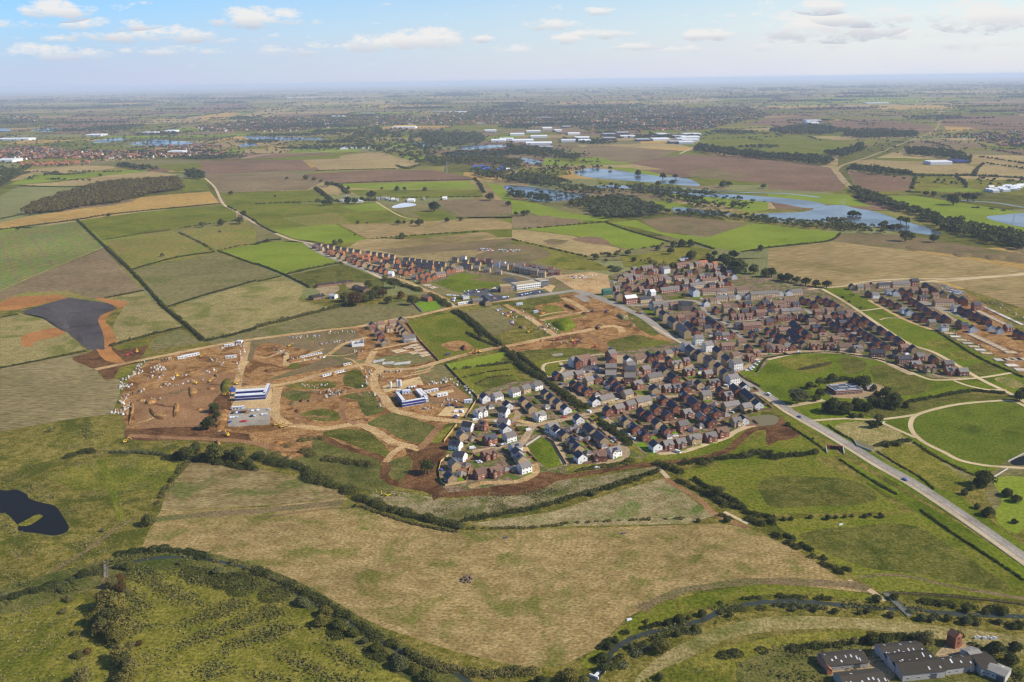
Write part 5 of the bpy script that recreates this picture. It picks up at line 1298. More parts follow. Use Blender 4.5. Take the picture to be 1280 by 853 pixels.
mb = MB(); mb.box(-.62,.62,-.06,.02,0,1.25,0); mb.box(-.47,-.04,-.075,-.055,.13,1.12,1); mb.box(.04,.47,-.075,-.055,.13,1.12,1)
WIN_ME = mb.mesh('window', [M_FRAME, M_GLASS])
mb = MB(); mb.box(-.55,.55,-.05,.02,0,2.15,1); mb.box(-.45,.45,-.075,-.045,.05,2.05,0); mb.box(-.9,.9,-.75,.02,2.3,2.42,1)
DOOR_ME = mb.mesh('door', [M_DOOR, M_FRAME])
mb = MB(); mb.box(-.3,.3,-.45,.45,-.9,1.0,0); mb.box(-.36,.36,-.51,.51,1.0,1.1,0); mb.tube((0,-.2,1.1),(0,-.2,1.4),.12,.10,7,1); mb.tube((0,.2,1.1),(0,.2,1.4),.12,.10,7,1)
CHIM_ME = mb.mesh('chimney', [WALL['R'], ROOF['o']])
mb = MB(); mb.box(-2.0,2.0,-1.1,1.1,0,.08,0)
SOLAR_ME = mb.mesh('solar_panel', plain('solar_panel_glass', (.018,.022,.045), .2, .5, 0))

HOUSES = []     # (px, py, ground pos, angle, code, size px)
def house(tile, x, y, code, dx, dy):
    """code = wall letter, roof letter, optional type; (dx,dy) = ridge direction in the picture"""
    px, py = tp(tile, x, y)
    if 340 < py < 455 and code[1] == 'g' and code[0] in 'RT' and RN.random() < .5: code = code[0] + 'b' + code[2:]
    ty = code[2:]
    hr = TYPES[ty][3]
    p = at(px, py, hr*.5); p.z = 0
    a, b = at(px, py), at(px + dx*.02, py + dy*.02)
    ang = math.atan2(b.y-a.y, b.x-a.x)
    if ang > math.pi/2 - .05: ang -= math.pi
    if ang < -math.pi/2 - .05: ang += math.pi
    HOUSES.append((px, py, p, ang, code, TYPES[ty][0]/mpp(px, py)))

def houses(tile, axes, s):
    """axes: letter -> ridge direction; entries 'x,y,code,axis'"""
    ax = {k: v for k, v in axes.items()}
    for q in s.split():
        x, y, c, a = q.split(','); house(tile, float(x), float(y), c, *ax[a])
AB1 = {'A': (265,-75), 'B': (113,105), 'H': (70,12)}
houses('E1', AB1, '352,200,Ws,B 432,190,Wg,A 548,160,Wg,A 620,140,Tg,A 697,117,Wg,A 612,222,Ts,B 660,268,Ts,B 715,318,Wgc,A 505,252,Ws,B 480,292,Wsn,H 320,294,Wgx,A '
 '240,387,Ws,H 338,382,Rbn,H 478,362,Wg,H 488,405,Ws,B 515,457,Wg,A 200,447,Tg,B 385,475,Rsc,A 158,512,Ws,H 185,587,Ws,H 375,575,Rbx,A 148,642,Tg,B 122,730,Ts,B 322,698,Rb,A 420,688,Rbc,A '
 '555,530,Wg,A 570,567,Ws,B 592,605,Tg,B 615,660,Wg,A')
AB2 = {'A': (130,-32), 'B': (75,68), 'H': (90,0), 'V': (40,52)}
houses('E2', AB2, '25,570,Ts,B 90,622,Ts,B 165,682,Ts,B 250,745,Ws,B 440,185,Rgd,A 345,200,Wg3,A 390,225,Rs3,B 545,190,Rg,A 765,125,Rg3,A 770,205,Rb3,B 765,280,Tg3,H 762,368,Tg3,H 962,195,Ws3,B 975,255,Tg3,A 985,310,Ts3,H 980,392,Rg3,H '
 '1095,172,Tgt,A 1195,138,Rs,B 1260,160,Rs,B 1155,292,Rg,A 150,365,Rs,B 270,360,Tgt,A 390,345,Rg,A 510,418,Tg,A 612,402,Rg,B 345,468,Rs,B 412,495,Rs,B 490,540,Rs,B 790,432,Rs,B 840,488,Rs,B 890,545,Rs,B 950,572,Tg,A 1065,465,Rgc,A '
 '1230,375,Tg,A 580,655,Ws,B 705,628,Tgt,A 735,768,Rs,B 850,732,Rg,A 980,692,Rg,A 1125,652,Tgt,A 1258,525,Ts,B 1120,788,Rs,B 1207,825,Rs,B')
houses('E3', AB2, '95,218,Wg,A 150,262,Wsc,B 230,312,Ts,B 395,128,Ws,B 530,255,Tst,B 650,345,Tst,B 335,388,Tsc,B 380,452,Tsc,B 415,558,Ws,B 640,545,Rbc,H 800,495,Wgc,A 930,153,Tsc,B 1035,233,Rsc,B 1150,313,Rsc,B')
AB4 = {'A': (130,-22), 'B': (85,72), 'H': (90,0)}
houses('E4', AB4, '20,165,Rs,B 130,132,Rs,B 230,108,Tg,A 300,82,Rsm,A 440,28,Wg3,A 495,88,Tsd,B 590,133,Ts3,B 705,208,Tgd,B 680,28,Wg3,A 805,103,Tsd,B 910,192,Tsd,B 1005,233,Wg3,A 1150,52,Rs,B 1225,102,Rgm,A 1160,152,Rgm,A 990,132,Tg,A '
 '245,192,Rs,B 320,232,Tgx,A 430,197,Rgm,A 105,248,Rs,B 185,303,Tst,B 290,385,Rst,B 70,377,Tgt,A 465,312,Rgx,A 680,342,Rg,A 815,282,Ts3,B 885,352,Ts3,B 965,402,Wg3,A 585,463,Ts,B 745,447,Rgx,A 85,523,Ts,B 215,508,Rgm,A 320,502,Rgm,A 435,503,Rs,B '
 '430,600,Rsc,B 530,672,Rst,B 180,640,Rsc,B 295,718,Rst,B 655,582,Tg,A 835,543,Rs,B 905,592,Rgm,A 1005,523,Rst,B 1100,492,Ws,B 1155,602,Tsl,B 1250,690,Ws,B 945,707,Tgt,A 1120,722,Tg,A 660,742,Rs,B 780,792,Rsm,B 95,742,Rs,B 220,813,Rs,B')
houses('E5', AB4, '440,152,Rgm,A 610,200,Rg,B 710,255,Rsc,B 1005,250,Tgm,A 1085,232,Ws,B 395,284,Rg,A 110,274,Ts,B 205,350,Rs,B 525,443,Tgc,A 710,422,Rgc,A 840,368,Rbc,A 85,523,Ws,B 220,513,Rgm,A 365,493,Rgm,A')
AB6 = {'A': (130,-14), 'B': (70,55), 'H': (90,2), 'D': (75,62)}
houses('E6', AB6, '240,248,Rgn,A 262,212,Rgn,A 300,232,Rsn,B 360,204,Rg,A 415,198,Rg,A 465,192,Rsn,B 510,214,Rsn,B 575,218,Wg3,A 125,298,Tsn,B 195,283,Rgt,A 220,322,Rgn,A 285,293,Rgm,A 330,288,Rgm,A 375,283,Tsn,B 420,243,Rsn,B 465,233,Rg,A 415,328,Rgn,A 465,313,Rgn,A 515,298,Rgn,A 560,288,Rgn,A 590,318,Tg,A '
 '370,373,Rsn,B 405,383,Rsn,B 460,397,Rsn,B 85,403,Rgn,A 170,373,Rs,B 205,418,Rsn,B 245,403,Tgn,A 300,363,Tsn,B 325,410,Rbn,A 105,482,Ts3,B 182,468,Tgn,A 220,512,Rwf,A 365,515,Tst,A 490,505,Tgc,A 380,440,Tgn,A 440,443,Wwn,A 570,420,Rgt,A 650,410,Rgt,A 520,360,Rs,B 570,372,Rs,B 450,570,Wg3,B 500,572,Tgd,A 590,582,Tgt,A 665,578,Tgt,A 770,578,Tsd,H '
 '500,625,Tg3,B 560,675,Tsd,D 645,735,Tsd,D 685,262,Rs,B 740,278,Rs,B 805,253,Rs,A 870,233,Rs,B 700,302,Tgt,A 770,333,Tgn,A 845,330,Rgn,A 890,328,Wgn,B 690,345,Rsn,B 760,390,Rs,A 890,372,Tgl,A 1010,328,Tgl,A 1030,372,Rsc,A 1120,365,Rg,A 930,285,Rg,A 990,280,Rs,A 1090,268,Rg,A 1130,302,Og,A 1185,342,Rst,B '
 '940,150,Oot,A 890,162,Rg,A 1010,178,Rg,A 1060,163,Oon,A 745,170,Rbl,A 1145,198,Rs,B 1215,218,Rs,B 1080,215,Rg,A 1255,285,Wgn,B 1200,250,Rs,A 820,180,Tgn,A')
AB7 = {'A': (130,-8), 'B': (70,52), 'H': (90,2), 'D': (75,55)}
houses('E7', AB7, '225,38,Wgd,B 300,35,Tgl,A 385,38,Tgl,A 490,35,Tgt,A 600,25,Tgt,A 690,22,Tgt,A 340,152,Ws,B 405,128,Tg,A 490,105,Tgt,A 590,96,Tg,A 540,203,Tg3,A 605,197,Tg3,A 650,84,Wsn,B 690,78,Tg,A 760,86,Wgn,B 810,76,Tg3,A 915,62,Tgl,A 1010,57,Tgt,A 1075,52,Wgn,B 1165,47,Wgn,B 1235,42,Tgt,A 130,182,Ts3,H 440,218,Rsc,B 660,168,Rs,B 750,162,Rs,A 880,182,Rb,B 960,108,Tb,A 1060,158,Tbt,A 1170,133,Rbt,A '
 '230,232,Rs,B 290,258,Rbm,A 85,298,Rb,A 165,278,Rbt,A 375,325,Rst,B 425,358,Rst,B 485,403,Rs,B 225,328,Rs,B 290,345,Rb,A 525,294,Ts,B 612,288,Rbm,A 682,288,Rbm,A 760,283,Rgm,A 810,222,Rs,A 885,247,Rbt,A 975,243,Tsc,A 1050,233,Tg,A 1137,233,Tgt,A 1225,228,Tgt,A '
 '20,352,Tsd,D 95,405,Tgd,D 130,440,Tgd,D 185,392,Rsl,D 240,430,Rst,D 350,402,Ts,A 455,478,Rsm,A 530,473,Rg,A 590,465,Rs,B 660,375,Ts,A 790,378,Rbl,A 870,355,Ts,B 965,338,Rs,A 1010,318,Rg,B 1080,297,Rb,A 1150,292,Rb,A 1205,287,Rs,B 1215,373,Rst,B 1245,402,Rst,B 265,515,Wg3,A 690,543,Tb,A 550,578,Rbt,A '
 '800,463,Rs,B 850,505,Tb,B 905,552,Rs,B 960,433,Rs,B 1015,473,Rs,B 1080,508,Rst,B 1120,427,Tbt,A 1210,457,Rst,B 1250,492,Rst,B 965,606,Rsm,A 1020,603,Rgm,A 1080,606,Rbm,A 1150,586,Rgm,A 1195,584,Rs,B 1060,400,Rb,A 720,240,Rs,A 600,240,Rs,B 1000,190,Rs,B 930,150,Rs,A 1230,170,Rs,A 1100,195,Rb,A')
houses('E8', AB7, '350,33,Rs,B 430,55,Rs,B 485,78,Rs,B 545,115,Ts,B 190,42,Rs,B 250,62,Rs,B 300,93,Rs,B 650,167,Tg,A 640,212,Rb,A 720,213,Rst,B 810,248,Rst,B 890,303,Tst,B 975,348,Rst,B 1065,403,Rst,B 1150,453,Rst,B 500,197,Rs,B 560,183,Rs,A 400,148,Tb,A 240,225,Rst,B 300,240,Rs,B 270,257,Tb,A 310,313,Rs,A 380,338,Rs,B '
 '460,263,Rs,B 505,300,Rst,B 560,333,Rs,B 620,373,Rs,B 690,423,Rs,B 760,458,Ts,B 620,253,Rs,B 655,287,Rs,B 710,322,Rs,B 770,363,Rs,B 820,393,Rs,B 870,418,Rs,B 930,458,Rst,B 1010,503,Rs,B 110,293,Rst,B 160,335,Rst,B 225,385,Rst,B 90,385,Rsl,B 150,430,Rst,B 380,402,Tg,A 510,433,Rb,A 560,403,Tg,A 190,485,Ts,B '
 '305,500,Rgx,A 445,500,Rgx,A 605,510,Tbt,A 730,525,Tgc,A 880,515,Rs,B 930,568,Rst,H 1125,575,Ts,B 1190,515,Rg,A 1195,632,Rst,A 580,272,Rs,A 430,222,Rb,A 450,150,Tb,A 760,270,Rs,B 700,240,Rs,B 550,250,Rs,B 180,215,Rs,B 330,160,Rb,A')
AB8 = {'A': (130,-5), 'B': (70,48), 'H': (90,12)}
houses('F1', AB8, '475,560,Ts,B 520,613,Rgm,A 620,635,Rs,B 725,668,Rg,A 830,723,Rg,A 735,718,Rgm,A 590,702,Tbx,A 490,672,Rgc,A 360,600,Tg,B 30,108,Ts,B 85,112,Tg,A 135,108,Tgn,A 170,100,Tsn,B 255,97,Tst,A 380,88,Tgl,A 480,75,Rs3,A 150,163,Rs,B 195,168,Wg,A 300,143,Wg,A 345,153,Wgn,B 395,140,Rs,B 445,155,Rs,B 480,135,Tg,A 550,140,Rg,A 570,103,Rst,B 620,132,Rst,B '
 '255,205,Rs,B 305,226,Rs,B 360,248,Rs,B 405,276,Wgm,A 440,292,Wg,B 495,322,Rs,B 545,342,Rs,B 605,367,Tg,A 420,188,Rs,B 465,212,Rs,B 500,232,Rs,B 535,257,Rst,B 580,287,Rst,B 640,316,Rst,B 710,342,Rst,B 540,187,Rsc,A 630,172,Tg,A 690,162,Ts,B 770,192,Rst,B 835,213,Rs3,B 690,222,Tgl,A 785,260,Wg,A 825,280,Rst,B 885,302,Rst,B 945,327,Rst,B 1005,353,Rst,B 930,248,Rs3,A 695,403,Wg,A 810,375,Rgc,B 840,390,Rs,A 905,413,Wgn,B 1035,402,Wg,B 1100,424,Wg,B 1160,402,Rgn,A 1230,445,Rs,B 1270,465,Rs,B')
AF = {'A': (130,6), 'B': (70,42), 'H': (130,-14)}
def row(tile, axes, a, x0, y0, x1, y1, n, codes):
    for i in range(n):
        t = i/(n-1); house(tile, x0+(x1-x0)*t, y0+(y1-y0)*t, codes[i % len(codes)], *axes[a])
row('F2', AF, 'A', 135,120, 480,178, 7, ['Ts','Ts','Tsn'])
row('F2', AF, 'A', 575,192, 790,222, 5, ['Tsn'])
row('F2', AF, 'A', 915,248, 1235,290, 7, ['Ts','Tsn'])
houses('F2', AF, '100,130,Rg,A 240,183,Oon,A 335,187,Oo,A 455,206,Oo,A 505,227,Oo,A 560,212,Oon,A 560,245,Oo,A 625,228,Oo,B 735,247,Oo,A 830,256,Oo,B 215,168,Rs,B 295,202,Ts,B 340,222,Ts,B 390,237,Rg,B 440,257,Rg,B 475,272,Os,B 530,290,Tg,B 590,315,Ts,B 635,327,Os,B 680,337,Os,B 725,352,Os,B 775,372,Wwn,A '
 '665,262,To,A 700,292,Rg,B 735,292,Tsn,B 830,305,Os,A 895,280,Osn,A 945,287,Osn,A 1040,300,Ost,A 1105,307,Ost,A 855,347,Og,B 905,362,Og,B 955,347,Os,B 1020,332,Rg,B 1045,383,Og,B 1105,412,Og,B 1155,397,Og,B 1090,370,Og,B 1210,377,Ogt,H 1140,350,Tg,B 985,402,Rgn,A 1050,433,Rg,B 150,150,Tg,A 255,200,Oon,A 780,262,Ts,A 1200,330,Ts,A 940,318,Os,B')
houses('F3', AF, '285,275,Og,B 330,268,Og,B 372,262,Ogt,H 325,225,Tg,B 350,178,Ts,A 420,160,Wg,A 440,197,Ts,A 512,178,Os,A 585,185,Ob,A 650,190,Os,A 430,232,Ts,A 472,238,Ts,A 550,212,Ts,A 540,250,Tg,A 635,265,Tg,A 660,227,Ts,A 720,217,Wg3,A 765,217,Wg3,A 735,285,Tg,A 845,232,Tg3,A 905,250,Tg3,A 950,262,Tg3,A 995,270,Tg3,A 1055,282,Tg3,A 1120,302,Tg3,A 945,222,Ogn,A 1005,232,Obn,A 1050,237,Obn,A 1090,250,Ogn,A 1130,257,Og,A 1200,260,Ob,A 1200,290,Rgn,A 1255,288,Rg,A 790,240,Tg3,A')
A6 = {'A': (130,-16), 'B': (75,95)}
houses('F6', A6, '180,48,Rs,B 255,40,Tg,A 357,28,Tg,A 440,5,Ts,B 420,65,Tsn,B 447,92,Tsn,B 472,118,Tsn,B 507,162,Wgt,A 230,110,Rs,B 258,150,Rsn,B 285,200,Ts,B 330,78,Tgh,A')

HOUSES.sort(key=lambda h: -h[5]*(1 if h[4][2:] != 'l' else .7) + (0 if h[1] > 380 else 1e3))
NH = 298
def place_house(h, lod):
    px, py, p, ang, code, sz = h
    wc, rc, ty = code[0], code[1], code[2:]
    wm, rm, wins = house_meshes(ty, wc, rc)
    nm = {'t': 'terraced_house', 'l': 'terraced_house', '3': 'townhouse', 'd': 'townhouse', 'f': 'apartment_block'}.get(ty, 'house')
    root = link(nm, None, None, p, ang)
    sc_ = RN.uniform(.95, 1.03) * (1.0 if py > 455 else .92); root.scale = (sc_, sc_, RN.uniform(.97, 1.03))
    link('wall', wm, root); r = link('roof', rm, root)
    if rc == 'o' and RN.random() < .5: link('chimney', CHIM_ME, r, (TYPES[ty][0]*.38, 0, TYPES[ty][3]))
    if ty in ('3','') and wc in 'RT' and RN.random() < .12: link('chimney', CHIM_ME, r, (-TYPES[ty][0]*.4, 0, TYPES[ty][3]))
    if ty in ('','c','m','n') and RN.random() < .16:
        d_, he_, hr_ = TYPES[ty][1:4]; sl = math.atan((hr_-he_)/(d_/2)); so_ = link('solar_panel', SOLAR_ME, r, (RN.uniform(-.5,1), -d_*.27, he_+(hr_-he_)*.46+.32)); so_.rotation_euler = (sl, 0, 0)
    for x, y, z, rz, k in wins:
        if lod and rz != 0 and not (abs(rz-math.pi/2) < .1): continue
        if lod and k == 'd': continue
        link('door' if k == 'd' else 'window', DOOR_ME if k == 'd' else WIN_ME, root, (x, y, z), rz)
    shape = {'t': 'row house', 'l': 'long row', '3': 'tall house', 'd': 'tall terrace', 'f': 'gabled flats', 'x': 'twin gabled house', 'c': 'gabled house', 'm': 'gabled house', 'n': 'narrow house', 'h': 'hipped house'}.get(ty, 'house')
    reg(root, f'{WORD_W[wc]} {shape} with {WORD_R[rc]}', 'house', px, py, 'houses of the new estate')
for i, h in enumerate(HOUSES[:NH]): place_house(h, 0 if h[5] > 9.5 else 1)
print('houses', len(HOUSES))
# the rest of the estate houses and the far town: one mass
mbf = MB(); FMATS = [WALL['W'], WALL['T'], WALL['R'], WALL['O'], ROOF['s'], ROOF['g'], ROOF['b'], ROOF['o'], ROOF['w'], M_FRAME]
def add_house(p, ang, wc, rc, ty, k=1.0):
    w, d, he, hr, gab, st = TYPES[ty]; w, d, he, hr = w*k, d*k, he*k, hr*k
    M = Matrix.Translation(p) @ Matrix.Rotation(ang, 4, 'Z'); x0, x1, y0, y1 = -w/2, w/2, -d/2, d/2
    V = [(x0,y0,-.3),(x1,y0,-.3),(x1,y1,-.3),(x0,y1,-.3),(x0,y0,he),(x1,y0,he),(x1,y1,he),(x0,y1,he),(x0,0,hr),(x1,0,hr)]
    mbf.add(V, [[0,1,5,4],[2,3,7,6],[1,2,6,9,5],[3,0,4,8,7]], 'WTRO'.index(wc), M)
    o = .4; kk = (hr-he)/(d/2); z = he - o*kk + .2
    mbf.add([(x0-.2,y0-o,z),(x1+.2,y0-o,z),(x1+.2,0,hr+.2),(x0-.2,0,hr+.2)], [[0,1,2,3]], 4+'sgbow'.index(rc) if rc != 'w' else 8, M)
    mbf.add([(x0-.2,y1+o,z),(x1+.2,y1+o,z),(x1+.2,0,hr+.2),(x0-.2,0,hr+.2)], [[3,2,1,0]], {'s':4,'g':5,'b':6,'o':7,'w':8}[rc], M)
    return M
_ri = {'s':4,'g':5,'b':6,'o':7,'w':8}
for h in HOUSES[NH:]:
    px, py, p, ang, code, sz = h
    M = add_house(p, ang, code[0], code[1] if code[1] != 'o' else 'o', code[2:])
    w, d, he = TYPES[code[2:]][:3]
    n = max(2, int(w/3.2))
    for i in range(n):
        for z in (1.1, 3.7): 
            x = -w/2 + w*(i+.5)/n
            mbf.box(x-.6, x+.6, -d/2-.05, -d/2+.02, z, z+1.15, 9, M)
for t, s, n in TOWNS:
    for g in px_fill(t, s, n, NR):
        q = RN.random()
        wc = 'R' if q < .55 else ('O' if q < .72 else ('T' if q < .86 else 'W'))
        rc = RN.choice('sbbgo' if s[:2] != '0,' else 'sbgboo')
        add_house((g[0], g[1], 0), RN.uniform(-.5,.5) + (1.57 if RN.random() < .35 else 0), wc, rc, RN.choice(['','','t','c']), 1.15)
for g in px_fill('T1', '70,608 330,602 332,611 80,621', 60, NR): add_house((g[0], g[1], 0), RN.uniform(-.2,.2), 'O', 'o', '', 1.0)
for g in px_fill('T1', '1000,450 1100,440 1090,485 1000,490', 40, NR): add_house((g[0], g[1], 0), RN.uniform(-.4,.4), 'T', 'o', '', 1.1)
for g in px_fill('T3', '1150,700 1270,690 1270,712 1160,714', 16, NR): add_house((g[0], g[1], 0), RN.uniform(-.4,.4), 'W', 'w', 't', 1.0)
o = stuff(link('distant_houses', mbf.mesh('distant_houses', FMATS))); o['label'] = 'smaller houses of the farther rows and the red brick town in the distance'; o['category'] = 'far houses'

# ------------------------------------------------------------------ garages, gardens and fences of the near estate
gw, gr = MB(), MB()
gw.box(-2.9,2.9,-3,3,-.2,2.35)
k = (4.3-2.35)/3
gr.add([(-3.25,-3.35,2.2),(3.25,-3.35,2.2),(3.25,3.35,2.2),(-3.25,3.35,2.2),(-.4,0,4.3),(.4,0,4.3)], [[0,1,5,4],[1,2,5],[2,3,4,5],[3,0,4],[3,2,1,0]])
gd = MB(); gd.box(-2.5,-.2,-3.06,-2.98,.05,2.1); gd.box(.2,2.5,-3.06,-2.98,.05,2.1)
GW = {c: gw.mesh('wall', WALL[c]) for c in 'TR'}; GR = gr.mesh('roof', ROOF['g']); GD = gd.mesh('garage_door', M_FRAME)
for tile, s in (('E1','265,465,T 228,645,T 195,703,T 490,678,R 545,667,T 390,255,T 530,360,R 760,255,T'), ('E3','300,238,R 355,210,R 390,252,T 405,348,R 505,348,R 675,433,T 505,508,T 60,250,R'),
   ('E2','695,440,T 745,492,T 600,575,R 1080,332,R 1150,400,R 640,290,R 30,715,T 430,300,R'), ('E4','765,690,R 170,385,T 75,300,T 980,320,R 500,440,R 120,490,T 700,500,R'), ('E5','890,168,R 510,332,R 230,410,R 100,360,T 585,410,R 600,290,R'),
   ('E7','450,440,R 310,300,R 720,300,T 960,95,T 420,540,R 990,520,T 1170,505,R 640,200,R 860,420,R 140,330,R')):
    for q in s.split():
        x, y, c = q.split(','); px, py = tp(tile, float(x), float(y)); p = at(px, py, 2.0); p.z = 0
        g = link('garage', None, None, p, RN.choice([.35,-.85])); link('wall', GW[c], g); link('roof', GR, g); link('garage_door', GD, g)
        reg(g, {'T':'small buff garage','R':'small red brick garage'}[c] , 'garage', px, py, 'garages of the new estate')

lawn = MB(); HSET = [h for h in HOUSES[:NH] if h[1] > 455]
for h in HSET:
    px, py, p, ang, code, sz = h
    w, d = TYPES[code[2:]][:2]; dep = RN.uniform(7, 10)
    M = Matrix.Translation(p) @ Matrix.Rotation(ang, 4, 'Z')
    if RN.random() < .8:
        y0 = d/2 + RN.uniform(1.5, 3); x0, x1 = -w/2*RN.uniform(.5,.95), w/2*RN.uniform(.4,.95)
        lawn.add([(x0,y0,.2+.004*(len(lawn.V)//4 % 6)),(x1,y0,.2+.004*(len(lawn.V)//4 % 6)),(x1,d/2+dep-.6,.2+.004*(len(lawn.V)//4 % 6)),(x0,d/2+dep-.6,.2+.004*(len(lawn.V)//4 % 6))], [[0,1,2,3]], 0, M)
    if RN.random() < .35:
        y0 = -d/2-1.0; zz = .235+.004*(len(lawn.V)//4 % 6)
        lawn.add([(-w*.45,y0-2.6,zz),(w*.3,y0-2.6,zz),(w*.3,y0,zz),(-w*.45,y0,zz)], [[0,1,2,3]], 0, M)
    fb = MB(); x0, x1, yb = -w/2-.6, w/2+.6, d/2+dep
    for a, b in (((x0,.5),(x0,yb)), ((x0,yb),(x1,yb)), ((x1,yb),(x1,.5))):
        a, b = Vector((*a,0)), Vector((*b,0)); l = (b-a).length; dd = (b-a)/l
        A = math.atan2(dd.y, dd.x); Mx = Matrix.Translation(a) @ Matrix.Rotation(A, 4, 'Z')
        fb.box(.06,l-.06,-.05,.05,0,1.75,0,Mx)
        for q in range(int(l/2.4)+1): fb.box(q*2.4+.07,q*2.4+.19,-.075,.075,0,1.9,0,Mx)
    f = link('garden_fence', fb.mesh('garden_fence', M_WALLB if RN.random() < .4 else M_FENCE), None, p, ang)
    reg(f, 'brown garden fence' if f.data.materials[0] is M_FENCE else 'brick garden wall', 'fence', px, py, 'garden fences of the new estate')
structure(link('lawn', lawn.mesh('lawn', G['lawn'])))

def wall_line(tile, s, h, t, mat, name, label, cat='fence', posts=None):
    L = groundline(tile, s, 1); L = [at(*tp(tile, x, y)) for x, y in pts(s)]
    fb = MB()
    for a, b in zip(L[:-1], L[1:]):
        l = (b-a).length; A = math.atan2(b.y-a.y, b.x-a.x); Mx = Matrix.Translation(a) @ Matrix.Rotation(A, 4, 'Z')
        if posts:
            n = int(l/posts)
            for q in range(n+1): fb.box(q*posts-.07,q*posts+.07,-.07,.07,0,h+.1,0,Mx)
            for z in (h*.35, h*.7, h): fb.box(0,l,-.035,.035,z-.09,z+.05,0,Mx)
        else:
            fb.box(0,l-.02,-t/2,t/2,0,h,0,Mx)
            for q in range(int(l/3)+1): fb.box(q*3-.12,q*3+.12,-t/2-.06,t/2+.06,0,h+.12,0,Mx)
    px, py = tp(tile, *pts(s)[len(pts(s))//2])
    o = link(name, fb.mesh(name, mat)); reg(o, '', cat, px, py, None, fixed=label)
wall_line('E1','625,525 720,462',1.8,.22,M_CONC,'garden_wall','pale wall along the top of the triangular green beside the white houses','wall')
wall_line('E3','10,350 60,370 110,405 180,530 255,655',1.9,.22,M_WALLB,'garden_wall','long brown wall along the right side of the triangular green','wall')
wall_line('E1','80,495 165,385',2.2,.1,M_FENCEL,'timber_fence','pale timber hoarding beside the bare earth left of the nearest cul-de-sac')
wall_line('E1','225,335 315,190',2.2,.1,M_FENCEL,'timber_fence','pale timber hoarding between the sandy car park and the white houses')
wall_line('E1','45,690 60,630 110,590',1.9,.1,M_FENCEL,'timber_fence','curved timber fence at the left corner of the nearest cul-de-sac')
wall_line('E1','45,690 55,760 90,790 230,765 260,650',1.9,.1,M_FENCEL,'timber_fence','timber fence round the lowest corner garden beside the brown earth')
wall_line('F2','965,630 1045,715',1.6,.1,M_CONC,'timber_fence','pale straight fence on the left of the small green garden by the site road')
wall_line('F6','480,20 600,190 770,370',1.9,.08,M_FENCE,'site_fence','brown fence line between the half built houses and the green field')
wall_line('F6','830,400 980,560 1110,690',1.9,.08,M_FENCE,'site_fence','brown fence line between the blue site compound and the green paddock')
wall_line('B4','700,478 900,490 1100,508 1280,528',1.1,.1,M_FENCEL,'post_and_rail_fence','post and rail fence along the river meadow right of the footbridge','fence',2.5)
wall_line('B2','10,160 110,150 210,135 290,125 400,120',1.2,.1,M_FENCE,'post_and_rail_fence','thin paddock fence between the upper and lower foreground fields','fence',2.5)
wall_line('C4','550,525 585,512',1.2,.3,M_CONC,'low_wall','short pale wall beside the path fork in the parkland','wall')
wall_line('C4','428,605 445,632 520,660',1.4,.4,M_CONC,'low_wall','curved concrete wall round the small muddy pond by the main road','wall')
wall_line('C4','1120,795 1200,745',1.2,.4,M_CONC,'low_wall','pale concrete wall at the square pool below the oval','wall')
wall_line('C4','1200,712 1290,665',1.2,.4,M_CONC,'low_wall','pale concrete wall at the pool right of the oval','wall')
# ------------------------------------------------------------------ large single buildings
def basis(tile, a, b, z=0):
    """origin midway between two picture points on the ground, x axis a->b, length"""
    A, B_ = at(*tp(tile, *a), z), at(*tp(tile, *b), z); A.z = B_.z = 0
    return (A+B_)/2, math.atan2(B_.y-A.y, B_.x-A.x), (B_-A).length

M_ASB = plain('mossy_asbestos_sheet', (.048,.040,.030), .95, .1, .25, .15)
M_ASB2 = plain('pale_asbestos_sheet', (.20,.185,.16), .95, .1, .2, .3)
M_SKYL = plain('skylight_sheet', (.44,.45,.45), .5)
M_BARNW = plain('stained_white_blockwork', (.36,.335,.30), .9, .1, .2, .5)
M_TIMB = plain('buff_timber_cladding', (.36,.23,.12), .9)
M_BLUE = plain('navy_cabin_steel', (.022,.030,.18), .5, .4)
M_BLUEB= plain('bright_blue_steel', (.03,.09,.36), .5, .4)
M_WHST = plain('white_steel_sheet', (.58,.58,.57), .5, .3)
M_YEL  = plain('yellow_machine_paint', (.62,.36,.02), .45, .4)
M_RED  = plain('red_machine_paint', (.55,.06,.03), .45, .4)
M_BLK  = plain('black_rubber_and_portal_shade', (.02,.02,.02), .8)
M_FLAT = plain('sedum_flat_roof', (.36,.27,.13), .95)
M_GFLAT= plain('grey_flat_roof', (.30,.30,.30), .9)
M_DGRY = plain('dark_grey_cladding', (.07,.075,.085), .6, .3)

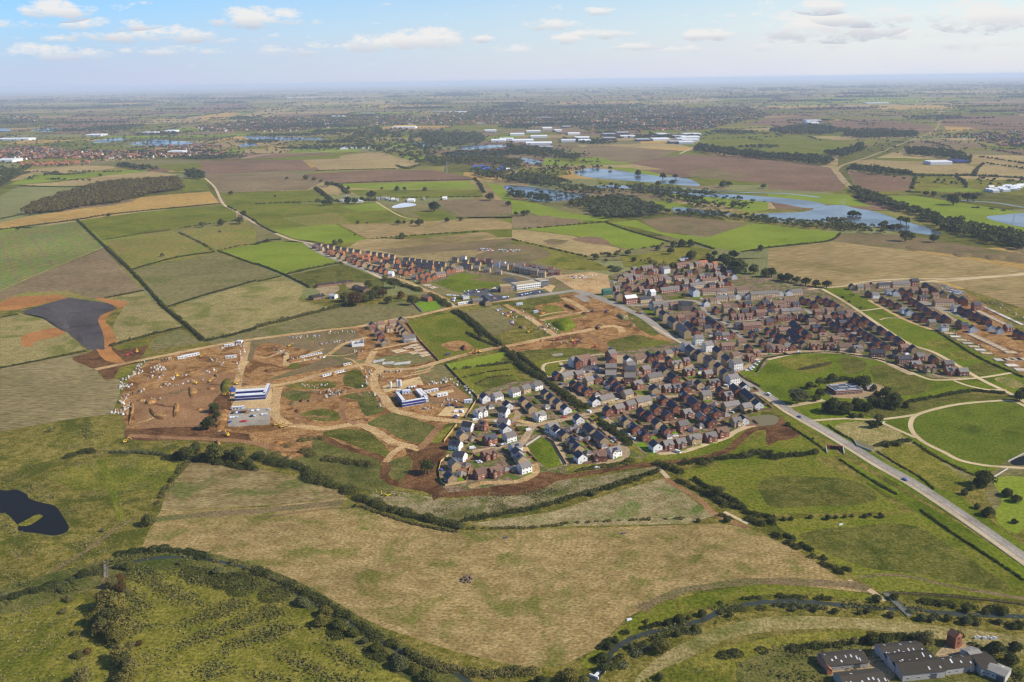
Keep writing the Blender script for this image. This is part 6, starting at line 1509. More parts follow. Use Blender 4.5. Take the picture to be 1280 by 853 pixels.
def barn(tile, a, b, d, he, hr, label, sky=6, roofm=None, wallm=None, holes=0, rise_z=None):
    """ridge from a to b in the picture (at ridge height)"""
    p, ang, w = basis(tile, a, b, hr)
    wall, roof = MB(), MB(); x0, x1, y0, y1 = -w/2, w/2, -d/2, d/2
    V = [(x0,y0,-.2),(x1,y0,-.2),(x1,y1,-.2),(x0,y1,-.2),(x0,y0,he),(x1,y0,he),(x1,y1,he),(x0,y1,he),(x0,0,hr),(x1,0,hr)]
    wall.add(V, [[0,1,5,4],[2,3,7,6],[1,2,6,9,5],[3,0,4,8,7]])
    roof.extr(roof_prof(d, he, hr, .4, .15), x0-.3, x1+.3)
    r = link('barn', None, None, p, ang); link('wall', wall.mesh('wall', wallm or M_BARNW), r); rf = link('roof', roof.mesh('roof', roofm or M_ASB), r)
    k = (hr-he)/(d/2); sl = math.atan(k)
    sm = MB(); sm.box(-.42,.42,-.85,.85,0,.05); me = sm.mesh('skylight', M_SKYL)
    for i in range(sky):
        x = x0 + w*(i+.6)/sky + RN.uniform(-.8,.8); side = RN.choice([-1,-1,1]); f = RN.choice([.3,.5,.72])
        s = link('skylight', me, rf, (x, side*d/2*(1-f), he + (hr-he)*f + .27)); s.rotation_euler = (-side*sl, 0, 0)
        s.scale = (RN.uniform(.7,1.2), RN.uniform(.6,1.4), 1)
    dm = MB(); dm.box(-1.7,1.7,-.09,.03,0,3.0)
    link('door', dm.mesh('door', M_DGRY), r, (x1*.45, y0, 0))
    wm = MB(); wm.box(-.7,.7,-.06,.02,0,.9,0); wm.box(-.6,.6,-.08,-.05,.1,.8,1); wme = wm.mesh('window', [M_FRAME, M_GLASS])
    for i in range(3): link('window', wme, r, (x0 + w*(i+.5)/4, y0, 1.3))
    reg(r, '', 'barn', *tp(tile, (a[0]+b[0])/2, (a[1]+b[1])/2), 'derelict barns in the lower right corner', fixed=label)
    return r
barn('F8',(88,192),(330,168),11,3.2,5.2,'low mossy barn with white skylights behind its red brick end wall',9)
barn('F8',(188,312),(440,285),12,3.2,5.4,'lowest mossy barn cut by the bottom edge of the picture',8)
barn('F8',(430,140),(675,118),11,4.2,6.2,'rear span of the largest mossy barn with many white skylights',9)
barn('F8',(480,187),(725,163),11,4.2,6.4,'middle span of the largest mossy barn roof',6)
barn('F8',(530,236),(780,212),11.5,4.2,6.4,'front span of the largest mossy barn with white gable wall',4)
barn('F8',(790,215),(960,192),9,3.8,5.8,'holed mossy barn joined between the big barn and the square shed',6)
barn('F8',(945,165),(1010,150),9,4.0,5.4,'small square shed roof behind the joined derelict barns',1,M_ASB2)
barn('F8',(985,205),(1090,195),13,4.2,5.6,'square brown shed between the holed barn and the pale end shed',0,M_ASB)
barn('F8',(1080,235),(1190,280),8.5,4.0,5.0,'pale roofed end shed at the right of the derelict barns',1,M_ASB2)
barn('F8',(70,190),(130,265),2.6,2.6,3.6,'narrow red brick lean-to at the left end of the low barn',0,ROOF['o'],WALL['R'])
barn('F2',(110,462),(425,425),9,3.6,5.2,'long dark stable along the back of the old farm',3,M_ASB,M_FENCE)
barn('F2',(455,470),(560,500),12,4,6.2,'brown barn at the right end of the old farm yard',2,M_ASB,M_FENCE)
barn('F2',(60,565),(165,545),13,4,6.5,'dark low barn at the left of the old farm',2,M_ASB,M_FENCE)
barn('F2',(235,548),(285,552),9,4.5,6.5,'small white farm building behind the brown trees',1,M_GFLAT,WALL['W'])
barn('F2',(1060,555),(1120,570),8,4.8,7.6,'dark brick cottage between the hedge and the site road',0,ROOF['b'],WALL['R'])
barn('F3',(500,520),(590,515),10,4.4,7,'grey roofed house on the site road by the sales car park',1,ROOF['g'],WALL['T'])
barn('F3',(600,490),(645,535),9,5,8,'buff gabled house at the school car park entrance',0,ROOF['s'],WALL['T'])
# brick tower
p = at(*tp('F8',862,125)); tw = link('brick_tower', None, None, p, .5)
mb = MB(); mb.box(-2.8,2.8,-2.8,2.8,0,6.2,0,None,.3); link('wall', mb.mesh('wall', WALL['R']), tw)
mb = MB(); mb.add([(-2.8,-2.8,6.2),(2.8,-2.8,6.2),(2.8,2.8,6.2),(-2.8,2.8,6.2),(0,-2.8,8.8),(0,2.8,8.8)], [[0,4,5,3],[1,2,5,4],[0,1,4],[2,3,5]]); link('roof', mb.mesh('roof', ROOF['o']), tw)
mb = MB(); mb.box(-.5,.5,-.06,.04,0,1.4); wme = mb.mesh('window', M_GLASS)
for z in (2,5): link('window', wme, tw, (0,-2.9+z*.04,z))
reg(tw, '', 'tower', *tp('F8',862,100), fixed='short red brick tower with a pitched tile roof above the derelict barns')
mb = MB()
for i in range(9): mb.box(i*1.35,i*1.35+1.2,-.6+.3*(i%3),.6+.3*(i%3),0,1.1+.5*(i%2),0,None,.15)
reg(link('wrapped_bales', mb.mesh('wrapped_bales', M_WHST), None, at(*tp('F8',985,88)), -.1), '', 'bales', *tp('F8',1015,88), fixed='row of white wrapped bales right of the brick tower')

# school
def block(parent, name, mat, x0, x1, y0, y1, h, roofm, wins=0, par=.5, wall_name='wall'):
    mb = MB(); mb.box(x0,x1,y0,y1,-.2,h); wl = link(wall_name, mb.mesh(wall_name, mat), parent)
    mb = MB(); mb.box(x0+.35,x1-.35,y0+.35,y1-.35,h-.1,h+.12,0)
    for q in ((x0-.1,x1+.1,y0-.1,y0+.3),(x0-.1,x1+.1,y1-.3,y1+.1),(x0-.1,x0+.3,y0+.3,y1-.3),(x1-.3,x1+.1,y0+.3,y1-.3)): mb.box(*q,h-.08,h+par,1)
    link('roof', mb.mesh('roof', [roofm, M_WHST if mat is not M_TIMB else M_TIMB]), parent)
    wm = MB(); wm.box(-1.5,1.5,-.07,.03,0,1.6,0); wm.box(-1.35,-.05,-.1,-.06,.15,1.45,1); wm.box(.05,1.35,-.1,-.06,.15,1.45,1); me = wm.mesh('window', [M_FRAME, M_GLASS])
    for i in range(wins):
        for z in ([1.0, 4.4] if h > 6 else [1.0]):
            link('window', me, wl, (x0+(x1-x0)*(i+.5)/wins, y0, z)); link('window', me, wl, (x0+(x1-x0)*(i+.5)/wins, y1, z), math.pi)
p, ang, w = basis('F3', (870,450), (1100,420)); s = link('school_building', None, None, p + Vector((0,7,0)), ang)
block(s,'b',WALL['W'],-w/2,w/2-3,-9,9,7.6,M_FLAT,11); block(s,'b',M_DGRY,w/2-2.9,w/2+11,-8,10,8.8,M_FLAT,3)
block(s,'b',M_DGRY,-w/2-9,-w/2-.1,-7,7,5.0,M_GFLAT,2)
mb = MB(); mb.box(-1.2,1.2,-.1,.05,0,2.6); link('door', mb.mesh('door', M_GLASS), s, (w/2-2, -9.05, 0))
reg(s, '', 'school', *tp('F3',1000,420), fixed='long white two storey school with a buff flat roof beside the green field')
p, ang, w = basis('F3', (745,470), (850,465)); s = link('sports_hall', None, None, p + Vector((0,9,0)), ang)
block(s,'b',M_TIMB,-w/2,w/2,-9,9,8.2,M_FLAT,2); reg(s, '', 'hall', *tp('F3',795,440), fixed='brown timber clad hall with flat roof left of the white school')
p, ang, w = basis('F3', (690,465), (740,470)); s = link('school_annexe', None, None, p + Vector((0,6,0)), ang)
block(s,'b',M_DGRY,-w/2,w/2,-6,6,4.6,M_FLAT,2); reg(s, '', 'building', *tp('F3',715,455), fixed='small dark annexe left of the brown hall')
# low building in the park
p, ang, w = basis('C4', (330,378), (465,368)); s = link('pavilion_building', None, None, p + Vector((0,9,0)), ang)
block(s,'b',WALL['R'],-w/2,w/2,-9,9,4.2,M_DGRY,7,.35)
for i, (xa, ya) in enumerate(((-.5,-.5),(0,-.5),(-.25,0),(.25,.0),(-.5,.5),(.2,.45))):
    mb = MB(); x0, y0 = xa*w*.8, ya*13; mb.box(x0,x0+w*.3,y0-.25,y0+.25,4.35,4.8); mb.box(x0,x0+.4,y0+.25,y0+3,4.35,4.8); link('rooflight', mb.mesh('rooflight', M_WHST), s)
reg(s, '', 'building', *tp('C4',400,350), fixed='low flat roofed brick building among dark trees in the park')
p, ang, w = basis('C4', (480,345), (525,338)); s = link('park_outbuilding', None, None, p, ang); block(s,'b',M_CONC,-w/2,w/2,-3,3,3,M_GFLAT,1,.3)
reg(s, '', 'building', *tp('C4',500,335), fixed='small pale outbuilding right of the low park building')

# site offices: blocks of stacked cabins
def cabins(tile, a, b, rows, h, band, label, off=0.0):
    p, ang, w = basis(tile, a, b); r = link('site_office', None, None, p, ang)
    n = max(1, round(w/9.8)); L_ = w/n
    for j in range(rows):
        for i in range(n):
            x0 = -w/2+i*L_+.05; y0 = j*3.1+off
            wl = MB(); wl.box(x0,x0+L_-.1,y0,y0+3.0,0,h-.35,0); c = link('cabin', wl.mesh('cabin', M_BLUE if band is M_BLUE and h > 4 else M_WHST), r)
            tr_ = MB(); tr_.box(x0-.03,x0+L_-.07,y0-.05,y0+3.05,h-.35,h-.02,0); tr_.box(x0-.02,x0+L_-.08,y0-.04,y0+3.04,.0,.4,0)
            if h > 4: tr_.box(x0-.02,x0+L_-.08,y0-.04,y0+3.04,h/2-.25,h/2+.2,0)
            link('trim_band', tr_.mesh('trim_band', M_WHST if band is M_BLUE and h > 4 else band), c)
            rf = MB(); rf.box(x0+.15,x0+L_-.25,y0+.15,y0+2.85,h-.02,h+.06,0); link('roof', rf.mesh('roof', M_WHST), c)
            if j == 0:
                wm = MB()
                for q in range(3): wm.box(x0+1+q*3,x0+2.6+q*3,y0-.07,y0+.02,1.0,2.0,0); 
                link('window', wm.mesh('window', M_GLASS), c)
    reg(r, '', 'site office', *tp(tile, (a[0]+b[0])/2, (a[1]+b[1])/2), 'site offices', fixed=label)
    return r
cabins('F5',(95,725),(370,708),2,5.4,M_BLUE,'front row of white and navy stacked site cabins facing the dirt car park')
cabins('F5',(105,685),(365,668),2,5.4,M_BLUE,'rear row of white and navy stacked site cabins beside the dirt car park')
cabins('F5',(375,700),(412,610),1,5.4,M_BLUE,'short end row of navy cabins at the right of the stacked offices')
cabins('F5',(130,655),(185,650),1,2.8,M_BLUE,'small navy cabin behind the stacked site offices')
cabins('F5',(200,648),(235,645),1,2.8,M_WHST,'small white cabin behind the stacked site offices')
cabins('F5',(70,805),(185,795),1,2.8,M_BLUEB,'pale blue low cabin row at the car park edge')
cabins('F6',(450,780),(650,745),1,5.4,M_BLUE,'front navy cabin row of the square fenced compound')
cabins('F6',(390,690),(455,775),1,5.4,M_BLUE,'left navy cabin row of the square fenced compound')
cabins('F6',(450,665),(530,655),2,3,M_BLUEB,'pale blue roofed cabins at the back of the square compound')
cabins('F6',(560,640),(615,700),2,3,M_FENCEL,'cream roofed cabins on the right of the square compound')
cabins('F6',(630,690),(655,735),1,3,M_BLUE,'navy end cabin at the right of the square compound')
cabins('F6',(395,655),(445,650),1,3,M_BLUE,'navy corner cabin at the top left of the square compound')
cabins('F4',(585,210),(660,200),1,2.8,M_WHST,'left white storage tent of three by the upper dirt road')
cabins('F4',(630,200),(705,185),1,2.8,M_WHST,'middle white storage tent of three by the upper dirt road')
cabins('F4',(705,185),(780,170),1,2.8,M_WHST,'right white storage tent of three by the upper dirt road')
cabins('F7',(325,160),(383,152),1,3.2,M_BLUEB,'bright blue double cabin by the school road junction')
cabins('F7',(480,225),(520,218),1,2.6,M_BLUEB,'bright blue skip cabin beside the sandy side road')
cabins('F4',(1105,70),(1150,70),2,3,M_WHST,'white cabin pair at the top corner of the building site')
cabins('F4',(1000,100),(1090,90),1,2.6,M_WHST,'long pale cabin in the upper materials yard')
cabins('F4',(1010,205),(1110,195),1,3,M_CONC,'grey cabin row in the upper materials yard')
cabins('F6',(760,690),(855,672),1,3,M_WHST,'white covered store in the middle of the materials yard')
cabins('F6',(645,660),(775,635),1,2.8,M_WALLB,'long brown covered store in the materials yard')
cabins('F6',(1000,745),(1075,735),1,3,M_BLUEB,'pale blue roofed cabin by the hoarding corner')
cabins('F5',(690,340),(880,300),1,1.6,M_GFLAT,'long grey container row beside the curved site road')
cabins('F5',(880,510),(1080,460),1,1.6,M_WHST,'long white container row beside the main site road')
cabins('F5',(1065,412),(1135,398),1,1.8,M_YEL,'yellow container beside the main site road')
cabins('F3',(375,580),(500,560),1,3,M_WHST,'white sales cabin row on the school road')
cabins('F3',(895,585),(950,578),1,3,M_BLUEB,'bright blue cabin on the grass below the school road')

# warehouses of the far industrial estate, each a thing
def shed(tile, x, y, wpx, dpx, h, mat, wallm, label):
    px, py = tp(tile, x, y); s = TILES[tile][2]
    p = at(px, py, h); p.z = 0; m = mpp(px, py); w = wpx*s*m*.82
    q0, q1 = at(px, py-dpx*s/2, h), at(px, py+dpx*s/2, h); d = max(14, min(90, (q0-q1).length*.7))
    r = link('warehouse', None, None, p, RN.uniform(-.06,.06))
    mb = MB(); mb.box(-w/2,w/2,-d/2,d/2,0,h-.6); link('wall', mb.mesh('wall', wallm), r)
    mb = MB(); n = 3
    for i in range(n): 
        a, b = -d/2+d*i/n-.02, -d/2+d*(i+1)/n-.05
        mb.extr([(a,h-.58),(b,h-.58),((a+b)/2,h+1.6)], -w/2-.4, w/2+.4)
    link('roof', mb.mesh('roof', mat), r)
    reg(r, label, 'warehouse', px, py, 'warehouses of the far industrial estate')
GREYR = ROOF['w']; LG = M_GFLAT
for q in '370,415,50,10 440,415,70,6 240,472,100,9 100,422,50,6 560,484,50,10 720,487,60,12 770,475,40,8 810,483,30,6 660,497,60,8 740,505,70,9 680,520,90,10 620,515,60,8 740,530,110,14 590,520,60,10 870,495,50,8 900,510,60,7 850,520,60,8 910,520,50,7 1000,497,55,10 1050,492,50,8 1000,512,50,8 1070,505,60,8 1125,517,55,22 1195,497,40,14 1190,515,70,8 1260,505,50,10 1250,525,60,8 1270,515,40,8 760,437,60,6 840,470,30,6'.split():
    x, y, w, d = map(float, q.split(',')); pale = RN.random() < .6
    shed('T2', x, y, w, d, 10, GREYR if pale else LG, M_WHST if pale else M_DGRY, 'white roofed warehouse' if pale else 'grey roofed warehouse')
shed('T2', 760,545,70,16,14,LG,M_DGRY,'large dark block at the end of the warehouses')
shed('T2', 240,468,90,4,14,M_YEL,M_YEL,'yellow topped warehouse')
for q in '40,497,75,12 35,508,75,8 35,518,70,8 20,527,60,8 730,382,90,5 490,447,60,6 490,455,40,5 960,600,85,7'.split():
    x, y, w, d = map(float, q.split(',')); shed('T3', x, y, w, d, 10, GREYR, M_WHST, 'white roofed warehouse')
for q in '60,515,120,8 30,592,70,14 1125,363,120,6 560,492,50,5 360,500,60,5 640,485,40,4 1260,430,50,6 660,562,60,5'.split():
    x, y, w, d = map(float, q.split(',')); shed('T1', x, y, w, d, 11, GREYR, M_WHST, 'white roofed warehouse')
shed('T3', 1040,597,56,8,8,M_BLUE,M_DGRY,'dark blue long shed')
for x, y in ((1160,705),(1200,702),(1240,695)): shed('T3', x, y, 26, 10, 6, GREYR, M_WHST, 'white roofed farm shed')
for x, y, w in ((505,619,22),(530,617,14),(550,625,18),(575,633,22),(600,620,10),(625,628,16),(535,628,14),(590,630,12)): shed('T2', x, y, w, 5, 9, M_BLUEB if x != 625 else GREYR, M_BLUE, 'bright blue scrapyard shed' if x != 625 else 'pale scrapyard shed')
for x, y, w in ((265,743,30),(390,735,18),(60,745,60),(50,548,40),(100,548,30),(20,550,30)): shed('T2', x, y, w, 7, 5, GREYR, WALL['W'], 'small pale farm shed')
for x, y, w in ((455,182,12),(430,200,18),(640,186,26),(685,194,18),(775,197,34),(840,190,10),(945,187,18),(610,190,20),(662,190,14),(705,196,12)): shed('M2', x, y, w, 8, 5, RN.choice([GREYR, M_GFLAT, M_ASB2]), M_GFLAT, 'small pale stable shed')
for x, y, w in ((890,480,30),(865,490,26),(850,500,22)): shed('M3', x, y, w, 8, 5, M_GFLAT, WALL['R'], 'small grey barn behind the estate')

# wind turbines and pylons
def turbine(tile, x, y, dist):
    px, py = tp(tile, x, y); q = at(px, py+6); k = dist/q.y; p = Vector((q.x*k, dist, 0))
    mb = MB(); mb.tube((0,0,0),(0,0,80),2.4,1.3,10); r = link('wind_turbine', mb.mesh('wind_turbine', M_WHST), None, p, RN.uniform(-.4,.4))
    hb = MB(); hb.box(-1.8,1.8,-4,4,-1.6,1.8); link('nacelle', hb.mesh('nacelle', M_WHST), r, (0,0,81))
    bl = MB(); bl.add([(-.9,0,0),(.9,0,0),(1.5,0,9),(.25,0,42),(-.25,0,42),(-1.0,0,9),(-.9,.5,0),(.9,.5,0),(1.5,.4,9),(.25,.15,42),(-.25,.15,42),(-1.0,.4,9)],
        [[0,1,2,3,4,5],[11,10,9,8,7,6],[0,6,7,1],[1,7,8,2],[2,8,9,3],[3,9,10,4],[4,10,11,5],[5,11,6,0]]); bm_ = bl.mesh('blade', M_WHST)
    a0 = RN.uniform(0, 2)
    for i in range(3): b = link('blade', bm_, r, (0,-4.6,81)); b.rotation_euler = (0, a0+i*2.0944, 0)
    reg(r, 'white three bladed wind turbine', 'wind turbine', px, py, 'wind turbines on the horizon')
for t, x, y, d in (('T1',1068,358,15500),('T1',1079,356,16000),('T1',1137,358,15500),('T1',1162,356,15800),('T1',1169,357,16200),('T1',1258,356,15500),('T2',56,357,15600),('T2',83,356,15900)): turbine(t, x, y, d)
M_STEEL = plain('pylon_steel', (.30,.31,.32), .6, .3)
def pylon(tile, x, y):
    px, py = tp(tile, x, y); p = at(px, py); mb = MB()
    for sx in (-1,1):
        for sy in (-1,1): mb.tube((sx*3,sy*3,0),(sx*.5,sy*.5,38),.16,.12,4)
    for i in range(7):
        z = i*5.2; k0, k1 = 3-2.5*z/38, 3-2.5*(z+5.2)/38
        for sy in (-1,1): mb.tube((-k0,sy*k0,z),(k1,sy*k1,z+5.2),.09,.09,4); mb.tube((k0,sy*k0,z),(-k1,sy*k1,z+5.2),.09,.09,4)
    for z, w in ((24,7),(30,9),(36,6)): mb.tube((-w,0,z),(w,0,z),.15,.15,4); mb.tube((-w,0,z),(0,0,z+2.2),.09,.09,4); mb.tube((w,0,z),(0,0,z+2.2),.09,.09,4)
    o = link('electricity_pylon', mb.mesh('electricity_pylon', M_STEEL), None, p, .4); reg(o, 'grey lattice electricity pylon', 'pylon', px, py, 'pylons over the valley')
for t, x, y in (('M2',955,72),('M3',18,100),('M4',368,285),('M4',1218,372)): pylon(t, x, y)

# ------------------------------------------------------------------ bridges, underpass
def footbridge(tile, a, b, w, deck, railm, label, h=1.2, zlift=.5):
    p, ang, l = basis(tile, a, b); r = link('footbridge', None, None, p, ang)
    mb = MB(); mb.box(-l/2,l/2,-w/2,w/2,zlift-.25,zlift); link('deck', mb.mesh('deck', deck), r)
    for sy in (-1,1):
        mb = MB(); n = int(l/1.6)
        for i in range(n+1): mb.box(-l/2+i*l/n-.06,-l/2+i*l/n+.06,sy*w/2-.06,sy*w/2+.06,zlift,zlift+h)
        for z in (.45,.85,1.2): mb.box(-l/2,l/2,sy*w/2-.05,sy*w/2+.05,zlift+z-.06,zlift+z+.04)
        link('railing', mb.mesh('railing', railm), r)
    mb = MB()
    for s in (-1,1): mb.box(s*(l/2-.6)-.5,s*(l/2-.6)+.5,-w/2,w/2,-.6,zlift-.26)
    link('abutment', mb.mesh('abutment', M_CONC), r)
    reg(r, '', 'bridge', *tp(tile, (a[0]+b[0])/2, (a[1]+b[1])/2), fixed=label)
M_DECK = plain('worn_deck_boards', (.22,.195,.15), .9)
M_GRN = plain('green_bridge_paint', (.05,.13,.09), .6)
footbridge('B4',(695,478),(800,575),3.6,M_DECK,M_GRN,'green railed footbridge crossing the river in the lower right')
footbridge('B1',(447,345),(447,410),2.4,M_DECK,M_FENCE,'small timber bridge with pale deck over the left river')
p, ang, l = basis('C4',(290,650),(375,655)); r = link('underpass_portal', None, None, p, ang)
mb = MB(); mb.box(-l/2,l/2,1.5,2.2,-.1,3.2); mb.box(-l/2-.2,l/2+.2,1.3,2.4,3.2,3.5); link('headwall', mb.mesh('headwall', WALL['R']), r)
mb = MB(); mb.extr([(-7,0),(-7,.8),(1.5,3.2),(1.5,0)], l/2-.3, l/2+.3); link('wing_wall', mb.mesh('wing_wall', M_CONC), r)
mb = MB(); mb.extr([(-7,0),(-7,.8),(1.5,3.2),(1.5,0)], -l/2-.3, -l/2+.3); link('wing_wall', mb.mesh('wing_wall', M_CONC), r)
mb = MB(); mb.box(-3.2,3.2,1.38,1.52,0,2.7); link('dark_opening_panel', mb.mesh('dark_opening_panel', M_BLK), r)  # solid black panel painted in for the shade inside the underpass
reg(r, '', 'underpass', *tp('C4',330,660), fixed='brick and concrete underpass mouth at the foot of the main road bank')
p, ang, l = basis('P',(742,848),(752,838)); r = link('weir', None, None, p, ang)
mb = MB(); mb.box(-l/2,l/2,-.6,.6,0,1.0); mb.box(-l/2,-l/2+.8,-2.5,2.5,0,1.5); mb.box(l/2-.8,l/2,-2.5,2.5,0,1.5); reg(link('weir', mb.mesh('weir', M_WHST), None, p, ang), '', 'weir', 747, 843, fixed='small white weir across the river at the bottom edge'); bpy.data.objects.remove(r)

# muck heap in the foreground field
mb = MB()
for i in range(46):
    a = RN.uniform(0, 6.28); rr = RN.uniform(0, 3.6); M = Matrix.Translation((rr*math.cos(a), rr*math.sin(a)*1.2, .4+(3.6-rr)*.35)) @ Matrix.Rotation(RN.uniform(0,3),4,'Z') @ Matrix.Rotation(RN.uniform(-.6,.6),4,'X')
    mb.box(-.9,.9,-.35,.35,-.4,.4,0 if i % 6 else 1,M,.12)
reg(link('log_heap', mb.mesh('log_heap', [plain('weathered_branches',(.15,.10,.06),.95), M_DGRY]), None, at(*tp('B2',887,420))), '', 'heap', *tp('B2',887,415), fixed='lone heap of old timber in the middle of the harvested field')
for tile, x, y, lab in (('B3',603,228,'small dark trough near the upper edge of the harvested field'),('B3',107,245,'small dark block by the upper edge of the harvested field'),('B4',508,190,'small white trough in the right hand meadow'),('F6',853,315,'small dark hut on the green field edge by the red track'),('B3',628,590,'tiny white marker at the field corner by the bright grass')):
    mb = MB(); mb.box(-1.6,1.6,-.6,.6,0,.7,0,None,.1); mb.box(-1.3,1.3,-.35,.35,.7,.95)
    if 'hut' in lab: mb = MB(); mb.box(-2,2,-1.6,1.6,0,2.3); mb.extr([(-1.9,2.3),(1.9,2.3),(0,3.2)],-2.2,2.2)
    reg(link('hut' if 'hut' in lab else 'trough', mb.mesh('trough', M_WHST if 'white' in lab else M_DGRY), None, at(*tp(tile,x,y)), .3), '', 'hut' if 'hut' in lab else 'trough', *tp(tile,x,y), fixed=lab)

# ------------------------------------------------------------------ vehicles
CARC = {'white': plain('white_car_paint',(.72,.72,.72),.3,.5,0), 'black': plain('black_car_paint',(.025,.025,.03),.3,.5,0), 'silver': plain('silver_car_paint',(.42,.43,.45),.35,.5,0),
        'blue': plain('blue_car_paint',(.03,.08,.28),.3,.5,0), 'red': plain('red_car_paint',(.45,.03,.03),.3,.5,0), 'green': plain('green_car_paint',(.03,.30,.10),.35,.5,0)}
def car_body(van=False):
    mb = MB()
    if van: prof = [(-2.7,.35),(2.6,.35),(2.72,.9),(2.4,1.15),(1.6,2.15),(-2.65,2.2),(-2.75,1.0)]
    else: prof = [(-2.15,.32),(2.1,.32),(2.2,.62),(2.1,.88),(1.05,1.0),(.45,1.44),(-1.05,1.47),(-1.75,1.02),(-2.18,.92)]
    n = len(prof); V = []
    for y, ins in ((-.9,.10),(-.9,0),(.9,0),(.9,.10)):
        pass
    mb.extr(prof, -.88, .88, 'y', 0)
    for x in (-1.35,1.38):
        for y in (-.9,.72): mb.tube((x,y,.33),(x,y+.18,.33),.33,.33,10,1)
    return mb
def car_glass(van=False):
    mb = MB()
    if van: mb.add([(2.36,-.8,1.25),(2.36,.8,1.25),(1.66,.76,2.1),(1.66,-.76,2.1)], [[0,1,2,3]]); mb.box(.9,1.5,-.9,.9,1.3,1.85)
    else:
        mb.extr([(.92,1.06),(.40,1.39),(-1.0,1.40),(-1.55,1.06)], -.895, .895, 'y'); mb.add([(1.07,-.75,1.02),(1.07,.75,1.02),(.50,.68,1.43),(.50,-.68,1.43)], [[0,1,2,3]])
    return mb
CARG = {v: car_glass(v).mesh('windows', M_GLASS) for v in (False, True)}
CARB = {}
def car(tile, x, y, colour, ang, place, van=False, shared=True):
    k = (colour, van)
    if k not in CARB: CARB[k] = car_body(van).mesh('van' if van else 'car', [CARC[colour], M_BLK])
    px, py = tp(tile, x, y); p = at(px, py); p.z = .14
    o = link('van' if van else 'car', CARB[k], None, p, ang); link('windows', CARG[van], o)
    kind = 'van' if van else 'car'
    if place: reg(o, '', kind, px, py, 'vehicles', fixed=f'{colour} {kind} {place}')
    else: reg(o, f'{colour} parked {kind}', kind, px, py, 'parked vehicles')
    return o
def roadang(tile, a, b): return basis(tile, a, b)[1]
ra = roadang('C4',(110,460),(420,640))
car('C4',157,488,'blue',ra,'driving on the main road beside the parkland entrance'); car('C4',683,802,'blue',ra,'driving on the main road above the grass fields'); car('C4',5,378,'white',ra,'driving on the main road at the estate corner',True)
for tile, s in (
 ('E2','560,238,white 575,292,blue 500,325,blue 455,357,white 405,405,silver 400,415,blue 190,468,blue 510,785,v 830,640,white 810,635,blue 965,465,white 985,462,silver 765,55,blue 1250,600,blue 1200,470,silver 30,710,white'),
 ('E3','235,118,red 230,382,white 790,355,blue 770,392,silver 745,428,red 960,310,silver 1015,360,white 1015,362,v 690,122,blue 605,690,white'),
 ('E5','340,605,v 315,228,white 590,150,silver 840,190,white 835,215,silver 770,255,blue 445,215,black 320,415,white 960,150,silver 300,425,white 890,280,black 820,300,black'),
 ('E4','605,297,blue 650,298,red 705,292,v 595,345,v 895,492,v 940,485,white 560,275,black 1180,280,white 1170,298,white 1195,270,silver 1250,205,v 1230,245,white 640,530,blue 435,705,blue 30,650,black 60,600,blue 1130,310,white 1060,300,white 1040,150,white 1035,115,blue 575,575,black 1200,225,black'),
 ('E1','270,540,v 405,523,white 475,515,white 490,513,silver 290,353,v 425,362,white 105,255,black 645,420,v 60,685,blue 320,630,white 300,632,silver 440,525,black'),
 ('E6','325,660,blue 590,615,white 600,655,blue 1105,562,white 1110,470,white 1165,468,silver 690,440,red 720,435,black 675,445,blue 860,600,black 1040,665,black 1200,745,blue 930,510,white'),
 ('E7','465,160,v 490,75,silver 530,72,white 880,637,white 905,305,red 885,310,blue 565,350,blue 555,375,black 530,525,v 375,462,blue 385,487,white 980,668,green 1130,660,black 1265,645,white 430,270,black 410,270,black 650,455,black 660,655,white 655,690,white 850,740,white 830,770,white 800,800,white 780,815,blue 1080,555,white 870,640,white 1210,545,silver 970,165,white 1075,112,white 700,470,black'),
 ('E8','15,580,black 145,570,white 790,555,silver 520,535,blue 500,530,silver 230,345,white 1055,600,blue 1225,590,v 180,235,blue 400,250,silver 30,410,black 165,60,white 300,60,blue'),
 ('C2','985,430,black 1005,440,black 1030,440,black 1003,462,v 1005,480,white 1027,462,v 995,490,blue 960,432,blue'),
):
    for q in s.split():
        x, y, c = q.split(','); 
        car(tile, float(x), float(y), 'white' if c == 'v' else c, RN.choice([.3,.35,-.85,-.8,2.3]), '', c == 'v')
def carpark(tile, rows, n, cols, seed, fill_=.7):
    rr = random.Random(seed)
    for (x0,y0,x1,y1) in rows:
        a = roadang(tile,(x0,y0),(x1,y1)) + 1.25
        for i in range(n):
            if rr.random() > fill_: continue
            t = i/(n-1); car(tile, x0+(x1-x0)*t, y0+(y1-y0)*t, rr.choice(cols), a + rr.uniform(-.05,.05), '')
CC = ['white','white','black','blue','silver','silver','red','black']
carpark('F4', [(1075,690,1180,682),(1060,730,1270,715),(1050,770,1270,758)], 9, CC, 3, .55)
carpark('F5', [(255,812,400,798),(345,845,410,838)], 7, CC, 4, .4)
carpark('F3', [(430,462,610,440),(480,475,560,466)], 11, CC, 5, .85)
carpark('F3', [(650,490,700,525),(770,515,820,510)], 6, CC+['red','red'], 6, .8)
carpark('F3', [(925,495,1020,478),(985,488,1120,465)], 7, CC, 7, .8)
carpark('F6', [(510,605,600,590)], 5, CC, 9, .9)
carpark('F1', [(690,100,830,150),(720,125,820,160),(740,150,800,165)], 9, ['white','white','white','silver','blue'], 10, .85)
carpark('F3', [(560,95,680,100),(740,90,920,95),(760,105,880,105),(580,80,660,85)], 8, ['white','white','silver','red','blue'], 11, .85)
carpark('M3', [(270,585,420,580),(290,595,380,590)], 10, ['white','white','silver','blue'], 12, .8)
carpark('F3', [(280,495,370,500),(330,550,340,520)], 7, ['white','white','silver','blue'], 13, .9)
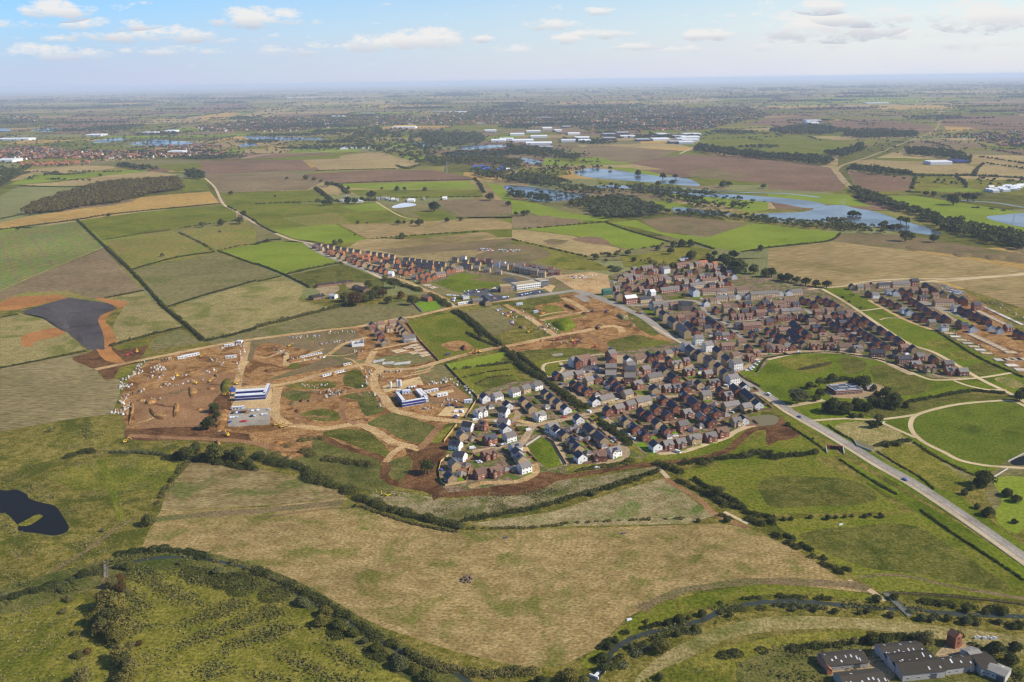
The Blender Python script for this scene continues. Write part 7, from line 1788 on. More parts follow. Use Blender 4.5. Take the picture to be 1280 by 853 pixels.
carpark('F7', [(150,205,180,195),(200,235,310,215),(280,300,290,330)], 7, ['white','silver','blue','red'], 14, .8)

# excavators
def exc(tile, x, y, m, rz, desc):
    px, py = tp(tile, x, y); r = link('excavator', None, None, at(px, py), rz)
    mb = MB(); mb.box(-1.4,1.4,-1.2,1.4,1.0,2.2,0,None,.15); mb.box(.1,1.2,-1.15,-.1,2.2,3.2,0,None,.12); link('body', mb.mesh('body', m), r)
    mb = MB(); mb.box(.25,1.24,-1.19,-.06,2.35,3.0); link('cab_window', mb.mesh('cab_window', M_GLASS), r)
    for sy in (-1.5,.9):
        mb = MB(); mb.extr([(-2.0,.45),(-1.7,.1),(1.7,.1),(2.0,.45),(1.7,.95),(-1.7,.95)], sy, sy+.6, 'y'); link('track', mb.mesh('track', M_BLK), r)
    mb = MB(); mb.tube((1.2,.3,1.9),(3.6,.3,4.6),.32,.24,6); mb.tube((3.6,.3,4.6),(5.8,.3,2.2),.24,.16,6); link('boom', mb.mesh('boom', m), r)
    mb = MB(); mb.extr([(5.5,2.3),(6.2,2.1),(6.3,1.3),(5.5,1.2),(5.3,1.7)], -.3, .9, 'y'); link('bucket', mb.mesh('bucket', M_DGRY), r)
    reg(r, desc, 'excavator', px, py, 'diggers on the building site')
for t, x, y, m, rz, d in (('F4',140,180,M_RED,.4,'red and orange digger'),('F4',225,150,M_YEL,1.9,'yellow digger'),('F4',870,412,M_YEL,.8,'yellow digger'),('F4',580,365,M_YEL,2.2,'yellow digger'),('F4',745,430,M_YEL,2.8,'yellow digger'),('F4',795,190,M_YEL,.2,'yellow digger'),
   ('F4',1105,435,M_YEL,1,'orange digger'),('F4',1000,530,M_YEL,0,'yellow digger'),('F6',1050,305,M_YEL,.3,'yellow digger'),('F6',1085,300,M_RED,.2,'red and orange digger'),('F6',1130,293,M_YEL,2.6,'yellow digger'),('F7',820,480,M_YEL,2,'yellow digger'),('F7',840,495,M_RED,.6,'red and orange digger'),('F7',880,482,M_DGRY,1,'dark digger'),('F7',690,458,M_RED,.2,'red and orange digger'),
   ('F7',1120,220,M_BLUE,.8,'dark blue digger'),('F7',995,212,M_DGRY,.3,'dark digger'),('F7',1040,355,M_DGRY,.2,'dark digger'),('F5',530,315,M_DGRY,.6,'dark digger'),('F5',580,240,M_YEL,.4,'yellow digger'),('F7',1020,530,M_RED,1.4,'red and orange digger'),('F7',430,400,M_YEL,.4,'yellow digger'),('C1',625,615,M_YEL,.4,'yellow digger'),('C1',1140,582,M_YEL,2.4,'yellow digger'),('C2',100,530,M_YEL,.2,'yellow digger'),('C2',130,540,M_YEL,.4,'yellow digger')):
    exc(t, x, y, m, rz, d)

# stacks of building materials
def stack_mesh(mat, seed):
    rr = random.Random(seed); mb = MB()
    w, d, h = rr.uniform(1.0,2.0), rr.uniform(.9,1.6), rr.uniform(.8,1.7)
    for i in (-1,0,1): mb.box(-w/2,w/2,i*d*.4-.08,i*d*.4+.08,0,.12,1)
    mb.box(-w/2,w/2,-d/2,d/2,.12,.15,1); mb.box(-w/2+.05,w/2-.05,-d/2+.05,d/2-.05,.15,h,0,None,.06)
    if rr.random() < .5: mb.box(-w/4,w/3,-d/3,d/4,h,h+.4,0,None,.05)
    return mb.mesh('material_stack', [mat, M_FENCEL])
M_GREYB = plain('grey_block_stack', (.42,.40,.37), .9, .2, .25); M_BUFFB = plain('buff_block_stack', (.46,.36,.22), .9, .2, .25); M_BRK = plain('red_brick_stack', (.33,.14,.09), .9, .2, .2); M_PLT = plain('timber_stack', (.48,.33,.15), .9, .2, .2); M_DRK = plain('dark_pipe_stack', (.10,.09,.09), .8)
M_BLUW = plain('pale_blue_wrap', (.40,.50,.68), .6)
M_STKW = plain('pale_block_stack', (.56,.53,.49), .85, .2, .3)
SM = {c: [stack_mesh(m, 5*i+j) for j in range(3)] for i, (c, m) in enumerate({'w': M_STKW, 'g': M_GREYB, 'b': M_BUFFB, 'r': M_BRK, 't': M_PLT, 'd': M_DRK, 'u': M_BLUW}.items())}
NST = 0; STK = []
def heap(tile, s, n, cols, where, big=1.0, smooth_line=True):
    """n stacks spread along a line of picture points"""
    global NST
    P = pts(s); rr = random.Random(len(s)*13+n)
    tot = [math.hypot(b[0]-a[0], b[1]-a[1]) for a, b in zip(P[:-1], P[1:])]; T = sum(tot)
    for i in range(n):
        t = (i+rr.uniform(.1,.9))/n*T; k = 0
        while k < len(tot)-1 and t > tot[k]: t -= tot[k]; k += 1
        a, b = P[k], P[k+1]; f = t/tot[k]
        px, py = tp(tile, a[0]+(b[0]-a[0])*f, a[1]+(b[1]-a[1])*f)
        p = at(px, py) + Vector((rr.uniform(-3.2,3.2), rr.uniform(-5,5), 0)); p.z = .1
        me, rz_, sc_ = rr.choice(SM[rr.choice(cols)]), rr.uniform(0,3.1), rr.uniform(.6,1.25)*big
        if i % 2: STK.append((me, p.copy(), rz_, sc_)); continue
        o = link('material_stack', me, None, p, rz_, sc_)
        reg(o, f'wrapped pallet stack {where}', 'pallet stack', px, py, f'pallet stacks {where}', True, fixed=f'wrapped pallet stack {where}'); NST += 1
heap('F4','270,240 200,340 250,330 110,390 80,470 180,440',52,'wwggbwg','in the long heap at the upper left site edge')
heap('F4','120,540 80,580 130,600 160,640 90,660 20,680 130,710',42,'wgwgbrw','in the long heap at the lower left site edge')
heap('F4','350,300 400,270 470,300 360,320 420,250',22,'wwwbu','in the white cluster under the dirt road bend')
heap('F4','330,390 380,360 440,350 430,390',12,'wgbd','in the cluster left of the yellow digger')
heap('F4','400,215 480,215 550,200',10,'wdtb','beside the three white tents')
heap('F4','420,450 550,440 680,420 790,405',16,'rgwb','in the thin row below the inner site road')
heap('F4','520,390 600,360 650,355',8,'gwb','beside the digger on the inner site road')
heap('F4','870,200 910,220 970,260',8,'ggw','by the grey slabs beside the thin hedge')
heap('F4','940,120 1050,95 1150,80 1160,110',12,'bgdw','in the top corner materials yard')
heap('F4','830,325 900,320 940,310',6,'wwg','at the fork of the inner site roads')
heap('F4','1110,300 1150,200 1165,90',12,'wrw','along the red and white barrier by the haul road')
heap('F4','190,510 270,490 230,505',7,'wgd','on the bare earth below the long heaps')
heap('F4','290,590 330,570 400,575 430,560',8,'wgb','round the curved spoil bank')
heap('F5','560,165 640,160 700,155 870,150',18,'wubud','along the upper dirt road')
heap('F5','910,118 1040,115 1200,105',12,'wtbg','at the right end of the upper dirt road')
heap('F5','850,215 960,205 1080,190',14,'wugd','on the bank above the curved site road')
heap('F5','740,355 860,340 960,320',10,'wgd','along the curved site road')
heap('F5','430,255 470,290 520,280',7,'wgd','in the middle of the bare upper plot')
heap('F5','610,345 670,335',5,'gb','at the start of the grey containers')
heap('F5','650,600 740,580 860,600 970,570',16,'wgrb','on the grass beside the main site road')
heap('F5','860,650 930,630 1050,650 900,690 980,670',36,'gwbgrd','in the dense heap among the tracks')
heap('F6','120,450 180,480 130,500 160,560 80,590',18,'wgb','left of the haul road fork')
heap('F6','150,640 230,670 250,710 270,790',12,'gbwd','along the haul road above the compound')
heap('F6','240,510 330,470 450,455',14,'gdwb','below the new foundations')
heap('F6','700,570 790,560 850,530 900,520',22,'wgwb','at the top of the materials yard')
heap('F6','920,560 980,600 1040,640 1080,690',20,'wwgd','along the fence of the materials yard')
heap('F6','790,720 880,715 950,720 780,750 740,790',16,'wdgb','above the striped car park')
heap('F6','620,780 700,790 660,800',8,'rgb','below the square compound')
heap('F6','60,200 40,300 90,290',10,'gbd','beside the white block shell')
heap('F7','270,240 320,260 280,320',14,'wrgb','in the yard below the school road')
heap('F7','370,210 480,310 600,410',18,'wgg','along the sandy side road kerb')
heap('F7','560,300 690,410',10,'wg','along the opposite sandy road kerb')
heap('F7','620,510 700,490 900,500 830,520',10,'gbr','round the diggers in the red earth')
heap('F1','690,120 760,140 820,150',10,'wwu','at the white yard behind the right estate')
heap('F1','1000,240 1090,230 1150,290 1270,340',18,'wgrb','along the right edge of the farthest building plots')
heap('F1','760,440 880,500 1000,570',12,'wbt','at the near edge of the right building plots')
heap('F2','780,390 860,410 940,420 1000,440',12,'wbt','at the near end of the orange terraces')
heap('F2','1090,490 1190,500 1230,520',8,'wbt','by the sandy compound below the terraces')
heap('E6','20,330 90,340 60,360 130,340',12,'wub','on the sandy plots left of the estate')
heap('M3','200,600 330,630 430,610 480,600',16,'wbtg','on the sandy ground by the estate junction')

mb = MB(); mats_ = []
for me, p, rz_, sc_ in STK:
    M = Matrix.Translation(p) @ Matrix.Rotation(rz_, 4, 'Z') @ Matrix.Scale(sc_, 4); o0 = len(mb.V)
    ids = []
    for m in me.materials:
        if m not in mats_: mats_.append(m)
        ids.append(mats_.index(m))
    for v in me.vertices: mb.V.append(tuple(M @ v.co))
    for f in me.polygons: mb.F.append([o0+q for q in f.vertices]); mb.M.append(ids[f.material_index])
o = stuff(link('loose_building_materials', mb.mesh('loose_building_materials', mats_))); o['label'] = 'loose packs of building materials strewn among the pallet stacks of the site'; o['category'] = 'building materials'

# new foundations: slabs with low block walls
FNDM = {}; M_SLABP = plain('pale_slab', (.50,.42,.31), .9, .2, .3)
def slab(tile, x, y, ang_pts, l, w, where, mat='y'):
    px, py = tp(tile, x, y); a = roadang(tile, *ang_pts)
    k = (round(l), round(w), mat)
    if k not in FNDM:
        mb = MB(); mb.box(-l/2+.3,l/2-.3,-w/2+.3,w/2-.3,0,.45,0)
        for q in ((-l/2,l/2,-w/2,-w/2+.28),(-l/2,l/2,w/2-.28,w/2),(-l/2,-l/2+.28,-w/2+.28,w/2-.28),(l/2-.28,l/2,-w/2+.28,w/2-.28)): mb.box(*q,0,.7,1)
        FNDM[k] = mb.mesh('foundation', [{'y': G['sandy'], 'c': M_CONC, 'w': M_SLABP}[mat], M_GREYB])
    o = link('foundation', FNDM[k], None, at(px, py), a)
    reg(o, '', 'foundation', px, py, f'foundations {where}', fixed=f'pale house foundation slab {where}')
for x, y, l, w in ((420,278,15,9),(495,248,10,6),(550,228,11,5),(580,248,12,5),(600,270,13,5),(547,297,9,8),(635,297,12,5),(650,318,12,5)): slab('F6', x, y, ((380,285),(465,265)), l, w, 'in the plot right of the half built houses')
for i in range(4): slab('F6', 205+i*22, 375-i*4, ((200,390),(240,340)), 9, 3, 'in the thin rows by the haul road fork', 'c')
for i in range(5): slab('F6', 390+i*28, 395-i*3, ((385,400),(420,360)), 9, 3.4, 'in the front row below the dark trench', 'c')
for i in range(4): slab('F6', 285+i*24, 390-i*2, ((280,400),(310,350)), 9, 3.4, 'in the second row below the dark trench', 'c')
for i in range(9): slab('F1', 900+i*28, 458+i*13, ((890,450),(930,470)), 9, 8, 'in the long diagonal row of the right building site')
for i in range(10): slab('F1', 955+i*22, 290+i*11, ((950,285),(1000,312)), 9, 7, 'in the far diagonal row behind the red terraces')
for i in range(10): slab('F1', 1000+i*28, 262+i*13, ((1000,262),(1050,285)), 9, 5, 'in the farthest diagonal row by the stubble field', 'w')
for i in range(7): slab('F1', 735+i*45, 448+i*24, ((730,450),(790,452)), 11, 8, 'along the near hedge of the right building site', 'w' if i % 2 else 'y')
for x, y, m in ((1105,640,'w'),(1165,640,'y'),(1215,635,'y'),(1265,635,'y'),(1190,680,'w'),(1255,712,'w'),(1180,585,'y')): slab('F1', x, y, ((1100,640),(1160,640)), 12, 9, 'at the nearest corner of the right building site', m)
for x, y in ((95,405),(150,425),(420,560)): slab('F3', x, y, ((80,410),(130,400)), 12, 9, 'beside the orange terraces')
# white block shells and scaffolding
def shell(tile, x, y, l, w, label):
    px, py = tp(tile, x, y); p = at(px, py, 2); p.z = 0
    mb = MB()
    for q in ((-l/2,l/2,-w/2,-w/2+.3),(-l/2,l/2,w/2-.3,w/2),(-l/2,-l/2+.3,-w/2+.3,w/2-.3),(l/2-.3,l/2,-w/2+.3,w/2-.3),(-.15,.15,-w/2+.3,w/2-.3)): mb.box(*q,0,RN.uniform(3.6,5.2))
    mb.extr([(-w/2,5.1),(w/2,5.1),(0,8)], l/2-.28, l/2); mb.extr([(-w/2,5.1),(w/2,5.1),(0,8)], -l/2, -l/2+.28)
    reg(link('house_shell', mb.mesh('house_shell', M_WHST), None, p, .35), '', 'house shell', px, py, 'unfinished houses', fixed=label)
shell('F6', 48, 215, 14, 9, 'unfinished white block shell beside the dark bank on the building site')
shell('F3', 440, 510, 9, 8, 'unfinished white shell at the sales compound by the school road')
SCAFM = plain('scaffold_tubes_boards', (.30,.24,.17), .8)
def scaffold(tile, x, y, l, w, h, rz):
    px, py = tp(tile, x, y); p = at(px, py, 4); p.z = 0; mb = MB()
    for sx in range(int(l/2)+1):
        for sy in (-1,1): mb.tube((-l/2+sx*2,sy*w/2,0),(-l/2+sx*2,sy*w/2,h),.07,.07,4)
    for z in (2,4,6):
        if z > h: break
        for sy in (-1,1): mb.box(-l/2,l/2,sy*w/2-.5,sy*w/2+.2,z,z+.1); mb.tube((-l/2,sy*w/2,z+1),(l/2,sy*w/2,z+1),.05,.05,4)
        for sx in (-1,1): mb.box(sx*l/2-.3,sx*l/2+.3,-w/2,w/2,z+.11,z+.2)
    reg(link('scaffold', mb.mesh('scaffold', SCAFM), None, p, rz), 'brown scaffold round a half built house', 'scaffold', px, py, 'scaffolds')
for t, x, y, rz in (('F6',180,52,-.95),('F6',230,112,-.95),('F6',285,202,-.95),('F6',440,8,-.95),('F6',507,164,.3)): scaffold(t, x, y, 12, 10.5, 6.4, rz)
g = MB(); g.box(-7,7,-4.5,4.5,0,6.5,0,None,.1); g.extr([(-4.6,6.5),(4.6,6.5),(0,9)],-7,7)
reg(link('sheeted_house', g.mesh('sheeted_house', plain('green_netting',(.045,.12,.085),.8)), None, at(*tp('F7',1130,60)), .2), '', 'house', *tp('F7',1130,45), fixed='half built house wrapped in dark green netting by the junction')
# silos by the compound, blue tank
for x, lab in ((405,'left'),(430,'right')):
    mb = MB(); mb.tube((0,0,2),(0,0,8),1.4,1.4,14); mb.tube((0,0,.8),(0,0,2),.4,1.4,14); mb.tube((0,0,8),(0,0,8.6),1.4,.3,14)
    for a in range(4): mb.tube((1.2*math.cos(a*1.57),1.2*math.sin(a*1.57),0),(1.2*math.cos(a*1.57),1.2*math.sin(a*1.57),2.4),.1,.1,5)
    reg(link('mortar_silo', mb.mesh('mortar_silo', M_WHST), None, at(*tp('F6',x,605))), '', 'silo', *tp('F6',x,590), 'silos', fixed=f'{lab} white mortar silo of the pair above the square compound')
mb = MB(); mb.tube((0,0,2),(0,0,7),1.3,1.3,14); mb.tube((0,0,.8),(0,0,2),.4,1.3,14); mb.tube((0,0,7),(0,0,7.5),1.3,.3,14)
reg(link('mortar_silo', mb.mesh('mortar_silo', M_WHST), None, at(*tp('F6',346,612))), '', 'silo', *tp('F6',346,600), 'silos', fixed='single white mortar silo left of the silo pair')
mb = MB(); mb.box(-2.4,2.4,-2,2,0,3.6,0,None,.3); mb.tube((0,0,3.6),(0,0,4.6),1.2,.9,10)
reg(link('blue_tank', mb.mesh('blue_tank', M_BLUEB), None, at(*tp('F4',1078,495)), .3), '', 'tank', *tp('F4',1078,482), fixed='bright blue tank left of the stacked site offices')
# spoil mounds
def mound(tile, s, h, mat, label, cat='mound'):
    P = [at(*tp(tile, x, y)) for x, y in pts(s)]; P = smooth([(p.x, p.y) for p in P], True, 5)
    c = (sum(p[0] for p in P)/len(P), sum(p[1] for p in P)/len(P)); V = []; n = len(P)
    for k, (f, z) in enumerate(((1,.0),(.82,.45),(.6,.85),(.3,1.0))):
        for p in P: V.append(((p[0]-c[0])*f+RN.uniform(-.25,.25), (p[1]-c[1])*f+RN.uniform(-.25,.25), z*h*RN.uniform(.88,1.08) if k else -.1))
    V.append((0,0,h*1.02)); Fq = []
    for k in range(3): Fq += [[k*n+i, k*n+(i+1)%n, (k+1)*n+(i+1)%n, (k+1)*n+i] for i in range(n)]
    Fq += [[3*n+i, 3*n+(i+1)%n, 4*n] for i in range(n)]
    me = npmesh('earth_mound', V, Fq, mat, None, True); me.validate()
    o = link('earth_mound', me, None, (c[0], c[1], .02)); reg(o, f'small {RN.choice(["brown","dark"])} spoil heap' if not label else '', cat, *tp(tile, *pts(s)[0]), None if label else 'spoil heaps', fixed=label)
mound('F7','635,310 740,278 820,290 850,340 800,380 740,390 680,360',4.5,G['park'],'grassed green mound in the bare building plots')
mound('F7','760,150 850,190 840,205 750,165',3,G['dirtdk'],'long dark spoil mound in the green plot')
mound('F6','975,240 1010,240 1020,270 985,275',3.5,G['dirtdk'],'dark spoil mound on the green field edge')
mound('F4','330,640 400,690 480,745 400,740 340,690',2.2,G['dirt'],'brown curved spoil bank in the bare earth')
mound('F4','290,590 360,560 400,580 330,620',2.4,G['dirt'],'small orange spoil ring in the bare earth')
mound('F4','690,450 760,480 750,510 700,560 680,500',1.7,G['dirt'],'brown spoil ridge in the middle of the site')
mound('F4','560,600 600,600 580,720 540,725',1.7,G['dirt'],'brown spoil strip left of the site trees')
mound('F4','180,570 200,640 180,720 150,800 165,680',1.9,G['dirt'],'long brown bank at the left site edge')
mound('F7','1210,245 1280,240 1330,280 1270,290',3.5,G['bankpale'],'pale rubble mound near the roundabout')
mound('F4','970,440 1010,380 1060,400 1030,500 975,500',2.6,G['olive2'],'grassy bank between the inner site roads')
mound('F4','920,700 1000,650 1040,690 990,830 930,850',2.4,G['dirt'],'broad brown bank beside the cabin car park')
for i in range(34):
    bx = RN.choice([(165,460,300,535),(300,440,450,475),(350,490,440,530),(630,390,800,435),(270,550,380,575)])
    x, y = RN.uniform(bx[0], bx[2]), RN.uniform(bx[1], bx[3]); w_, h_ = RN.uniform(2.5,7), RN.uniform(1,2.4); k_ = RN.uniform(-.8,.8)
    mound('P', ' '.join('%.1f,%.1f' % (x+w_*math.cos(a)+k_*h_*math.sin(a), y+h_*math.sin(a)*RN.uniform(.7,1.2)) for a in (0,1.05,2.1,3.15,4.2,5.25)), RN.uniform(1,2.4), G[RN.choice(['dirt','dirtdk','dirtrd','mud'])], None)
mound('M4','690,430 760,430 830,445 800,458 700,450',1.6,G['mud'],'long low heap at the quarry by the tree belt')
mound('M4','1085,480 1160,470 1190,500 1100,500',2.4,G['mud'],'low heap right of the quarry')
mound('M1','110,770 200,742 330,800 350,860 300,850 180,775',1.6,G['black'],'dark curved ridge on the black earthworks')
mound('M4','920,470 990,460 1020,480 960,488',1.6,G['mud'],'low earth mound at the middle of the quarry')
# chevrons of yellow flowers along the drain
tufts('yellow_flowers', [('B2','450,25 480,35 560,60 605,62 600,70 550,68 470,45')], .9, .9, .8, plain('yellow_blossom',(.60,.46,.02),.9), 'strip of yellow flowers beside the drain below the building site')
# ------------------------------------------------------------------ labels: which one is it, by the landmark it stands nearest
LM = [
(552,575,'at the left edge of the nearest cul-de-sac'),(565,600,'at the lowest corner of the nearest cul-de-sac'),(605,590,'at the front of the nearest cul-de-sac'),(610,562,'in the middle of the nearest cul-de-sac'),
(590,530,'by the haul road entering the estate'),(640,540,'left of the triangular green'),(655,580,'below the triangular green'),(625,500,'by the hoarding of the sandy car park'),(660,490,'under the ringed paddock'),(700,505,'beside the clipped footpath hedge'),
(690,540,'above the triangular green'),(715,545,'on the crescent by the broad hedge'),(735,550,'at the footpath bend'),(720,570,'right of the triangular green'),(765,565,'at the white gabled corner'),
(700,470,'by the loop path'),(725,455,'by the tall white flats'),(765,450,'on the street of tall townhouses'),(800,445,'along the top estate road'),(730,480,'in the middle of the hedge estate'),(770,490,'by the small square green'),(745,505,'along the sandy through road'),
(805,505,'below the square green'),(790,530,'behind the front crescent'),(820,550,'at the left of the front crescent'),(860,560,'along the front crescent'),(890,545,'at the bend of the front crescent'),(920,525,'by the silty pond'),(870,525,'inside the front crescent'),
(850,500,'on the lower through road'),(850,470,'in the middle courts'),(830,445,'at the top of the middle courts'),(880,450,'along the main road frontage'),(905,470,'at the bend of the main road'),(935,455,'by the park car park'),(940,490,'by the park entrance junction'),(925,500,'above the silty pond'),
(785,330,'at the top left corner of the estate'),(815,335,'in the upper left rows'),(775,365,'by the estate junction'),(800,375,'by the white roofed flats'),(835,365,'by the oval play green'),(850,385,'on the tall corner terrace'),(880,370,'by the long white ended terrace'),(880,345,'in the upper middle rows'),(885,330,'by the old orange farmhouse'),(910,345,'in the upper right rows'),
(870,400,'in the upper courts'),(900,395,'on the central street'),(930,400,'in the central rows'),(870,415,'behind the main road terrace'),(900,425,'in the central courts'),(945,385,'under the top terraces'),(980,375,'by the row of big trees'),(960,410,'in the eastern courts'),(985,425,'in the dense eastern rows'),(960,435,'at the park frontage start'),
(1020,430,'on the park frontage'),(1000,400,'in the upper eastern rows'),(1030,385,'by the park strip corner'),(1045,405,'in the north east rows'),(1060,420,'in the far east rows'),(1090,405,'along the park strip'),(1115,420,'at the lower park strip'),(1090,440,'at the park frontage end'),(1140,440,'on the last cul-de-sac'),(1170,455,'at the tip of the last cul-de-sac'),(1200,462,'at the lower path crossing'),
(1075,360,'at the corner of the right estate'),(1120,355,'along the top of the right estate'),(1105,380,'beside the right park strip'),(1140,390,'in the middle of the right estate'),(1160,375,'by the white yard of the right estate'),(1200,390,'on the red terraces of the right estate'),(1190,410,'at the unfinished edge of the right estate'),(1250,415,'at the far right building site'),(1135,400,'on the lower right estate row'),
(410,312,'at the left tip of the orange terraces'),(440,325,'in the left orange terraces'),(470,335,'in the middle orange terraces'),(510,345,'in the right orange terraces'),(535,345,'by the school field corner'),(545,325,'behind the school field'),(590,330,'at the top of the school field'),(620,338,'right of the school field'),(660,338,'on the tall terrace beyond the school'),(690,342,'at the end of the tall terrace'),(600,365,'by the school car park'),(660,360,'in front of the school'),
(470,410,'in the half built cluster'),(510,420,'at the edge of the half built cluster'),(560,450,'at the red track crossing'),(500,450,'by the haul road fork'),(520,495,'by the square compound'),(575,490,'at the striped sandy car park'),(460,480,'above the haul road bend'),(400,490,'among the rubble tracks'),(400,450,'on the curved site road'),(350,450,'on the bare upper plot'),(320,490,'by the stacked offices'),(320,520,'at the office car park'),(280,500,'by the site trees'),(250,470,'in the middle of the dirt site'),(200,470,'at the left of the dirt site'),(180,500,'at the far left heaps'),(165,445,'by the upper left spoil'),(280,440,'in the top materials yard'),(240,450,'by the three white tents'),(200,550,'at the lower left site corner'),(290,550,'at the lower site edge'),(350,540,'below the office car park'),
(630,420,'by the double hedge field'),(700,420,'in the red earth plots'),(740,400,'near the roundabout'),(760,430,'by the round earth ring'),(640,390,'by the sandy side road'),(690,380,'on the green plot'),
(530,580,'beside the lone oak'),(430,590,'in the scrub below the haul road'),(350,580,'on the scrubby site hedge'),(250,565,'at the meadow hedge'),(180,645,'by the farm track'),(30,640,'by the dark pond'),(100,600,'in the left rough meadow'),(130,700,'by the timber bridge'),(140,760,'in the left copse'),(90,830,'at the lower left corner'),(140,830,'at the foot of the left copse'),(250,690,'by the upper left river'),(380,745,'on the left river bank'),(420,770,'in the middle of the left river bank'),(480,800,'lower on the left river bank'),(540,830,'at the foot of the left river'),(450,625,'at the tip of the foreground field'),(580,660,'above the harvested field'),(700,620,'beside the triangle field'),(830,610,'by the stone track'),(880,600,'above the stone track'),(930,660,'at the track corner'),(700,840,'at the bottom of the harvested field'),(760,830,'by the white weir'),(800,790,'at the river bend'),(860,770,'on the upper river bend'),(930,760,'along the upper river'),(1000,700,'on the diagonal field hedge'),(1050,650,'between the two grass fields'),(1010,570,'by the upper grass field'),(1110,750,'by the green footbridge'),(1170,765,'right of the footbridge'),(1250,775,'at the right end of the river'),(1090,795,'behind the barns'),(1150,795,'behind the largest barn'),(1230,810,'right of the brick tower'),(1270,830,'at the lower right corner'),
(1050,585,'by the underpass'),(1120,560,'in the mown enclosure'),(1140,550,'beside the mown enclosure'),(1095,520,'at the path fork'),(1230,590,'below the oval'),(1270,620,'by the bright right lawn'),(1010,490,'left of the park building'),(1060,475,'behind the park building'),(1110,495,'right of the park building'),(1050,510,'in front of the park building'),(1170,490,'along the oval hedge'),(1275,490,'at the right path junction'),(1020,460,'in the reedy park hollow'),(975,530,'beside the brown plot'),
(1000,340,'by the row of big estate trees'),(920,320,'at the big trees above the estate'),(850,305,'by the square tree clump'),(790,310,'in the rough pasture'),(760,320,'in the pasture thicket'),(720,285,'on the lime green fields'),(880,310,'on the bright right field'),(1030,300,'at the quarry edge'),(700,240,'by the dark blue lake'),(780,225,'by the upper lake'),(880,235,'by the river channels'),(760,255,'by the grey plantation'),(1070,270,'on the long lake islands'),(1130,280,'at the right end of the long lake'),(1040,245,'on the bright lake meadow'),(1190,245,'by the far right meadows'),(1130,225,'below the tan valley fields'),(1230,260,'by the right lake'),(1100,190,'by the railway bend'),
(640,260,'by the lake pasture'),(560,275,'on the brown middle fields'),(500,250,'by the stable yard'),(520,235,'on the long green fields'),(440,245,'at the lane farm'),(400,230,'on the left tree hedge'),(430,300,'on the bright sports field'),(500,295,'along the stubble edge'),(450,370,'in the old farm'),(500,370,'right of the old farm'),(540,375,'by the green garden'),(400,390,'below the straw field'),(360,340,'round the vivid green field'),(300,260,'along the lane bend'),(290,285,'by the lane trees'),(230,290,'in the long green pasture'),(200,320,'in the reddish pasture'),(130,290,'beside the drilled field'),(180,350,'beside the brown field'),(220,390,'beside the straw field'),(60,280,'along the gold field'),(200,230,'at the end of the autumn wood'),(60,235,'left of the autumn wood'),(60,450,'beside the black earthworks'),(190,415,'by the topsoil strip'),(270,425,'at the site top hedge'),(20,395,'left of the black earthworks'),
(440,200,'above the red brown fields'),(550,165,'in the left industrial rows'),(620,165,'in the middle industrial rows'),(680,175,'by the business park lakes'),(750,165,'in the business park'),(800,170,'in the right industrial rows'),(850,172,'at the right end of the business park'),(510,158,'by the yellow warehouse'),(560,140,'in the far town'),(610,208,'in the blue scrapyard'),(700,140,'beyond the far town'),(20,175,'at the left lakes'),(20,198,'at the left town edge'),(380,122,'on the left horizon'),(445,120,'on the middle horizon'),(200,165,'at the far left lakes'),(1090,125,'on the right horizon'),(1180,200,'by the tan right fields'),(1250,235,'at the white farm'),(1010,150,'in the right park woods'),
]
ORD = ['', 'first', 'second', 'third', 'fourth', 'fifth', 'sixth', 'seventh', 'eighth', 'ninth', 'tenth', 'eleventh', 'twelfth', 'thirteenth', 'fourteenth', 'fifteenth', 'sixteenth', 'seventeenth', 'eighteenth', 'nineteenth', 'twentieth']
cells = {}
for o, desc, px, py, sh in REG:
    k = min(range(len(LM)), key=lambda i: (LM[i][0]-px)**2 + (1.7*(LM[i][1]-py))**2)
    cells.setdefault((desc, k), []).append((px, o))
for (desc, k), L in cells.items():
    L.sort(key=lambda q: q[0]); n = len(L); where = LM[k][2]
    for i, (px, o) in enumerate(L):
        if n == 1: o['label'] = f'{desc} {where}'
        elif n == 2: o['label'] = f'{("left","right")[i]} {desc} {where}'
        elif i == n-1 and n > 2: o['label'] = f'rightmost {desc} {where}'
        elif i == 0: o['label'] = f'leftmost {desc} {where}'
        else: o['label'] = f'{desc} {where}, {ORD[min(i+1,20)]} from left'

for o, *_ in REG:
    if len(o['label'].split()) > 16: o['label'] = o['label'].replace(' row house', ' terrace').replace(' with ', ', ', 1).replace('three storey ', 'tall ')
    if len(o['label'].split()) > 16: o['label'] = ' '.join(o['label'].replace(' on the ', ' on ').replace(' of the ', ' of ').replace(' at the ', ' at ').replace(' in the ', ' in ').split()[:16])
# ------------------------------------------------------------------ haze, sky, sun, camera
hz = MB(); hz.box(-95000, 95000, -3500, 112000, -1.0, 305.0)
HM = bpy.data.materials.new('haze_air'); HM.use_nodes = True; nt = HM.node_tree; nt.nodes.clear()
out = nt.nodes.new('ShaderNodeOutputMaterial'); pv = nt.nodes.new('ShaderNodeVolumePrincipled')
pv.inputs['Color'].default_value = (.72,.82,1.0,1); pv.inputs['Density'].default_value = HAZE_D
pv.inputs['Anisotropy'].default_value = .05
nt.links.new(pv.outputs[0], out.inputs['Volume'])
hob = link('haze', hz.mesh('haze', HM)); stuff(hob); hob['label'] = 'thin blue haze of the distant air'; hob['category'] = 'haze'

w = bpy.data.worlds.new('World'); sc.world = w; w.use_nodes = True; nt = w.node_tree; N, L = nt.nodes, nt.links
bg = N['Background']; sky = N.new('ShaderNodeTexSky'); sky.sky_type = 'NISHITA'; sky.sun_disc = False
sky.sun_elevation = SUN_EL; sky.sun_rotation = math.pi/2 - SUN_AZ; sky.altitude = 100; sky.air_density = 1.0; sky.dust_density = 0.25; sky.ozone_density = 1.2
bg.inputs['Strength'].default_value = SKY_S
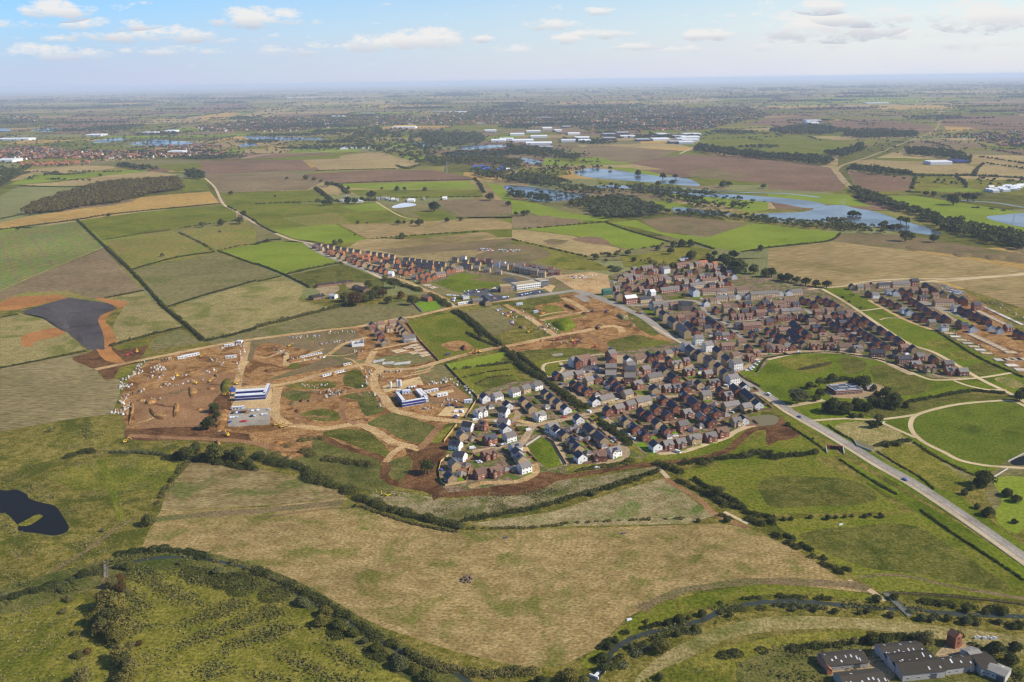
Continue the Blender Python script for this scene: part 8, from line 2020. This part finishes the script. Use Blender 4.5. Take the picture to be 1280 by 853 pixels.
# cumulus: scattered puffs by direction, broken up by noise, thinning to the zenith
tc = N.new('ShaderNodeTexCoord'); sp = N.new('ShaderNodeSeparateXYZ'); L.new(tc.outputs['Generated'], sp.inputs[0])
def mth(op, a, b=None, clamp=False):
    m = N.new('ShaderNodeMath'); m.operation = op; m.use_clamp = clamp
    for i, v in enumerate((a, b)):
        if v is None: continue
        if isinstance(v, (int, float)): m.inputs[i].default_value = v
        else: L.new(v, m.inputs[i])
    return m.outputs[0]
az = mth('ARCTAN2', sp.outputs[0], sp.outputs[1]); el = mth('ARCSINE', sp.outputs[2])
cv = N.new('ShaderNodeCombineXYZ'); L.new(mth('MULTIPLY', az, 1.0), cv.inputs[0]); L.new(mth('MULTIPLY', el, 2.3), cv.inputs[1])
def nz(scale, det, off, rough=.6):
    mp = N.new('ShaderNodeMapping'); mp.inputs['Location'].default_value = (off, off*.7, off*.3); L.new(cv.outputs[0], mp.inputs['Vector'])
    n = N.new('ShaderNodeTexNoise'); n.inputs['Scale'].default_value = scale; n.inputs['Detail'].default_value = det; n.inputs['Roughness'].default_value = rough
    L.new(mp.outputs[0], n.inputs['Vector']); return n.outputs['Fac']
puff = nz(40, 8, 3.1, .66)
def cloud_px(px, py, wpx, hpx, k=1.0):
    d = (_f*FOC + _r*(px-640) - _u*(py-426.5)).normalized()
    return math.atan2(d.x, d.y), math.asin(d.z), wpx/FOC/2, hpx/FOC/2, k
CL = [cloud_px(*q) for q in ((70,12,70,22),(185,42,150,20),(120,30,120,14,.7),(325,22,100,24),(330,27,140,12,.8),(205,64,110,12,.8),(75,48,40,10),(60,66,150,20,.7),(380,62,120,16,.7),(485,52,80,26),(540,48,80,28),(500,58,170,14,.8),(600,48,40,10,.8),(715,47,44,16),(690,30,70,16,.75),(760,42,60,12,.7),(650,62,70,12,.6),(748,14,40,10,.8),
  (885,43,70,14),(1040,30,140,34,1.0),(1080,42,120,18,.9),(985,45,60,14,.9),(1030,8,60,16,.9),(1100,20,120,20,.8),(1240,18,110,34,1.0),(1190,38,70,14,.8),(920,20,50,8,.6),(1000,56,150,14,.6),(1230,52,120,14,.5),(1180,60,120,10,.5),(790,58,70,10,.6),(850,62,70,8,.6),(20,30,80,12,.6),(260,50,120,10,.6))]
dens = None; under = None
for a, e, wa, he, k in CL:
    x = mth('DIVIDE', mth('SUBTRACT', az, a), wa); y = mth('DIVIDE', mth('SUBTRACT', el, e), he)
    r2 = mth('ADD', mth('POWER', x, 2.0), mth('POWER', y, 2.0))
    m = mth('MULTIPLY', mth('SUBTRACT', 1.0, mth('MULTIPLY', r2, .62), True), k)
    dens = m if dens is None else mth('MAXIMUM', dens, m)
    u = mth('MULTIPLY', mth('MULTIPLY', y, -.75, True), mth('GREATER_THAN', m, .02))
    under = u if under is None else mth('MAXIMUM', under, u)
cover = mth('MULTIPLY', mth('SUBTRACT', mth('ADD', mth('MULTIPLY', dens, .62), mth('MULTIPLY', puff, 2.1)), 1.25), 2.8, True)
cover = mth('MULTIPLY', cover, mth('MULTIPLY', mth('SUBTRACT', el, .012), 40.0, True))
veil = mth('MULTIPLY', mth('SUBTRACT', nz(9, 5, 5.7, .55), .46, True), 1.6, True)
low = mth('POWER', mth('MULTIPLY', mth('SUBTRACT', .128, el, True), 7.8, True), 1.5)
veil = mth('ADD', mth('MULTIPLY', veil, mth('MULTIPLY', low, .6)), mth('MULTIPLY', low, .95), True)
side = mth('MULTIPLY', mth('ADD', az, .45), 1.25, True)
vc = N.new('ShaderNodeMix'); vc.data_type = 'RGBA'; L.new(side, vc.inputs[0]); vc.inputs[6].default_value = (*CLOUD_VEIL, 1); vc.inputs[7].default_value = (5.7,5.9,6.6,1)
tint = N.new('ShaderNodeMix'); tint.data_type = 'RGBA'; tint.blend_type = 'MULTIPLY'; tint.inputs[0].default_value = 1; L.new(sky.outputs[0], tint.inputs[6]); tc2 = N.new('ShaderNodeMix'); tc2.data_type = 'RGBA'; L.new(side, tc2.inputs[0]); tc2.inputs[6].default_value = (.40,.78,1.25,1); tc2.inputs[7].default_value = (1.12,1.14,1.22,1); L.new(tc2.outputs[2], tint.inputs[7])
shade = mth('MULTIPLY', mth('MULTIPLY', under, mth('ADD', mth('MULTIPLY', puff, .6), .5)), .95, True)
cc = N.new('ShaderNodeMix'); cc.data_type = 'RGBA'; L.new(shade, cc.inputs[0]); cc.inputs[6].default_value = (*CLOUD_LIT, 1); cc.inputs[7].default_value = (*CLOUD_SHD, 1)
mixv = N.new('ShaderNodeMix'); mixv.data_type = 'RGBA'; L.new(veil, mixv.inputs[0]); L.new(tint.outputs[2], mixv.inputs[6]); L.new(vc.outputs[2], mixv.inputs[7])
mixc = N.new('ShaderNodeMix'); mixc.data_type = 'RGBA'; L.new(mth('MULTIPLY', cover, .93), mixc.inputs[0]); L.new(mixv.outputs[2], mixc.inputs[6]); L.new(cc.outputs[2], mixc.inputs[7])
L.new(mixc.outputs[2], bg.inputs['Color'])

sd = bpy.data.lights.new('sun', 'SUN'); sd.energy = SUN_S; sd.angle = math.radians(.53); sd.color = (1.0,.93,.82)
so = bpy.data.objects.new('sun', sd); COL.objects.link(so)
sv = Vector((math.cos(SUN_EL)*math.cos(SUN_AZ), math.cos(SUN_EL)*math.sin(SUN_AZ), math.sin(SUN_EL)))
so.rotation_euler = sv.to_track_quat('Z', 'Y').to_euler(); so.location = (400, 300, 600)

cd = bpy.data.cameras.new('camera'); cam = bpy.data.objects.new('camera', cd); COL.objects.link(cam)
cd.sensor_width = 36; cd.lens = 36*FOC/1280; cd.clip_start = 1; cd.clip_end = 300000
Mx = Matrix(((_r.x,_u.x,-_f.x,0),(_r.y,_u.y,-_f.y,0),(_r.z,_u.z,-_f.z,CAM_H),(0,0,0,1))); cam.matrix_world = Mx
sc.camera = cam
sc.render.engine = 'CYCLES'
sc.cycles.max_bounces = 4; sc.cycles.diffuse_bounces = 2; sc.cycles.glossy_bounces = 2; sc.cycles.transmission_bounces = 1; sc.cycles.volume_bounces = 1; sc.cycles.transparent_max_bounces = 4
sc.cycles.use_denoising = True
try: sc.cycles.denoiser = 'OPENIMAGEDENOISE'; sc.cycles.denoising_input_passes = 'RGB_ALBEDO_NORMAL'
except Exception: pass
sc.cycles.use_adaptive_sampling = False
sc.cycles.filter_width = 1.3
sc.view_settings.view_transform = 'Standard'; sc.view_settings.look = 'None'; sc.view_settings.exposure = EXPO; sc.view_settings.gamma = 1.0; sc.view_settings.use_curve_mapping = False
print('objects', len(sc.objects), 'stacks', NST)
